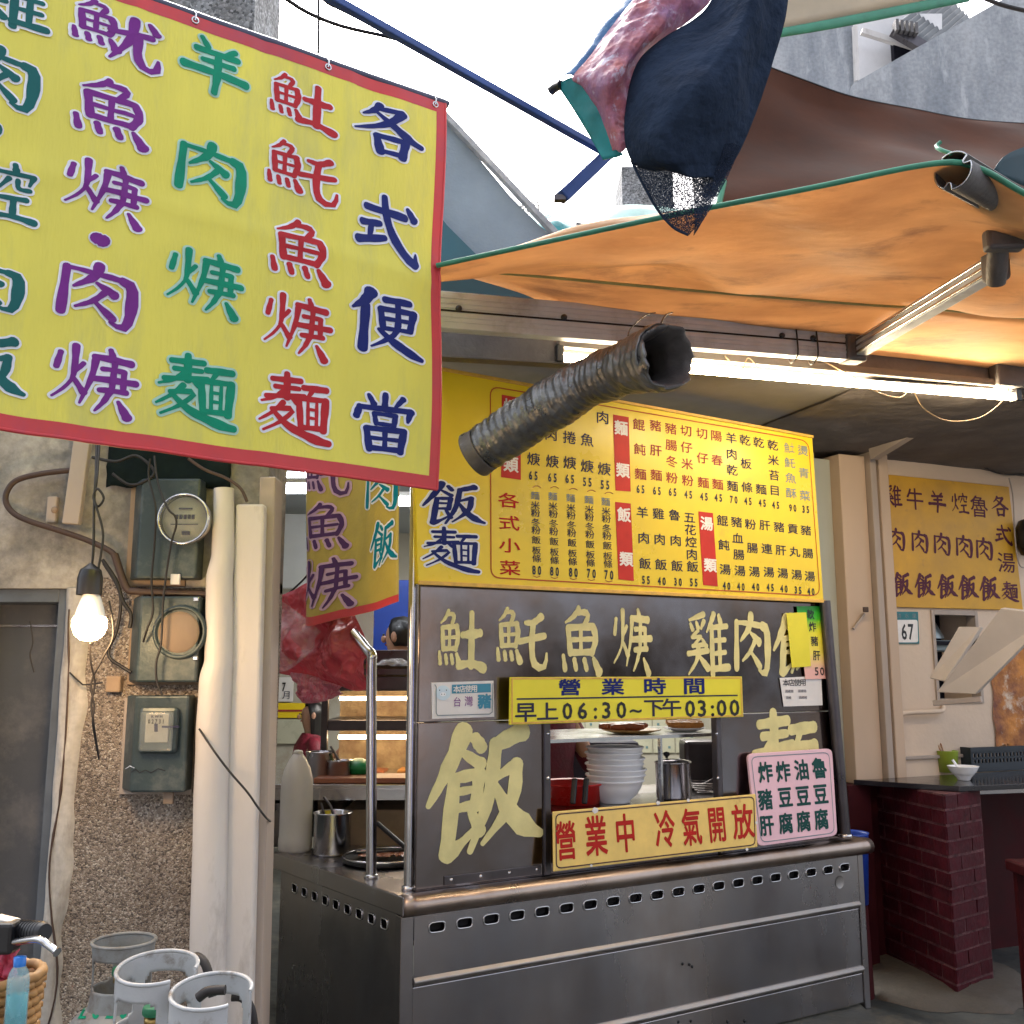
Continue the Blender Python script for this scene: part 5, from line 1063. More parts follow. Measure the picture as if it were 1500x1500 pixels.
def upper_buildings():
    # long side wall with stained cement, stair parapet, roof
    t = thing('house', P(1300, 110, 9), 'stained grey concrete house with a stepped parapet and tin roof at the top right', 'house')
    def poly(nm, pts, Y, m, th=.4):
        mb = MB(); mb.prism([P(x, y, Y) for x, y in pts], Vector((0, th, 0))); return mb.build(nm, M[m], t)
    poly('wall', [(1040, 260), (1040, 20), (1249, 30), (1256, 122), (1256, 260)], 9.0, 'concrete')
    poly('parapet', [(1253, 300), (1250, 122), (1478, -6), (1600, -70), (1600, 300)], 8.6, 'concrete')
    poly('upper_wall', [(1251, 150), (1247, 20), (1380, 20), (1380, 90), (1260, 150)], 9.6, 'paper', .3)
    mb = MB(); mb.bar(P(1262, 46, 9.4), P(1345, 72, 9.4), .05, .06); mb.build('gutter', M['pipe_white'], t)
    mb = MB(); mb.tube([P(1252, 40, 8.95), P(1255, 120, 8.95)], .03, 8); mb.build('drainpipe', M['pipe_white'], t)
    mb = MB(); mb.box(P(1330, 80, 9.45), (.32, .08, .28)); mb.build('window', M['dark_window'], t)
    # corrugated roof sheets
    o = P(1308, 36, 9.3); 
    r0, r1 = P(1308, 40, 9.2), P(1368, 74, 9.2); r2, r3 = P(1420, 26, 10.2), P(1378, -14, 10.2)
    mb = MB()
    def fn(u, v): return r0.lerp(r1, v).lerp(r3.lerp(r2, v), u)+Z*.018*sin(v*50)
    mb.grid(fn, 6, 60); mb.build('tin_roof', M['tinroof'], t, solid=.01)
    mb = MB(); mb.bar(P(1308, 44, 9.15), P(1370, 80, 9.15), .08, .10); mb.build('fascia', M['steel_dark'], t)
    mb = MB()
    for k in range(5): mb.box(P(1312+k*7, 40+k*1.2, 9.1), (.03, .1, .12))
    mb.build('brackets', M['alu_dark'], t)
    # pillar far behind the net and pale green roof edge
    mb = MB(); p0 = P(914, 420, 11); p1 = P(985, 244, 11); mb.box(((p0.x+p1.x)/2, 11.4, 2.6), (p1.x-p0.x, .8, 2*(p1.z-2.6))); tag(mb.build('chimney', M['pebble_grey']), 'small grey pebble-dash block standing beyond the shade net', 'chimney')
    mb = MB(); patch([[P(872, 345, 8), P(885, 318, 8), P(905, 303, 8), P(960, 303, 8), P(1010, 312, 8)], [P(870, 360, 7.6), P(890, 350, 7.6), P(920, 345, 7.6), P(965, 340, 7.6), P(1015, 335, 7.6)]], 20, 6, .03, 3, mb, smoothrows=False)
    tag(mb.build('roof_sheet', M['pale_tarp'], solid=.02), 'pale green translucent roof sheet beyond the orange awning', 'roof sheet')
    # blue-grey sloping slab at the end of the big banner
    t = thing('roof', P(700, 300, 5), 'blue-grey sloping cement eave beside the right edge of the big banner', 'roof')
    q = [P(600, 420, 4.9), P(830, 420, 4.9), P(826, 358, 4.9), P(792, 332, 4.9), P(747, 287, 4.9), P(652, 172, 4.9), P(640, 180, 4.9), P(600, 260, 4.9)]
    mb = MB(); mb.prism(q, Vector((-.2, .8, 0))); mb.build('gable', M['slab_blue'], t)
    mb = MB(); mb.bar(P(650, 168, 4.87), P(826, 356, 4.87), .06, .03); mb.build('verge', M['concrete'], t, bev=.004)
    mb = MB(); mb.prism([P(600, 260, 4.8), P(655, 330, 4.8), P(700, 375, 4.8), P(700, 420, 4.8), P(600, 420, 4.8)], Vector((0, .05, 0))); mb.build('lower_board', mat('dark_teal_board', (.03, .11, .15), .6, var=.2), t)
    # teal tarp heap and dry weeds on the roof
    mb = MB(); patch([[P(775, 310, 5.6), P(795, 312, 5.55), P(825, 325, 5.5), P(842, 333, 5.5)], [P(782, 330, 5.3), P(805, 335, 5.25), P(830, 338, 5.25), P(846, 340, 5.3)], [P(790, 372, 5.2), P(815, 372, 5.2), P(835, 372, 5.2), P(850, 372, 5.2)]], 16, 10, .05, 6, mb)
    tag(mb.build('tarp_heap', M['teal_tarp'], solid=.01), 'folded teal tarp lying on the roof edge behind the orange awning', 'tarp')
    mb = MB(); rnd = random.Random(3)
    for k in range(46):
        b = P(768+rnd.uniform(-22, 26), 312+rnd.uniform(-6, 12), 5.7); d = Vector((rnd.uniform(-.12, .12), 0, rnd.uniform(.05, .13))); mb.tube([b, b+d*.5+Vector((d.x*.1, 0, 0)), b+d], [.003, .0022, .001], 4)
    tag(mb.build('dry_weeds', M['grass']), 'sparse dry weeds sprouting on the roof edge', 'weeds', kind='stuff')
    mb = MB(); mb.bar(P(842, 338, 5.5), P(870, 342, 5.5), .1, .06); tag(mb.build('roof_pipe', M['alu_dark']), 'short dull pipe lying beside the teal tarp on the roof', 'pipe')
upper_buildings()
# ============================================================ LEFT WALL FITTINGS
def meters():
    grp = 'electricity meter boxes on the left wall'
    def boxx(x0, y0, x1, y1, d0, d1, nm, m, t, bev=.012, pl=LW, skew=0):
        a0, b0 = pl.sz(x0, y1); a1, b1 = pl.sz(x1, y0); mb = MB(); mb.pbox(pl, a0, b0, a1, b1, d0, d1); return mb.build(nm, m if not isinstance(m, str) else M[m], t, bev=bev)
    def disc(x, y, r, prof, nm, m, t, d):
        c = LW.px(x, y, d); mb = MB(); mb.lathe([(r*a, b) for a, b in prof], c, 40, axis=LW.n); return mb.build(nm, M[m], t)
    R = lambda px_: px_*3.6/1450
    def hood(t, x0, y0, x1, y1, xi, m='meter_green', d=.10):
        # folded sheet box: left return narrower and sloped
        a0, b0 = LW.sz(x0, y1); a1, b1 = LW.sz(x1, y0); ai = LW.sz(xi, y1)[0]
        q = lambda a, b, d_: LW.at(a, b, d_)
        mb = MB(); mb.hexa([q(a0, b0, .02), q(a0+.001, b0, .021), q(a0+.001, b0+.001, .0), q(a0, b0, 0), q(a0, b1, .02), q(a0+.001, b1, .021), q(a0+.001, b1, 0), q(a0, b1, 0)])
        mb = MB(); vs = [q(a0, b0, .015), q(ai, b0, d), q(a1, b0, d), q(a1, b0, .015), q(a0, b1, .015), q(ai, b1, d), q(a1, b1, d), q(a1, b1, .015)]
        mb.add(vs, [(0, 1, 5, 4), (1, 2, 6, 5), (2, 3, 7, 6), (4, 5, 6, 7), (3, 2, 1, 0), (3, 0, 4, 7)]); return mb.build('housing', M[m], t, bev=.008)
    # 1 round glass meter
    t = thing('electric_meter', LW.px(250, 850), 'upper meter box with a round glass kilowatt meter and white dial', 'electric meter', grp)
    boxx(186, 700, 282, 860, .0, .022, 'backboard', 'wood_back', t, .003); hood(t, 192, 708, 306, 851, 214)
    disc(273, 762, R(38), [(1, 0), (1.02, .03), (.99, .04), (.93, .04), (.92, .01)], 'glass_ring', 'steel_bright', t, .10)
    disc(273, 762, R(34), [(.0001, .012), (1, .012), (1, 0)], 'dial', 'dial', t, .10)
    disc(273, 762, R(37), [(.0001, .055), (.6, .05), (.85, .04), (1, .02)], 'glass', 'glass', t, .10)
    mb = MB()
    for k in range(5): c = LW.px(259+k*6, 757, .117); mb.box(c, (.010, .004, .016))
    c = LW.px(270, 768, .117); mb.box(c, (.10, .003, .003)); c = LW.px(272, 745, .117); mb.box(c, (.05, .003, .006)); c = LW.px(272, 781, .117); mb.box(c, (.03, .003, .014))
    mb.build('dial_print', M['navy'], t)
    boxx(264, 845, 278, 860, .1, .112, 'seal_label', 'paper', t, .002)
    # 2 empty round opening
    t = thing('electric_meter', LW.px(250, 1000), 'middle blue-green meter box with an empty round opening over bare board', 'electric meter', grp)
    boxx(188, 880, 306, 1003, 0, .02, 'backboard', 'wood_back', t, .003); hood(t, 190, 876, 306, 999, 214)
    disc(264, 926, R(38), [(1.04, 0), (1.02, .012), (.9, .014), (.86, -.004)], 'rim', 'meter_green', t, .10)
    disc(262, 926, R(30), [(.0001, .006), (.9, .006), (1, 0)], 'bare_board', 'wood', t, .10)
    mb = MB()
    sg = Sign(LW, .1035); sg.col('meter', 226, 982, 255, 981, 5, 5, M['steel_dark']) if False else None
    for x, y in ((300, 881), (299, 965)): boxx(x-4, y-3, x+4, y+3, .09, .106, 'clip', 'steel_bright', t, .003)
    # 3 modern meter
    t = thing('electric_meter', LW.px(235, 1160), 'lower grey-green meter box with a square clear-covered kilowatt-hour meter', 'electric meter', grp)
    boxx(177, 1022, 290, 1163, 0, .02, 'backboard', 'frame_grey', t, .003); hood(t, 180, 1018, 290, 1156, 206)
    boxx(219, 1034, 278, 1100, .10, .128, 'meter_case', 'meter_green', t, .014); boxx(231, 1043, 266, 1084, .128, .134, 'face', 'dial', t, .002)
    boxx(224, 1040, 274, 1096, .134, .150, 'cover', 'glass', t, .01)
    sg = Sign(LW, .1352); sg.col('KWH', 243, 1047, 255, 1047, 4, 4, M['navy'], bold=.03); sg.col('02731', 238, 1054, 258, 1054, 4.4, 6, M['black'], bold=.05); sg.quad([(237, 1063), (262, 1063), (262, 1066), (237, 1066)], M['navy'])
    sg.quad([(226, 1060), (231, 1060), (231, 1072), (226, 1072)], M['navy']); sg.build('face_print', t)
    boxx(249, 1152, 264, 1174, .06, .075, 'tag', 'wood', t, .002)
    sg = Sign(LW, .102); sg.line([(208, 1127), (214, 1123), (220, 1128), (228, 1124), (236, 1128), (246, 1122), (256, 1125)], 1.4, M['black']); sg.line([(200, 1122), (206, 1118), (212, 1121)], 1, M['steel_bright']); sg.build('scribble', t)
    # little junction box between meters and tag on the wall
    a = thing('junction_box', LW.px(172, 1004), 'small tan junction box at the left of the lower meter box', 'junction box'); boxx(160, 990, 183, 1014, 0, .04, 'cover', 'wood_back', a, .006)
    a = thing('switch_plate', LW.px(81, 750), 'small old cream switch plate on the plaster above the door', 'switch'); boxx(72, 729, 90, 768, .012, .035, 'plate', 'frame_grey', a, .006); disc(80, 747, R(5), [(.0001, .006), (.9, .005), (1, 0)], 'knob', 'wood_back', a, .035)
    # conduit bracket
    a = thing('conduit', LW.px(120, 700), 'dusty flat grey conduit coming down from behind the banner over the plaster', 'conduit')
    mb = MB(); q0 = LW.px(128, 600, .07); q1 = LW.px(105, 768, .07); mb.bar(q0, q1, .062, .03, up=Vector((0, 1, 0))); mb.build('channel', M['frame_grey'], a, bev=.004)
    # near-black sheet painting the deep shade behind the banner edge, among loose wires
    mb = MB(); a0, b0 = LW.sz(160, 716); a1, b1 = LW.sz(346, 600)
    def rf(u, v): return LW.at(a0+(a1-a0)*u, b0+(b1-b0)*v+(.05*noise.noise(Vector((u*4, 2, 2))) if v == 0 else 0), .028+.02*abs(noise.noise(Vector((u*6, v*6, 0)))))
    mb.grid(rf, 24, 12); tag(mb.build('shade_sheet', M['deep_shade'], solid=.004), 'dark sheet standing in for the deep shade behind the banner above the meters', 'cloth')
meters()
def pipes():
    t = thing('drain_pipe', LW.px(312, 1420), 'round cream-painted downpipe with two swellings beside the meter boxes', 'pipe')
    pts = [(326, 716, 21), (325, 780, 21), (322, 850, 22), (317, 860, 22), (313, 870, 24), (312, 960, 24), (309, 980, 24), (306, 1000, 26), (305, 1200, 26), (301, 1410, 27), (300, 1560, 28)]
    pts = [(328, 716, 15), (327, 810, 17), (322, 850, 20), (321, 965, 21), (316, 1000, 24), (312, 1080, 24.5), (309, 1200, 25), (305, 1400, 25.5), (303, 1545, 26)]
    c = []; r = []
    for i in range(len(pts)-1):
        for k in range(6):
            f = k/6; f2 = f*f*(3-2*f); x, y, w_ = [pts[i][j]+(pts[i+1][j]-pts[i][j])*(f if j == 1 else f2) for j in range(3)]
            rad = w_*3.55/1450; c.append(LW.px(x, y, .07)); r.append(rad)
    mb = MB(); mb.tube(c, r, 24); mb.build('pipe', M['pipe_white'], t)
    t = thing('duct_cover', LW.px(360, 1420), 'square cream-painted vertical duct cover at the edge of the stall opening', 'pipe')
    mb = MB(); K = [(366, 738, 22), (343, 1560, 22)]
    (x0, y0, w0), (x1, y1, w1) = K; a = LW.px(x0, y0, .07); b = LW.px(x1, y1, .07); W0 = w0*3.55/1450; dd = .10
    p = lambda q, s_, d_: q+Vector((s_*W0, -d_, 0))
    mb.hexa([p(b, -1, .0), p(b, 1, 0), p(b, 1, -dd), p(b, -1, -dd), p(a, -1, 0), p(a, 1, 0), p(a, 1, -dd), p(a, -1, -dd)])
    mb.build('cover', M['pipe_white'], t, bev=.010)
    t = thing('wall_strip', LW.px(385, 1420), 'narrow grey-cream wall edge strip right of the square duct cover', 'pipe')
    mb = MB()
    for i in range(len(K)-1):
        (x0, y0, w0), (x1, y1, w1) = K[i], K[i+1]; a = LW.px(x0+(14 if i == 0 else 30), y0-40*(i == 0), .03); b = LW.px(x1+30, y1, .03); a = LW.px(x0+26, y0-40*(i == 0), .03); b = LW.px(x1+26, y1, .03); s_ = .03
        mb.hexa([b+Vector((-s_, 0, 0)), b+Vector((s_, 0, 0)), b+Vector((s_, .12, 0)), b+Vector((-s_, .12, 0)), a+Vector((-s_, 0, 0)), a+Vector((s_, 0, 0)), a+Vector((s_, .12, 0)), a+Vector((-s_, .12, 0))])
    mb.build('strip', M['frame_grey'], t, bev=.006)
pipes()
def bulb():
    c = P(131, 916, 3.25); t = thing('light_bulb', c, 'lit warm bulb in a taped black socket hanging on cords over the pebble-dash', 'light bulb')
    mb = MB(); mb.lathe([(.0001, -.052), (.025, -.048), (.044, -.032), (.054, -.006), (.054, .016), (.048, .028)], c, 28); mb.build('globe', M['bulb'], t)
    mb = MB(); mb.lathe([(.048, .028), (.042, .055), (.032, .085), (.026, .10)], c, 24); mb.build('collar', M['ceramic'], t)
    mb = MB(); mb.lathe([(.040, .095), (.040, .15), (.033, .178), (.015, .192), (.006, .20)], c+Vector((-.008, 0, .004)), 20); mb.build('socket', M['black'], t, bev=.002)
    mb = MB(); mb.tube(crv([c+Vector((-.005, 0, .19)), P(137, 800, 3.25), P(138, 735, 3.28), P(140, 700, 3.3), P(142, 640, 3.4)], 6), .0045, 6)
    mb.tube(crv([c+Vector((.015, 0, .17)), P(151, 785, 3.26), P(142, 745, 3.27), P(137, 728, 3.28), P(143, 716, 3.28), P(152, 730, 3.28), P(143, 742, 3.28), P(138, 728, 3.29), P(142, 700, 3.3), P(146, 640, 3.4)], 7), .0042, 6)
    mb.build('cord', M['rubber'], t)
    mb = MB(); mb.tube(crv([P(132, 942, 3.25), P(133, 970, 3.27), P(139, 1000, 3.3), P(134, 1030, 3.3), P(137, 1060, 3.3), P(144, 1105, 3.35)], 8), .0035, 6)
    mb.tube(crv([P(160, 880, 3.3), P(166, 930, 3.3), P(150, 965, 3.3), P(134, 1000, 3.3), P(138, 1035, 3.3), P(136, 1060, 3.3), P(145, 1112, 3.35)], 8), .0035, 6); mb.build('loose_cord', M['rubber'], t)
    # the bulb's own light
    l = bpy.data.lights.new('bulb_light', 'POINT'); l.energy = 3.2; l.color = (1, .62, .3); l.shadow_soft_size = .05; o = bpy.data.objects.new('bulb_light', l); COL.objects.link(o); o.parent = t; o.location = (0, -.09, -.02)
bulb()
def wires():
    def cab(pts, r, lab, m='rubber', D=None): mb = MB(); mb.tube(crv(pts, 10), r, 7); tag(mb.build('cable', M[m]), lab, 'cable')
    L = lambda x, y, d=.06: LW.px(x, y, d)
    cab([L(112, 688), L(60, 694), L(22, 705), L(8, 728), L(16, 748), L(40, 762), L(90, 778), L(130, 792), L(165, 810), L(172, 830)], .011, 'thick brown cable looping across the plaster above the door', 'brown_cable')
    cab([L(168, 812), L(185, 860), L(200, 866), L(240, 868), L(290, 870), L(306, 872)], .014, 'bundle of dark cables running between the upper and middle meter boxes', 'brown_cable')
    cab([L(150, 820), L(170, 850), L(180, 880), L(192, 900), L(190, 920)], .007, 'dark cable curving into the middle meter box')
    cab([L(152, 825), L(176, 870), L(172, 920), L(160, 950), L(162, 965), L(176, 975), L(192, 985)], .006, 'dark cable drooping in an arc left of the middle meter box')
    cab([L(220, 672, .14), L(218, 700, .14), L(228, 745, .16), L(226, 800, .14), L(222, 850, .14), L(224, 895, .14), L(216, 920, .14), L(210, 940, .12)], .004, 'long thin black wire hanging in front of the meter boxes')
    cab([L(226, 668, .14), L(232, 710, .16), L(246, 745, .18), L(256, 756, .18), L(258, 770, .17), L(250, 800, .15), L(240, 870, .14), L(236, 940, .14), L(229, 970, .14), L(230, 1000, .14), L(238, 1018, .14)], .004, 'thin wire threading past the round glass meter')
    cab([L(276, 672, .10), L(300, 688, .10), L(330, 700, .09), L(352, 715, .09), L(362, 735, .09)], .006, 'brown cable dropping to the square duct cover', 'brown_cable')
    cab([L(135, 670, .10), L(170, 676, .10), L(200, 668, .10), L(226, 690, .10), L(214, 704, .10), L(190, 710, .10), L(165, 694, .10)], .006, 'tangle of dark cord under the lower edge of the big banner')
    cab([L(292, 1068, .12), L(312, 1098, .18), L(336, 1130, .19), L(362, 1160, .19), L(376, 1180, .18), L(389, 1197, .16), L(396, 1203, .0)], .004, 'thin black wire sagging across the cream pipes', 'rubber')
    cab([L(50, 985, .02), L(44, 960, .02), L(48, 940, .02), L(44, 910, .02)], .0025, 'hair-thin wire hanging on the grey door')
    cab([L(102, 985, .05), L(118, 1000, .05), L(125, 1003, .05), L(150, 1000, .05)], .003, 'short twisted wire across the ragged door post')
    cab([P(490, 640, 4.4), P(470, 800, 4.7), P(452, 840, 4.9), P(422, 870, 5.0), P(400, 890, 5.1)], .005, 'black wire slanting behind the small hanging banner')
wires()

# ============================================================ GAS CYLINDERS, BASKET, HANDLEBAR
def gas(x, ytop, D, R, m, label, num=None, gap=-.5, hole=(-1.85, 1.57, 3.1), flare=False):
    top = P(x, ytop, D); base = Vector((top.x, top.y, 0)); H = top.z
    t = thing('gas_cylinder', base, label, 'gas cylinder', 'gas cylinders by the wall')
    rb = R*(2.05 if flare else 1.55); sh = H-(.17 if flare else .20); dome = .13
    def rad(z):
        if z <= sh-dome: return rb
        return rb*sqrt(max(0.0, 1-((z-(sh-dome))/dome)**2))**.9
    mb = MB(); prof = [(.0001, .03), (rb*.8, .03), (rb, .10), (rb, sh-dome)]+[(max(.03, rad(sh-dome+dome*sin(pi/2*k/10))), sh-dome+dome*sin(pi/2*k/10)) for k in range(1, 10)]+[(.03, sh-.002), (.0001, sh)]
    mb.lathe(prof, base, 44); mb.build('body', M[m], t)
    mb = MB(); mb.lathe([(rb*.85, 0), (rb*.88, .06), (rb*.84, .10)], base, 32); mb.build('foot_ring', M[m], t, solid=.004)
    a0, a1 = (0, 2*pi) if flare else (gap+.42, gap-.42+2*pi)
    mb = MB(); nu, nv = 110, 30; z0 = sh-.05; z1 = H
    rr = lambda v: R*((1.0+.14*v**3+.22*(1-v)**3) if flare else (1.0+.03*v+.20*(1-v)**3))
    topz = lambda a: -.03*(.5-.5*cos(a-pi/2)) if not flare else 0
    vs = []
    for j in range(nv+1):
        for i in range(nu+1):
            a = a0+(a1-a0)*i/nu; v = j/nv; vs.append(base+Vector((cos(a)*rr(v), sin(a)*rr(v), z0+(z1+topz(a)-z0)*v)))
    fs = []
    for j in range(nv):
        for i in range(nu):
            a = a0+(a1-a0)*(i+.5)/nu; v = (j+.5)/nv; hl = False
            for hc in hole:
                da = (a-hc+pi) % (2*pi)-pi
                if (abs(da)/.62)**5+(abs(v-.60)/.20)**5 < 1: hl = True
            if not hl: fs.append((j*(nu+1)+i, j*(nu+1)+i+1, (j+1)*(nu+1)+i+1, (j+1)*(nu+1)+i))
    mb.add(vs, fs, 0, True); cl = mb.build('collar', M[m], t, solid=.004)
    mb = MB(); mb.tube([base+Vector((cos(a)*rr(1), sin(a)*rr(1), z1+topz(a))) for a in [a0+(a1-a0)*k/60 for k in range(61)]], .0055, 8); mb.build('collar_rim', M[m], cl)
    mb = MB(); mb.lathe([(.03, sh-.03), (.03, sh), (.02, sh+.01), (.02, sh+.05), (.026, sh+.05), (.026, sh+.065), (.0001, sh+.07)], base, 16)
    mb.tube([base+Vector((0, 0, sh+.03)), base+Vector((.05, -.02, sh+.03))], .011, 8); vv = mb.build('valve', M['brass'], t)
    mb = MB(); mb.lathe([(.0001, 0), (.030, 0), (.032, .01), (.030, .022), (.0001, .024)], base+Vector((0, 0, sh+.07)), 14); mb.build('valve_wheel', M['valve'], vv, bev=.003)
    if num:
        mb = MB(); cx, cy, w_, nh = num
        for k, ch in enumerate('2620'):
            vs, fs = font_polys(ch); out = []
            for x_, y_ in vs:
                px_ = cx+(k-1.5)*w_+(x_-.5)*w_*.8+(y_-.5)*5; py_ = cy-(y_-.5)*nh; d = ray(px_, py_); tt = 2.7
                while tt < 4.2:
                    q = EYE+d*tt
                    if q.z < sh and sqrt((q.x-base.x)**2+(q.y-base.y)**2) < rad(q.z)+.0035: break
                    tt += .0015
                out.append(EYE+d*tt)
            for s_ in (-.0022, 0, .0022): mb.add([p+Vector((s_, -abs(s_)*.1, 0)) for p in out], fs)
        mb.build('stencilled_number', M['green'], t, fixn=False)
    return t
gas(182, 1378, 3.28, .082, 'gas_dull', 'older grey gas cylinder with flared collar and green stencilled number by the wall', (152, 1477, 20, 30), flare=True, hole=(-1.9, -.2, 1.4, 2.9))
gas(231, 1408, 2.72, .097, 'gas', 'pale grey gas cylinder with open hand-hole collar in the middle of the three')
gas(310, 1442, 2.62, .094, 'gas', 'pale grey gas cylinder on the right beside the cream pipes', gap=-.45, hole=(-1.8, 1.5, 3.0))
for pts, lab in (([P(268, 1420, 2.9), P(285, 1402, 2.9), P(298, 1408, 2.88), P(306, 1428, 2.86), P(312, 1460, 2.85)], 'black rubber gas hose arching over the middle cylinder'),
                 ([P(340, 1460, 2.75), P(356, 1462, 2.75), P(368, 1480, 2.75), P(374, 1520, 2.75)], 'black rubber gas hose leaving the right cylinder'),
                 ([P(290, 1462, 2.6), P(305, 1452, 2.6), P(330, 1450, 2.6)], 'short black hose inside the right cylinder collar')):
    mb = MB(); mb.tube(crv(pts, 8), .012, 10); tag(mb.build('gas_hose', M['rubber']), lab, 'gas hose')
def bike():
    t = thing('handlebar', P(-30, 1370, 1.75), 'black rubber grip and silver brake lever of a parked scooter at the left edge', 'scooter handlebar')
    a = P(66, 1366, 1.72); b = P(20, 1362, 1.76); c = P(-60, 1350, 1.85)
    mb = MB(); mb.tube([a, a.lerp(b, .1), a.lerp(b, .5), b], [.0135, .0165, .016, .0155], 18)
    for k in range(9): q = a.lerp(b, .12+k*.09); mb.tube([q, q.lerp(b, .03)], .0172, 18)
    mb.build('grip', M['black'], t)
    mb = MB(); mb.tube([b, c], .012, 12); mb.build('bar', M['steel_bright'], t)
    mb = MB(); mb.box(P(10, 1372, 1.74), (.035, .04, .05)); mb.build('lever_clamp', M['black'], t, bev=.006)
    mb = MB(); mb.tube(crv([P(22, 1380, 1.72), P(55, 1376, 1.68), P(70, 1384, 1.67), P(84, 1395, 1.66)], 6), [.006]*18+[.008]*1, 8); mb.build('brake_lever', M['steel_bright'], t)
    mb = MB(); mb.box(P(8, 1352, 1.75), (.04, .03, .018), (Vector((.95, 0, -.2)), Vector((0, 1, 0)), Vector((.2, 0, .95)))); mb.build('switch_housing', M['jug'], t, bev=.004)
    mb = MB(); mb.tube([c, P(-60, 1640, 1.9)], .02, 10); mb.tube([P(-60, 1640, 1.9), Vector((P(-60, 1640, 1.9).x, 1.95, 0.0))], .03, 10); mb.build('fork', M['black'], t)
bike()
def basket():
    t = thing('basket', P(10, 1500, 1.8), 'woven bamboo basket in the lower left corner', 'basket')
    D = 1.72; top = P(5, 1448, D); R = .072; H = .18; c = Vector((top.x-.045, top.y+.06, top.z-H))
    n = 44; mb = MB()
    for j in range(12):   # woven strips, in and out
        z = H*j/12+.008
        mb.tube([c+Vector((cos(a), sin(a), 0))*(R*(.80+.20*z/H)+.0035*(1 if (k+j) % 2 else -1))+Z*z for k, a in enumerate([2*pi*k/n for k in range(n)])], .0075, 6, closed=True)
    mb.build('weave', M['basket'], t)
    mb = MB()
    for k in range(0, n, 1):
        a = 2*pi*k/n; mb.bar(c+Vector((cos(a), sin(a), 0))*R*.80, c+Vector((cos(a), sin(a), 0))*R+Z*H, .006, .004, up=Vector((cos(a), sin(a), 0)))
    mb.build('stakes', M['basket'], t)
    mb = MB(); mb.tube([c+Vector((cos(a), sin(a), 0))*R*1.02+Z*(H+.004+.002*sin(k*2.2)) for k, a in enumerate([2*pi*k/40 for k in range(40)])], .0085, 8, closed=True); mb.build('rim', M['basket'], t)
    b = P(27, 1436, 1.70); t = thing('bottle', b, 'clear water bottle with blue cap and teal content standing in the basket', 'bottle')
    mb = MB(); mb.lathe([(.0001, -.08), (.015, -.08), (.017, -.07), (.017, 0), (.015, .012), (.009, .022), (.0075, .026)], b, 20); mb.build('body', M['bottle'], t)
    mb = MB(); mb.lathe([(.0001, -.078), (.0155, -.078), (.0155, -.022), (.0001, -.021)], b, 20); mb.build('liquid', M['water_teal'], t)
    mb = MB(); mb.lathe([(.0095, .022), (.0095, .036), (.0001, .037)], b, 16); mb.build('cap', M['cap'], t)
    mb = MB(); q = P(0, 1428, 1.76)
    mb.grid(lambda u, v: q+Vector(((u-.5)*.055+.012*noise.noise(Vector((u*4, v*4, 0))), .03*noise.noise(Vector((u*5, v*5, 3))), (v-.5)*.085+.015*noise.noise(Vector((u*5, v*3, 7))))), 16, 16)
    tag(mb.build('plastic_bag', M['pinkbag'], solid=.003), 'crumpled pink plastic bag in the basket', 'plastic bag')
basket()

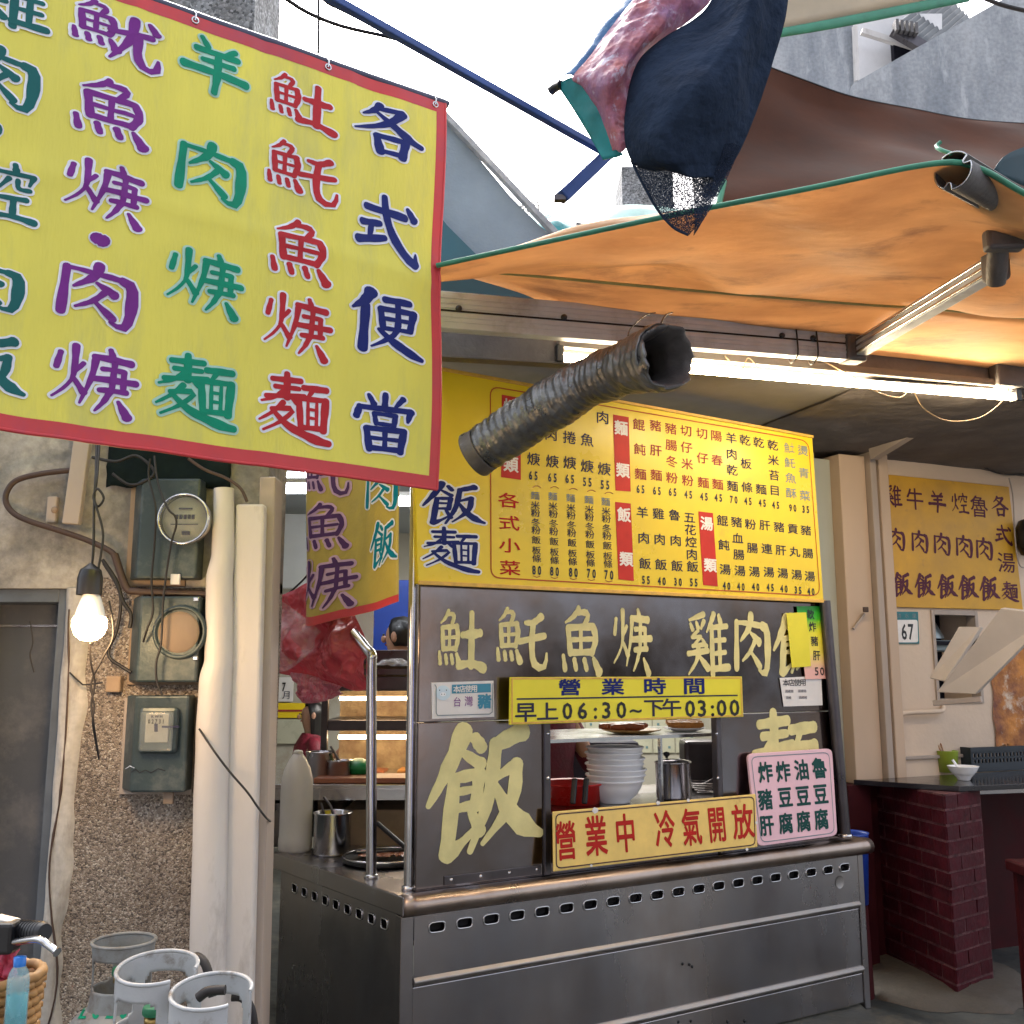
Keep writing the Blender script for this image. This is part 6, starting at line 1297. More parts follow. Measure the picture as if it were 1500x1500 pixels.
# ============================================================ PEOPLE
def person(loc, rz, jacket, label, seated=False, h=1.68, hair_long=False, arm=None):
    t = thing('person', loc, label, 'person'); t.rotation_euler = (0, 0, rz); s = h/1.68
    hip = .95 if not seated else .48
    V = [('pelvis', (0, 0, hip), (.15, .11)), ('belly', (0, .01, hip+.18), (.14, .105)), ('chest', (0, .0, hip+.38), (.165, .115)), ('neckb', (0, .01, hip+.50), (.07, .065)), ('neck', (0, -.0, hip+.56), (.052, .052)),
         ('jaw', (0, -.012, hip+.62), (.060, .068)), ('head', (0, -.008, hip+.70), (.078, .092)), ('crown', (0, .0, hip+.775), (.055, .065))]
    E = [(i, i+1) for i in range(7)]
    def add(nm, p, r, par): V.append((nm, p, r)); E.append((par, len(V)-1)); return len(V)-1
    for sd in (-1, 1):
        sh = add('sh', (sd*.17, 0, hip+.44), (.068, .068), 2)
        ar = (arm or {}).get(sd, ((sd*.22, -.02, hip+.18), (sd*.20, -.20, hip+.08)))
        el = add('el', ar[0], (.048, .048), sh); wr = add('wr', ar[1], (.034, .034), el)
        d = (Vector(ar[1])-Vector(ar[0])).normalized(); pm = add('palm', tuple(Vector(ar[1])+d*.07), (.035, .022), wr)
        for k in range(4): q = Vector(ar[1])+d*(.14-.012*abs(k-1.3))+Vector(((k-1.5)*.02, 0, -.012)); add('fi', tuple(q), (.009, .009), pm)
        add('th', tuple(Vector(ar[1])+d*.08+Vector((-sd*.045, 0, 0))), (.010, .010), pm)
        if seated: kn = add('kn', (sd*.12, -.42, hip+.02), (.07, .07), 0); an = add('an', (sd*.12, -.42, .08), (.042, .042), kn); add('toe', (sd*.12, -.56, .04), (.035, .03), an)
        else: kn = add('kn', (sd*.10, -.02, hip*.53), (.068, .068), 0); an = add('an', (sd*.10, .02, .08), (.042, .042), kn); add('toe', (sd*.11, -.14, .04), (.035, .03), an)
    me = bpy.data.meshes.new('body'); me.from_pydata([Vector(v[1])*s for v in V], E, []); o = bpy.data.objects.new('body', me); COL.objects.link(o); o.parent = t
    me.materials.append(M['skin'])
    sk = o.modifiers.new('skin', 'SKIN'); sk.use_smooth_shade = True
    for i, v in enumerate(V): me.skin_vertices[0].data[i].radius = (v[2][0]*s, v[2][1]*s)
    me.skin_vertices[0].data[0].use_root = True
    o.modifiers.new('sub', 'SUBSURF').levels = 2; o.modifiers['sub'].render_levels = 2
    # jacket: torso shell and sleeves over the body
    mb = MB(); Zs = [(hip-.08, .19, .15), (hip+.02, .185, .145), (hip+.18, .175, .135), (hip+.34, .20, .145), (hip+.44, .20, .13), (hip+.50, .12, .10), (hip+.545, .075, .072)]
    n = 24; vs = [Vector((cos(2*pi*k/n)*a*s, sin(2*pi*k/n)*b*s, z*s)) for z, a, b in Zs for k in range(n)]
    mb.add(vs, [(j*n+k, j*n+(k+1) % n, (j+1)*n+(k+1) % n, (j+1)*n+k) for j in range(len(Zs)-1) for k in range(n)], 0, True)
    for sd in (-1, 1):
        ar = (arm or {}).get(sd, ((sd*.22, -.02, hip+.18), (sd*.20, -.20, hip+.08)))
        P_ = crv([Vector((sd*.13, 0, hip+.45))*s, Vector((sd*.185, 0, hip+.42))*s, Vector(ar[0])*s, Vector(ar[1])*s], 5); L = len(P_); mb.tube(P_, [(.075-.028*i/L+.004*sin(i*2.1))*s for i in range(L)], 14)
    me2 = bpy.data.meshes.new('jacket'); me2.from_pydata(mb.v, [], mb.f); me2.polygons.foreach_set('use_smooth', [True]*len(mb.f)); me2.materials.append(M[jacket]); j = bpy.data.objects.new('jacket', me2); COL.objects.link(j); j.parent = t
    mb = MB(); c = Vector((0, .012, hip+.705))*s
    def hf(u, v):
        th = 2*pi*u; k_ = max(0, min(1, (sin(th)+.75)/.6)); k_ = k_*k_*(3-2*k_); ph = pi*.5-pi*(.24+.50*k_)*v
        r = Vector((.090*cos(ph)*cos(th), .105*cos(ph)*sin(th), .102*sin(ph)))
        q = c+r*s*(1+.05*noise.noise(r*30))
        if hair_long and sin(th) > -.25 and v > .75: q.z -= .26*s*(v-.75)/.25
        return q
    mb.grid(hf, 32, 16); me3 = bpy.data.meshes.new('hair'); me3.from_pydata(mb.v, [], mb.f); me3.polygons.foreach_set('use_smooth', [True]*len(mb.f)); me3.materials.append(M['hair']); hh = bpy.data.objects.new('hair', me3); COL.objects.link(hh); hh.parent = t
    # face
    f = Vector((0, -.098, hip+.70))*s
    for nm, off, sz, m in (('nose', (0, -.006, -.022), (.013, .016, .022), 'skin'), ('mouth', (0, .014, -.055), (.022, .006, .006), 'brown_red'), ('eye', (-.030, .008, .002), (.012, .006, .007), 'black'), ('eye', (.030, .008, .002), (.012, .006, .007), 'black'), ('ear', (-.082, .10, -.01), (.012, .022, .034), 'skin'), ('ear', (.082, .10, -.01), (.012, .022, .034), 'skin')):
        b_ = MB(); cc = f+Vector(off)*s
        b_.grid(lambda u, v: cc+Vector((sz[0]*cos(2*pi*u)*sin(pi*v), sz[1]*sin(2*pi*u)*sin(pi*v), sz[2]*cos(pi*v)))*s, 12, 8)
        m_ = bpy.data.meshes.new(nm); m_.from_pydata(b_.v, [], b_.f); m_.polygons.foreach_set('use_smooth', [True]*len(b_.f)); m_.materials.append(M[m]); oo = bpy.data.objects.new(nm, m_); COL.objects.link(oo); oo.parent = t
    return t
def at_head(px, py, D, h, seated):
    p = P(px, py, D); s = h/1.68; hh = ((.48 if seated else .95)+.70)*s
    return Vector((p.x, p.y, p.z-hh))
q = at_head(456, 1046, 8.2, 1.62, True); person(q, -1.15, 'jacket', 'person in a maroon-red jacket with long dark hair seated deep in the kitchen', True, 1.62, True)
bpy.data.objects[-1] if False else None
q = at_head(586, 936, 6.4, 1.74, False); q.z = 0.02; person(q, -1.9, 'dark_cloth', 'person with short black hair standing in front of the blue board', False, 2.0-.13)
q = at_head(800, 1020, 5.9, 1.6, False); q.z = 0.02; person(q, .5, 'maroon_cloth', 'person in a maroon top working behind the serving hatch', False, 1.58, arm={1: ((.27, -.08, 1.14), (.30, -.34, 1.02)), -1: ((-.24, -.06, 1.12), (-.14, -.28, 1.04))})

# ============================================================ KITCHEN THINGS
def pot(x, ybot, D, r, h, label, nm='pot', m='steel_bright', cat='pot', handles=True, lid=False, ladle=False, z=None):
    b = P(x, ybot, D)
    if z is not None: b.z = z
    t = thing(nm, b, label, cat, 'steel pots in the kitchen')
    mb = MB(); mb.lathe([(.0001, 0), (r*.96, 0), (r, .01), (r, h-.006), (r+.006, h), (r+.004, h+.004), (r-.004, h), (r-.006, .02), (.0001, .015)], b, 36); mb.build('body', M[m], t)
    if lid:
        mb = MB(); mb.lathe([(r+.004, h), (r+.003, h+.006), (r*.5, h+.016), (.0001, h+.018)], b, 32); mb.build('lid', M[m], t)
        mb = MB(); mb.lathe([(.006, h+.018), (.008, h+.026), (.016, h+.034), (.014, h+.046), (.0001, h+.05)], b-Vector((r*.35, 0, 0)), 14); mb.build('knob', M['black'], t)
    if ladle:
        mb = MB(); mb.tube(crv([b+Vector((.02, 0, .03)), b+Vector((-.0, .0, h)), b+Vector((-.045, 0, h+.07))], 5), .006, 6); mb.tube([b+Vector((0, .02, .03)), b+Vector((-.06, .02, h+.04))], .005, 6); mb.build('ladle', M['steel_dark'], t)
    return t
zc = ZT+.001
j = onz(432, 1246, ZT); t = thing('jug', j, 'tall white plastic jug with narrow neck at the left end of the counter', 'jug')
s_ = j.y/1450
W = 23.5*s_; Hh = 137*s_
mb = MB(); mb.lathe([(.0001, 0), (W*.92, 0), (W, .012), (W, .055), (W*.965, .065), (W*.965, Hh*.60), (W*.93, Hh*.72), (W*.78, Hh*.82), (W*.52, Hh*.91), (W*.30, Hh*.965), (W*.26, Hh*.97)], j, 36); mb.build('body', M['jug'], t)
mb = MB(); mb.lathe([(W*.27, Hh*.962), (W*.30, Hh*.985), (W*.22, Hh*1.005), (.0001, Hh*1.01)], j, 20); mb.build('cap', M['jug'], t)
def potc(x, y, w_, h_, lab, **k):
    b = onz(x, y, ZT); s_ = b.y/1450; return pot(x, y, b.y, w_*s_/2, h_*s_, lab, z=ZT+.001, **k)
potc(486, 1251, 52, 56, 'shiny steel pot with ladles standing right of the white jug', ladle=True)
potc(460, 1222, 54, 50, 'steel pot mostly hidden behind the white jug')
potc(492, 1218, 48, 44, 'steel pot behind the shiny pot, only its rim showing', m='steel')
potc(403, 1238, 38, 58, 'tall steel pot at the far left end of the counter', m='steel')
# black griddle plate with ring
c = onz(566, 1262, ZT); t = thing('griddle', c, 'round black pan with pale rim and tongs lying on the counter behind the two posts', 'pan')
R = 62*c.y/1450
mb = MB(); mb.lathe([(.0001, .004), (R*.96, .004), (R, .010), (R, .022), (R*.97, .026), (R*.93, .016), (.0001, .012)], c, 48); mb.build('pan', M['black'], t)
mb = MB(); mb.tube([c+Vector((cos(a), sin(a), 0))*R*.97+Z*.026 for a in [2*pi*k/48 for k in range(48)]], .005, 8, closed=True); mb.build('rim', M['steel_bright'], t)
mb = MB(); mb.tube([c+Vector((-.13, -.02, .04)), c+Vector((.09, .02, .045))], .006, 6); mb.tube([P(553, 1206, c.y+.1), P(592, 1240, c.y)], .011, 8); mb.build('tongs', M['black'], t)
mb = MB(); mb.grid(lambda u, v: c+Vector(((u-.5)*.20-.02, (v-.5)*.12, .03+.02*abs(noise.noise(Vector((u*7, v*7, 1)))))), 20, 12); mb.build('food', M['meat'], t)
c2 = onz(578, 1216, ZT); mb = MB(); mb.grid(lambda u, v: c2+Vector((.05*cos(2*pi*u)*sin(pi*v), .05*sin(2*pi*u)*sin(pi*v), .035+.035*cos(pi*v)))*(1)+Vector((0, 0, 0))+Vector((1, 1, 1))*.006*noise.noise(Vector((u*8, v*8, 3))), 20, 12)
tag(mb.build('sponge', mat('olive_sponge', (.30, .26, .05), .7, var=.4, scale=12, bump=.5)), 'crumpled olive-yellow dishcloth behind the black pan', 'dishcloth')
# folding boards / kitchen table mid-depth
t = thing('work_table', P(520, 1160, 5.2), 'kitchen work table with pale steel edge behind the pots', 'table')
zt = P(520, 1152, 4.95).z; a = P(395, 1150, 5.3); b = P(640, 1150, 5.1)
mb = MB(); mb.box(((a.x+b.x)/2, 5.3, zt), (b.x-a.x+.3, .8, .03)); mb.build('top', M['steel_bright'], t, bev=.004)
mb = MB(); mb.box(((a.x+b.x)/2, 4.89, zt-.03), (b.x-a.x+.3, .02, .05)); mb.build('edge', M['steel_bright'], t)
for x in (a.x-.1, b.x): mb = MB(); mb.tube([(x, 4.95, .02), (x, 4.95, zt-.015)], .02, 10); mb.build('leg', M['steel'], t)
mb = MB(); mb.box((P(590, 1150, 5.1).x, 5.2, zt-.42), (.55, .5, .62)); mb.build('drawer_box', M['wood_back'], t, bev=.006)
def onT(x, y, D=5.05): p = P(x, y, D); return Vector((p.x, p.y, zt+.016))
p = onT(540, 1146, 5.04); mb = MB(); mb.box(p+Z*.014, (.50, .24, .026)); tag(mb.build('chopping_board', M['wood_top'], bev=.005), 'reddish wooden chopping board on the kitchen table', 'chopping board')
pot(468, 1140, 5.1, .068, .135, 'dark steel stockpot left on the kitchen table', m='steel', z=zt+.016)
pot(496, 1140, 5.08, .062, .095, 'lower steel pot with spoons on the kitchen table', m='steel', z=zt+.016, ladle=True)
p = onT(525, 1140, 5.15); t = thing('bowl', p, 'green plastic bowl on the kitchen table between the pots and the post', 'bowl'); mb = MB(); mb.lathe([(.0001, 0), (.05, 0), (.085, .05), (.088, .06), (.05, .085), (.02, .10), (.0001, .10)], p, 24); mb.build('bowl', M['green_plastic'], t)
# shelf cabinet with lit glass case
def cabinet():
    x0 = P(484, 1100, 5.55).x; x1 = P(640, 1100, 5.55).x; t = thing('food_cabinet', (x0, 5.55, 0), 'dark framed food cabinet with warm-lit shelves behind the posts', 'cabinet')
    z = lambda y: P(500, y, 5.4).z
    for zz, hh in ((z(1062), .055), (z(1005), .05), (z(1146), .04), (z(962), .07)): mb = MB(); mb.box(((x0+x1)/2, 5.6, zz), (x1-x0, .5, hh)); mb.build('shelf', M['steel_dark'], t, bev=.004)
    for x in (x0, x1): mb = MB(); mb.box((x, 5.36, (z(960))/2), (.035, .035, z(960))); mb.build('upright', M['steel_dark'], t, bev=.004)
    mb = MB(); mb.box(((x0+x1)/2, 5.83, (z(1146)+z(960))/2), (x1-x0, .02, z(960)-z(1146))); mb.build('back_panel', M['lit_case'], t)
    for zz in (z(1072), z(1015)):
        mb = MB(); mb.tube([(x0+.06, 5.45, zz-.03), ((x0+x1)/2, 5.45, zz-.03), (x1-.06, 5.45, zz-.03)], .010, 8); mb.build('strip_light', mat('strip_light', (1, .9, .7), emit=(1, .72, .40), es=14), t)
    mb = MB(); mb.box((x0+.2, 5.55, z(1138)), (.22, .2, .05)); mb.build('food_tray', M['meat'], t, bev=.01)
    mb = MB(); mb.box((x0+.5, 5.55, z(1138)), (.25, .2, .06)); mb.build('food_tray', M['bread'], t, bev=.01)
cabinet()
# blue board and foil-wrapped tray
p0 = P(546, 990, 7.4); p1 = P(640, 850, 7.4); mb = MB(); mb.box(((p0.x+p1.x)/2, 7.4, (p0.z+p1.z)/2), (p1.x-p0.x, .04, p1.z-p0.z)); tag(mb.build('blue_board', M['blue_board'], bev=.004), 'plain blue board hanging deep in the kitchen behind the standing person', 'board')
mb = MB(); q = P(577, 974, 5.2); mb.grid(lambda u, v: q+Vector(((u-.5)*.20, (v-.5)*.15, .03*sin(pi*u)*sin(pi*v)+.02*noise.noise(Vector((u*5, v*5, 2))))), 20, 14); 
mb2 = mb.build('foil_tray', M['clearbag'], solid=.003); tag(mb2, 'film-wrapped tray on top of the dark shelf beside the post', 'tray')
t = thing('shelf', P(575, 985, 5.25), 'short dark shelf behind the two steel posts', 'shelf'); mb = MB(); mb.box(P(585, 984, 5.25), (.42, .3, .03)); mb.build('board', M['steel_dark'], t); mb = MB(); mb.box(P(585, 1000, 5.25), (.40, .28, .06)); mb.build('tray', M['steel_dark'], t); mb = MB(); q = P(632, 990, 5.4); mb.tube([Vector((q.x, q.y, 0)), Vector((q.x, q.y, q.z))], .02, 8); mb.build('leg', M['steel_dark'], t)
# red bags
def bags():
    grp = 'red plastic bags hung beside the stall'
    nd = Vector((-.5, -.85, .1))
    t = thing('plastic_bags', P(470, 860, 4.5), 'bunch of crumpled red plastic carrier bags hanging under the small banner', 'plastic bags')
    T = [P(405, 876, 4.75), P(430, 866, 4.7), P(460, 852, 4.6), P(500, 858, 4.45), P(520, 900, 4.35), P(540, 950, 4.25)]
    Mi = [P(403, 930, 4.7), P(425, 940, 4.6), P(455, 945, 4.5), P(490, 950, 4.35), P(520, 960, 4.25), P(541, 975, 4.2)]
    Bo = [P(405, 985, 4.7), P(430, 990, 4.62), P(458, 992, 4.52), P(495, 1003, 4.4), P(520, 1012, 4.3), P(541, 1010, 4.22)]
    mb = MB(); patch([T, Mi, Bo], 150, 110, .09, 5, mb, nd=nd, rg=.035); mb.build('bag_mass', M['redbag'], t, solid=.002)
    t0 = [P(428, 985, 4.58), P(450, 988, 4.52), P(480, 996, 4.46), P(508, 1004, 4.4)]; t1 = [P(446, 1030, 4.58), P(460, 1030, 4.53), P(480, 1026, 4.47), P(504, 1016, 4.42)]
    mb = MB(); patch([t0, t1], 90, 24, .05, 14, mb, nd=nd, smoothrows=False, rg=.03); mb.build('bag_handles', M['baghandles'], t, solid=.002)
    mb = MB(); patch([[P(404, 874, 4.62), P(440, 900, 4.5), P(470, 925, 4.4)], [P(404, 985, 4.6), P(425, 980, 4.5), P(450, 960, 4.42)]], 16, 16, .05, 9, mb, nd=nd); mb.build('clear_sleeve', M['clearbag'], t)
    t = thing('plastic_bag', P(520, 920, 4.6), 'clear plastic bag hanging between the red bags and the bent post', 'plastic bag')
    mb = MB(); patch([[P(500, 880, 4.7), P(520, 890, 4.65), P(546, 894, 4.6)], [P(505, 960, 4.65), P(525, 965, 4.6), P(548, 968, 4.55)]], 16, 16, .04, 9, mb, nd=nd); mb.build('film', M['clearbag'], t)
bags()
# ceiling lamps of the kitchen
for i, (x0, y0, x1, y1, D) in enumerate(((398, 700, 470, 702, 6.2), (392, 716, 470, 718, 5.7), (560, 735, 640, 730, 6.2))):
    a = P(x0, y0, D); b = P(x1+60, y1, D); a.z = b.z = 2.93-.05*i*0-.03
    a.z = b.z = min(2.92, P(x0, y0, D).z)
    t = thing('ceiling_lamp', a, ['far cool white tube lamp on the kitchen ceiling', 'near cool white tube lamp on the kitchen ceiling', 'cool white tube lamp seen between the small banner and the post'][i], 'tube lamp', 'kitchen tube lamps')
    mb = MB(); mb.tube([a, a.lerp(b, .5), b], .028, 12); mb.build('tube', M['tube_cool'], t); mb = MB(); mb.bar(a+Z*.04, b+Z*.04, .12, .03); mb.build('reflector', M['ceramic'], t)

# ============================================================ INSIDE THE HATCH
def hatch():
    b = PP.px(901, 1175, -.33)
    zsh = b.z
    t = thing('hatch_shelf', PP.px(805, 1180, -.05), 'steel shelf inside the serving hatch carrying the bowls', 'shelf')
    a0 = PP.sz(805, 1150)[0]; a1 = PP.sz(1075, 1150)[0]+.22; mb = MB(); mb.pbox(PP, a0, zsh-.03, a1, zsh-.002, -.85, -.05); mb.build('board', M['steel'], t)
    mb = MB(); mb.pbox(PP, a0, ZT+.0, a0+.02, zsh-.03, -.8, -.1); mb.pbox(PP, a1-.02, ZT+.0, a1, zsh-.03, -.8, -.1); mb.build('support', M['steel_dark'], t)
    z2 = PP.sz(900, 1076)[1]-.02
    def at(x, y, d, z=None): p = PP.px(x, y, d); p.z = zsh if z is None else z; return p
    # bowls
    c = at(902, 1170, -.33); sc = c.y/1450; R = 43*sc
    lab = ['lowest', 'second lowest', 'third from the bottom', 'middle', 'third from the top', 'second from the top', 'topmost']
    for k in range(7):
        q = c+Z*(k*7.6*sc)+Vector((.0035*((k*37) % 5-2), 0, 0)); t = thing('bowl', q, f'white melamine bowl, {lab[k]} of the stack of seven in the hatch', 'bowl', 'stack of white bowls')
        rr = R*(1-.0085*max(0, k-1)); mb = MB(); mb.lathe([(.0001, .008), (rr*.48, .006), (rr*.50, 0), (rr*.53, 0), (rr*.53, .010), (rr*.76, .038), (rr*.90, .072), (rr*.955, .094), (rr*1.0, .098), (rr*1.01, .102), (rr*.985, .106), (rr*.93, .101), (rr*.85, .070), (rr*.6, .03), (.0001, .02)], q, 40); mb.build('bowl', M['ceramic'], t)
    p = at(987, 1167, -.30); s_ = p.y/1450
    pot(987, 1167, p.y, 25*s_, 50*s_, 'lidded steel canister with black knob right of the bowl stack', nm='canister', m='steel_bright', cat='canister', lid=True, z=zsh)
    # red basin with black tongs
    c = at(838, 1172, -.42); t = thing('basin', c, 'red plastic basin with black-handled tongs behind the bowl stack', 'basin')
    mb = MB(); R2 = 48*c.y/1450; mb.lathe([(.0001, 0), (R2*.8, 0), (R2*.95, .085), (R2*1.03, .09), (R2*1.03, .096), (R2*.93, .09), (R2*.76, .01), (.0001, .008)], c, 36); mb.build('basin', M['red_plastic'], t)
    for x in (839, 856): mb = MB(); p0 = PP.px(x, 1178, -.24); p1 = PP.px(x+3, 1140, -.26); mb.bar(p0, p1, .026, .016); mb.build('tongs_handle', M['black'], t, bev=.006)
    # food shelf with meats
    t = thing('glass_shelf', PP.px(820, 1080, -.4), 'glass-edged upper shelf with trays of fried food inside the hatch', 'shelf')
    mb = MB(); mb.pbox(PP, a0, z2-.015, a1-.05, z2, -.75, -.12); mb.build('board', M['steel_bright'], t)
    for x in (967, 1047): mb = MB(); s_ = PP.shift(-.19).sz(x, 1100)[0]; mb.pbox(PP, s_-.006, zsh, s_+.006, z2-.015, -.2, -.18); mb.build('rod', M['steel_bright'], t)
    for x, w_, m_, lab, n in ((925, 80, 'meat', 'plate of dark braised meat on the upper hatch shelf', 7), (1003, 56, 'bread', 'plate of golden fried dough sticks on the upper hatch shelf', 3)):
        c = PP.px(x, 1074, -.30); c.z = z2; R3 = w_/2*c.y/1450*1.05; t = thing('plate', c, lab, 'plate of food')
        mb = MB(); mb.lathe([(.0001, .002), (R3*.6, .002), (R3, .016), (R3*1.02, .02), (R3*.6, .008), (.0001, .006)], c, 32); mb.build('plate', M['jar'] if m_ == 'meat' else M['ceramic'], t)
        rnd = random.Random(n)
        for k in range(n):
            q = c+Vector((rnd.uniform(-.7, .7)*R3, rnd.uniform(-.4, .4)*R3, .028+.006*k/n)); a_ = rnd.uniform(-.5, .5); l_ = R3*(.5 if m_ == 'meat' else .85)
            if m_ == 'bread': q = c+Vector((0, (k-1)*R3*.4, .03+.006*k)); a_ = .1*(k-1)
            mb = MB(); mb.tube([q+Vector((cos(a_), sin(a_), .1*(j/6-.5)))*l_*(j/3-1) for j in range(7)], [.008+.012*sin(pi*(j+.6)/7.2)+.003*noise.noise(q*40+Vector((j, 0, 0))) for j in range(7)], 10); mb.build('piece', M[m_], t)
    # dark basket of wires right
    c = at(1030, 1160, -.35); t = thing('strainer', c, 'dark wire strainer lying at the right of the hatch shelf', 'strainer'); mb = MB()
    for k in range(5): mb.tube([c+Vector((cos(a)*(.03+.012*k), sin(a)*(.03+.012*k), .012*k+.01)) for a in [2*pi*i/20 for i in range(20)]], .0025, 5, closed=True)
    mb.tube([c+Z*.05, c+Vector((.05, -.02, .08)), c+Vector((.09, -.02, .02))], .004, 5); mb.build('wire', M['steel'], t)
    mb = MB(); c = PP.px(1035, 1120, -.55); mb.box(c, (.26, .2, .26)); tag(mb.build('appliance', M['steel_dark'], bev=.02), 'dark steel appliance in the back corner of the hatch', 'appliance')
    # soup urn / dark cooler left behind basin
    mb = MB(); c = PP.px(870, 1118, -1.6); mb.box(c, (.55, .2, .28)); tag(mb.build('cooler_box', M['dark_cloth'], bev=.03), 'dark box behind the maroon sleeve in the hatch', 'box')
hatch()
l = bpy.data.lights.new('kitchen_lamp', 'AREA'); l.energy = 45; l.size = 1.6; l.color = (1, .96, .88); o = bpy.data.objects.new('kitchen_lamp_light', l); COL.objects.link(o); o.location = (.6, 7.4, 2.9)

# ============================================================ RIGHT: TABLE, PILLAR, THINGS ON IT
ZTb = 1.03
F0 = onz(1250, 1142, ZTb); Fc = onz(1405, 1152, ZTb); Fr = onz(1600, 1143, ZTb)
def table():
    wl = RW.at(RW.sz(1240, 1138)[0], ZTb, .15); wr = RW.at(3.2, ZTb, .03)
    t = thing('table', Fc, 'glossy black table top resting on the maroon brick pillar', 'table')
    mb = MB(); pts = [F0, Fc, Fr, wr, wl]; mb.prism(pts, Vector((0, 0, -.028))); mb.build('top', M['table'], t, bev=.003)
    mb = MB(); a = onz(1440, 1163, ZTb-.06); b = onz(1600, 1157, ZTb-.06); mb.bar(a+Vector((0, .1, 0)), b+Vector((0, .1, 0)), .03, .03); mb.build('rail', M['steel'], t, bev=.003)
    t = thing('brick_pillar', (Fc.x, Fc.y, 0), 'square maroon-painted brick pillar with worn joints under the black table', 'brick pillar')
    Fp = onz(1386, 1156, ZTb); dl = Vector((-.18, .98, 0)).normalized(); dr = Vector((.795, .607, 0)).normalized(); o = Vector((Fp.x, Fp.y+.03, 0)); Ll, Lr = .82, .36
    n1 = Vector((-dl.y, dl.x, 0)); n1 = n1 if n1.x < 0 else -n1; n2 = Vector((dr.y, -dr.x, 0)); n2 = n2 if n2.y < 0 else -n2
    top = ZTb-.03
    mb = MB(); a, b, c_, d_ = o, o+dr*Lr, o+dr*Lr+dl*Ll, o+dl*Ll; mb.prism([a, b, c_, d_], Vector((0, 0, top))); mb.build('mortar', M['mortar'], t)
    rows = 13; hb = top/rows; rnd = random.Random(5)
    for r in range(rows):
        z0 = r*hb+.006; z1 = (r+1)*hb-.007
        for (dd, LL, nn, off) in ((dl, Ll, n1, r % 2), (dr, Lr, n2, (r+1) % 2)):
            Lb = .235; x = -(.5*Lb if off else 0)
            while x < LL-.01:
                x0 = max(0, x)+(.005 if x > 0 else -.0); x1 = min(LL, x+Lb)-.009
                if x1-x0 > .03:
                    pr = .005+rnd.uniform(-.002, .003); j_ = [rnd.uniform(-.0018, .0018) for _ in range(8)]
                    P8 = []
                    for zz in (z0, z1):
                        for (xx, q_) in ((x0, pr), (x1, pr), (x1, -.01), (x0, -.01)): P8.append(o+dd*(xx+j_[len(P8) % 8])+nn*(q_+j_[(len(P8)+3) % 8])+Z*(zz+j_[(len(P8)+5) % 8]))
                    mb = MB(); mb.hexa(P8); mb.build('brick', M['brick'], t)
                x += Lb
    # plaster apron at the foot
    c = o+dl*.3+dr*.1; mb = MB(); N = 40
    ring = []
    for k in range(N):
        a = 2*pi*k/N; r_ = .50+.13*noise.noise(Vector((cos(a)*1.7, sin(a)*1.7, 2)))+.05*noise.noise(Vector((cos(a)*6, sin(a)*6, 2))); ring.append(c+Vector((cos(a)*r_*.95, sin(a)*r_*1.05, 0)))
    vs = [p+Z*.002 for p in ring]+[c.lerp(p, .93)+Z*.028 for p in ring]+[c.lerp(p, .5)+Z*.06 for p in ring]+[c+Z*.07]
    mb.add(vs, [(k, (k+1) % N, N+(k+1) % N, N+k) for k in range(N)]+[(N+k, N+(k+1) % N, 2*N+(k+1) % N, 2*N+k) for k in range(N)]+[(2*N+k, 2*N+(k+1) % N, 3*N) for k in range(N)], 0, True)
    tag(mb.build('concrete_apron', M['apron']), kind='structure')
    # dark board left of the pillar and blue bucket
    mb = MB(); mb.box(RW.at(RW.sz(1236, 1200)[0], .5, .09), (.16, .1, 1.0), (RW.u, RW.n, Z)); tag(mb.build('red_panel', M['dark_red'], bev=.004), 'dark red painted panel between the stall and the brick pillar', 'panel')
    c = P(1246, 1245, 5.35); c.z = .45; t = thing('bucket', Vector((c.x, c.y, 0)), 'blue plastic bucket on a stand behind the right end of the counter', 'bucket')
    mb = MB(); mb.lathe([(.0001, .45), (.075, .45), (.092, .79), (.096, .80), (.088, .79), (.07, .47), (.0001, .47)], Vector((c.x, c.y, 0)), 28); mb.build('bucket', M['blue_board'], t)
    mb = MB(); mb.lathe([(.08, 0), (.07, .45), (.0001, .45)], Vector((c.x, c.y, 0)), 16); mb.build('stand', M['dark_red'], t)
    # dark wall under the table further right
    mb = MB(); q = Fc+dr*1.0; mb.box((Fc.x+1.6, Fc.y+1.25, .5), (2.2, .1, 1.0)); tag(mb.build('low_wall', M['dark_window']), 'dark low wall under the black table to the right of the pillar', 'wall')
    t = thing('chair', P(1500, 1470, 4.55), 'dark red wooden stool at the lower right edge', 'stool')
    b = P(1482, 1478, 4.5); b.z = 0; b.x += .20; zt_ = P(1482, 1285, 4.5).z
    for dx, dy in ((0, 0), (.30, 0), (0, .3), (.30, .3)): mb = MB(); mb.bar(b+Vector((dx+.02, dy, 0)), b+Vector((dx+.02, dy, zt_-.03)), .035, .035, up=Vector((0, 1, 0))); mb.build('leg', M['stool'], t, bev=.003)
    mb = MB(); mb.box(b+Vector((.16, .15, zt_-.005)), (.37, .36, .05)); mb.build('seat', M['stool'], t, bev=.008)
    mb = MB(); mb.box(b+Vector((.16, 0, zt_*.55)), (.30, .025, .05)); mb.build('stretcher', M['stool'], t, bev=.003)
table()
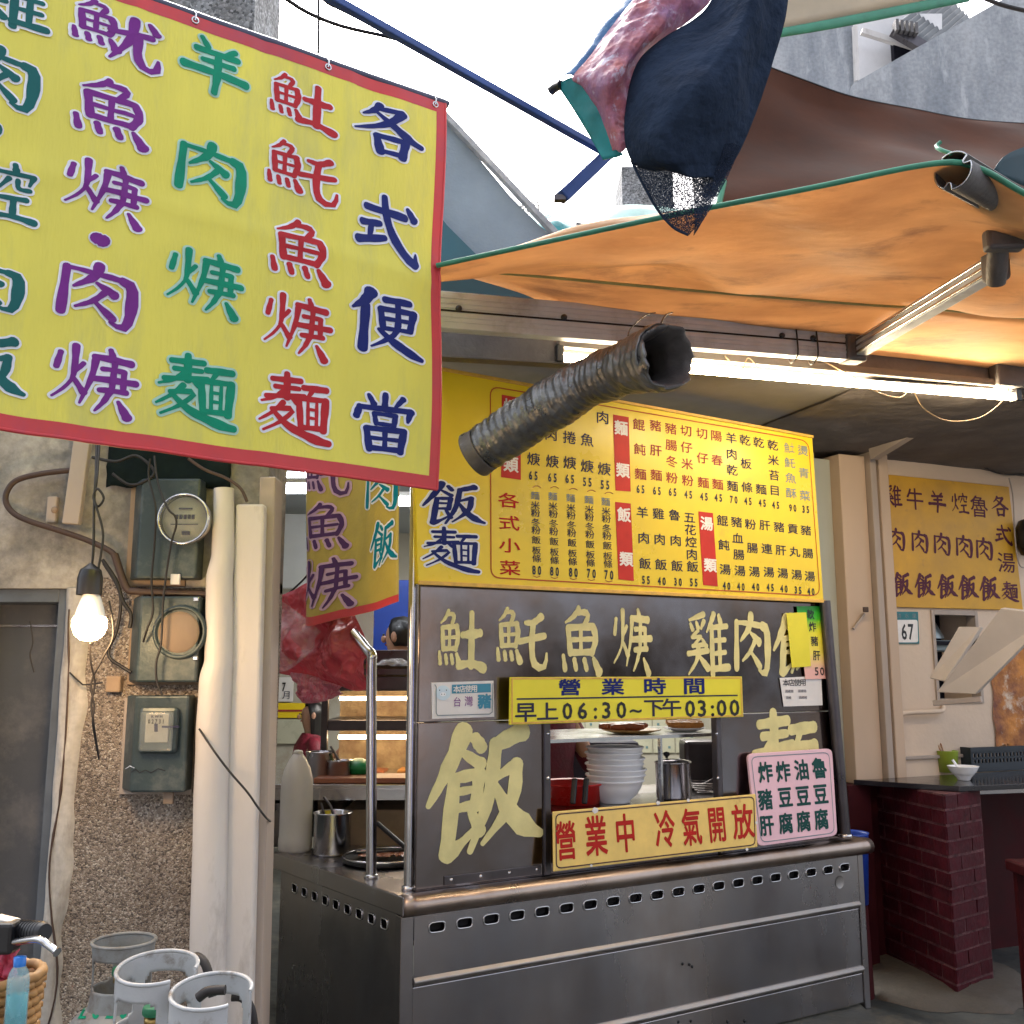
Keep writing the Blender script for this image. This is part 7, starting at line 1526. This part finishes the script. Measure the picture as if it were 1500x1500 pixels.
def on_table():
    p = onz(1389, 1131, ZTb); s = p.y/1450; t = thing('chopstick_cup', p, 'lime green plastic cup holding chopsticks on the black table', 'cup')
    mb = MB(); mb.lathe([(.0001, 0), (13*s, 0), (15*s, 29*s), (15.6*s, 30*s), (14*s, 29*s), (12*s, .01), (.0001, .01)], p, 28); mb.build('cup', M['cup'], t)
    for x in (1360, 1370, 1378): mb = MB(); mb.tube([p+Z*.04, P(x, 1078+(x-1360)*.6, p.y)], .004, 6); mb.build('chopstick', M['bamboo'], t)
    p = onz(1405, 1126, ZTb); s = p.y/1450; t = thing('sauce_jar', p, 'tan sauce jar with a metal lid and spoon handle behind the green cup', 'jar')
    mb = MB(); mb.lathe([(.0001, 0), (14*s, 0), (15*s, .02), (15*s, 24*s), (13*s, 28*s), (.0001, 28*s)], p, 24); mb.build('jar', M['jar'], t)
    mb = MB(); mb.lathe([(14*s, 26*s), (16*s, 27*s), (15.5*s, 36*s), (.0001, 37*s)], p, 24); mb.build('lid', M['wood_back'], t)
    mb = MB(); mb.tube([p+Vector((8*s, 0, 34*s)), p+Vector((11*s, 0, 56*s))], .007, 6); mb.build('spoon', M['steel_dark'], t)
    p = onz(1412, 1143, ZTb); s = p.y/1450; t = thing('bowl', p, 'small white bowl with a spoon on the corner of the black table', 'bowl')
    mb = MB(); mb.lathe([(.0001, .004), (8*s, 0), (9*s, 2*s), (10*s, 4*s), (18*s, 13*s), (21*s, 19*s), (21.6*s, 20*s), (20*s, 19.4*s), (14*s, 8*s), (.0001, 6*s)], p, 36); mb.build('bowl', M['ceramic'], t)
    mb = MB(); mb.tube([p+Vector((-2*s, 0, 10*s)), p+Vector((-12*s, .02, 28*s))], .007, 8); mb.build('spoon', M['ceramic'], t)
    # crate with slots
    a = onz(1424, 1131, ZTb); s = a.y/1450; t = thing('crate', a, 'dark plastic crate with slotted sides at the back of the black table', 'crate')
    u = RW.u; n_ = RW.n; W_ = .75; H_ = 34*s
    mb = MB(); mb.box(a+u*W_/2-n_*.14+Z*.006, (W_, .30, .012), (u, n_, Z)); mb.build('floor', M['crate'], t)
    for dd in (0, -.28):
        mb = MB(); base = a+n_*dd
        mb.box(base+u*W_/2+Z*.025, (W_, .012, .05), (u, n_, Z)); mb.box(base+u*W_/2+Z*(H_-.012), (W_+.02, .02, .024), (u, n_, Z))
        for row in (0, 1):
            z_ = .05+row*(H_-.074)/2; hh = (H_-.074)/2
            mb.box(base+u*W_/2+Z*(z_+hh-.006), (W_, .012, .012), (u, n_, Z))
            for k in range(26): mb.box(base+u*(.008+k*(W_-.016)/25)+Z*(z_+hh/2), (.013, .012, hh), (u, n_, Z))
        mb.build('side', M['crate'], t)
    for e_ in (0, W_): mb = MB(); mb.box(a+u*e_-n_*.14+Z*H_/2, (.012, .29, H_), (u, n_, Z)); mb.build('end', M['crate'], t)
on_table()
def right_signs():
    # big dim yellow sign
    c4 = [(1304, 889), (1499, 894), (1478, 713), (1302, 695)]; SP_ = RW.shift(.02)
    t = thing('menu_board', SP_.px(*c4[0]), 'dim yellow menu board with dark brush characters in five columns on the cream wall', 'menu board')
    mb = MB(); mb.slab([SP_.px(*p) for p in c4], SP_.n, .015); mb.build('panel', M['sign_dim'], t, bev=.003)
    sg = Sign(SP_, .0015); k = M['maroon_ink']
    for ch, x, y in (('雞', 1308, 727), ('牛', 1340, 731), ('羊', 1372.5, 735), ('焢', 1406, 738), ('魯', 1434, 742)): sg.char(ch, x, y, 24, 31, k, brush=ch in '雞羊焢', bold=.008, wk=1.25)
    for i, x in enumerate((1313, 1347, 1379.5, 1412, 1441.5)): sg.char('肉', x, 791+i*3.5, 23, 32, k, brush=True, wk=1.25)
    for i, x in enumerate((1321, 1354, 1387, 1418, 1449)): sg.char('飯', x, 857+i*1.5, 28, 34, k, brush=True, wk=1.3)
    for ch, x, y in (('各', 1464, 742), ('式', 1470, 784), ('湯', 1474, 824), ('麵', 1479, 867)): sg.char(ch, x, y, 24, 29, k, brush=ch != '湯', bold=.008, wk=1.2)
    sg.build('lettering', t)
    # house number
    c4 = [(1307, 943), (1347, 943), (1345, 896), (1306, 896)]; t = thing('house_number', RW.px(1327, 943), 'teal and white house number plate reading 67 on the cream wall', 'house number plate')
    N = RW.shift(.012); mb = MB(); mb.slab([N.px(*p) for p in c4], N.n, .008); mb.build('plate', mat('plate_teal', (.015, .17, .20), .4, var=.2, scale=20), t, bev=.002)
    sg = Sign(N, .0013); sg.quad(rrect([(1312, 908), (1344, 908), (1345, 941), (1313, 941)], 3, 3), M['pure_white']); sg.d = .002; sg.col('67', 1324, 925, 1334, 925, 12, 23, M['black'], bold=.03)
    sg.d = .0016; sg.col('福水里', 1317, 902, 1339, 902, 6, 6.5, M['slate']) if False else sg.col('清水里', 1317, 902, 1339, 902, 6, 6.5, M['slate']); sg.build('lettering', t)
    # flap boards of the window
    t = thing('window_flap', P(1380, 1010, 5.2), 'pair of thick off-white boards propped slanting open in front of the window', 'window flap')
    def fl(pts, ds, th, nm):
        q = [P(x, y, d) for (x, y), d in zip(pts, ds)]; n = (q[1]-q[0]).cross(q[3]-q[0]).normalized(); n = n if n.y < 0 else -n
        mb = MB(); mb.slab(q, n, th); mb.build(nm, M['board_white'], t, bev=.004)
    fl([(1361, 993), (1384, 998), (1437, 918), (1404, 918)], (5.7, 5.62, 5.55, 5.6), .03, 'board')
    fl([(1372, 1014), (1428, 1017), (1545, 900), (1466, 891)], (5.62, 5.45, 5.1, 5.25), .045, 'board')
    mb = MB(); mb.bar(P(1368, 1030, 5.62), P(1438, 1024, 5.5), .10, .03); mb.build('sill', M['frame_grey'], t, bev=.004)
    t = thing('wall_pipe', RW.px(1316, 1045), 'short cream pipe with an elbow on the wall below the window', 'pipe')
    mb = MB(); mb.tube(crv([RW.px(1316, 1045, .045), RW.px(1345, 1043, .045), RW.px(1374, 1042, .045), RW.px(1381, 1040, .03), RW.px(1381, 1034, .0)], 6), .014, 12); mb.build('pipe', M['right_wall'], t)
    mb = MB(); mb.tube([RW.px(1316, 1045, .045), RW.px(1323, 1045, .045)], .019, 12); mb.build('coupling', M['right_wall'], t)
    # hanging helmet-like black thing at the very right
    t = thing('cable_bundle', P(1497, 760, 5.2), 'dark hanging lamp cord loop at the right edge of the yellow wall sign', 'cable')
    mb = MB(); mb.tube(crv([RW.px(1478, 700, .06), RW.px(1484, 730, .06), RW.px(1487, 790, .06), RW.px(1494, 828, .06), RW.px(1510, 830, .06)], 8), .005, 6); mb.build('cord', M['frame_grey'], t)
    mb = MB(); q = RW.px(1506, 790, .08); mb.lathe([(.0001, -.12), (.05, -.10), (.075, -.03), (.08, .05), (.05, .12), (.0001, .14)], q, 20); mb.build('lamp_body', M['black'], t)
    mb = MB(); mb.tube(crv([RW.px(1395, 668, .04), RW.px(1425, 672, .05), RW.px(1448, 688, .05), RW.px(1475, 695, .05), RW.px(1510, 694, .05)], 8), .006, 6); tag(mb.build('cable', M['rubber']), 'dark cable sagging under the peeling canopy above the yellow wall sign', 'cable')
    # latch mark on the pilaster
    a = thing('door_latch', RW.px(1255, 915, .1), 'rusty latch and hook on the beige pilaster', 'latch')
    mb = MB(); mb.bar(RW.px(1250, 921, .115), RW.px(1266, 899, .115), .012, .012); mb.build('hook', M['frame_grey'], a); mb = MB(); mb.box(RW.px(1268, 893, .15), (.03, .02, .03)); mb.build('hinge', M['brown_cable'], a, bev=.004)
right_signs()
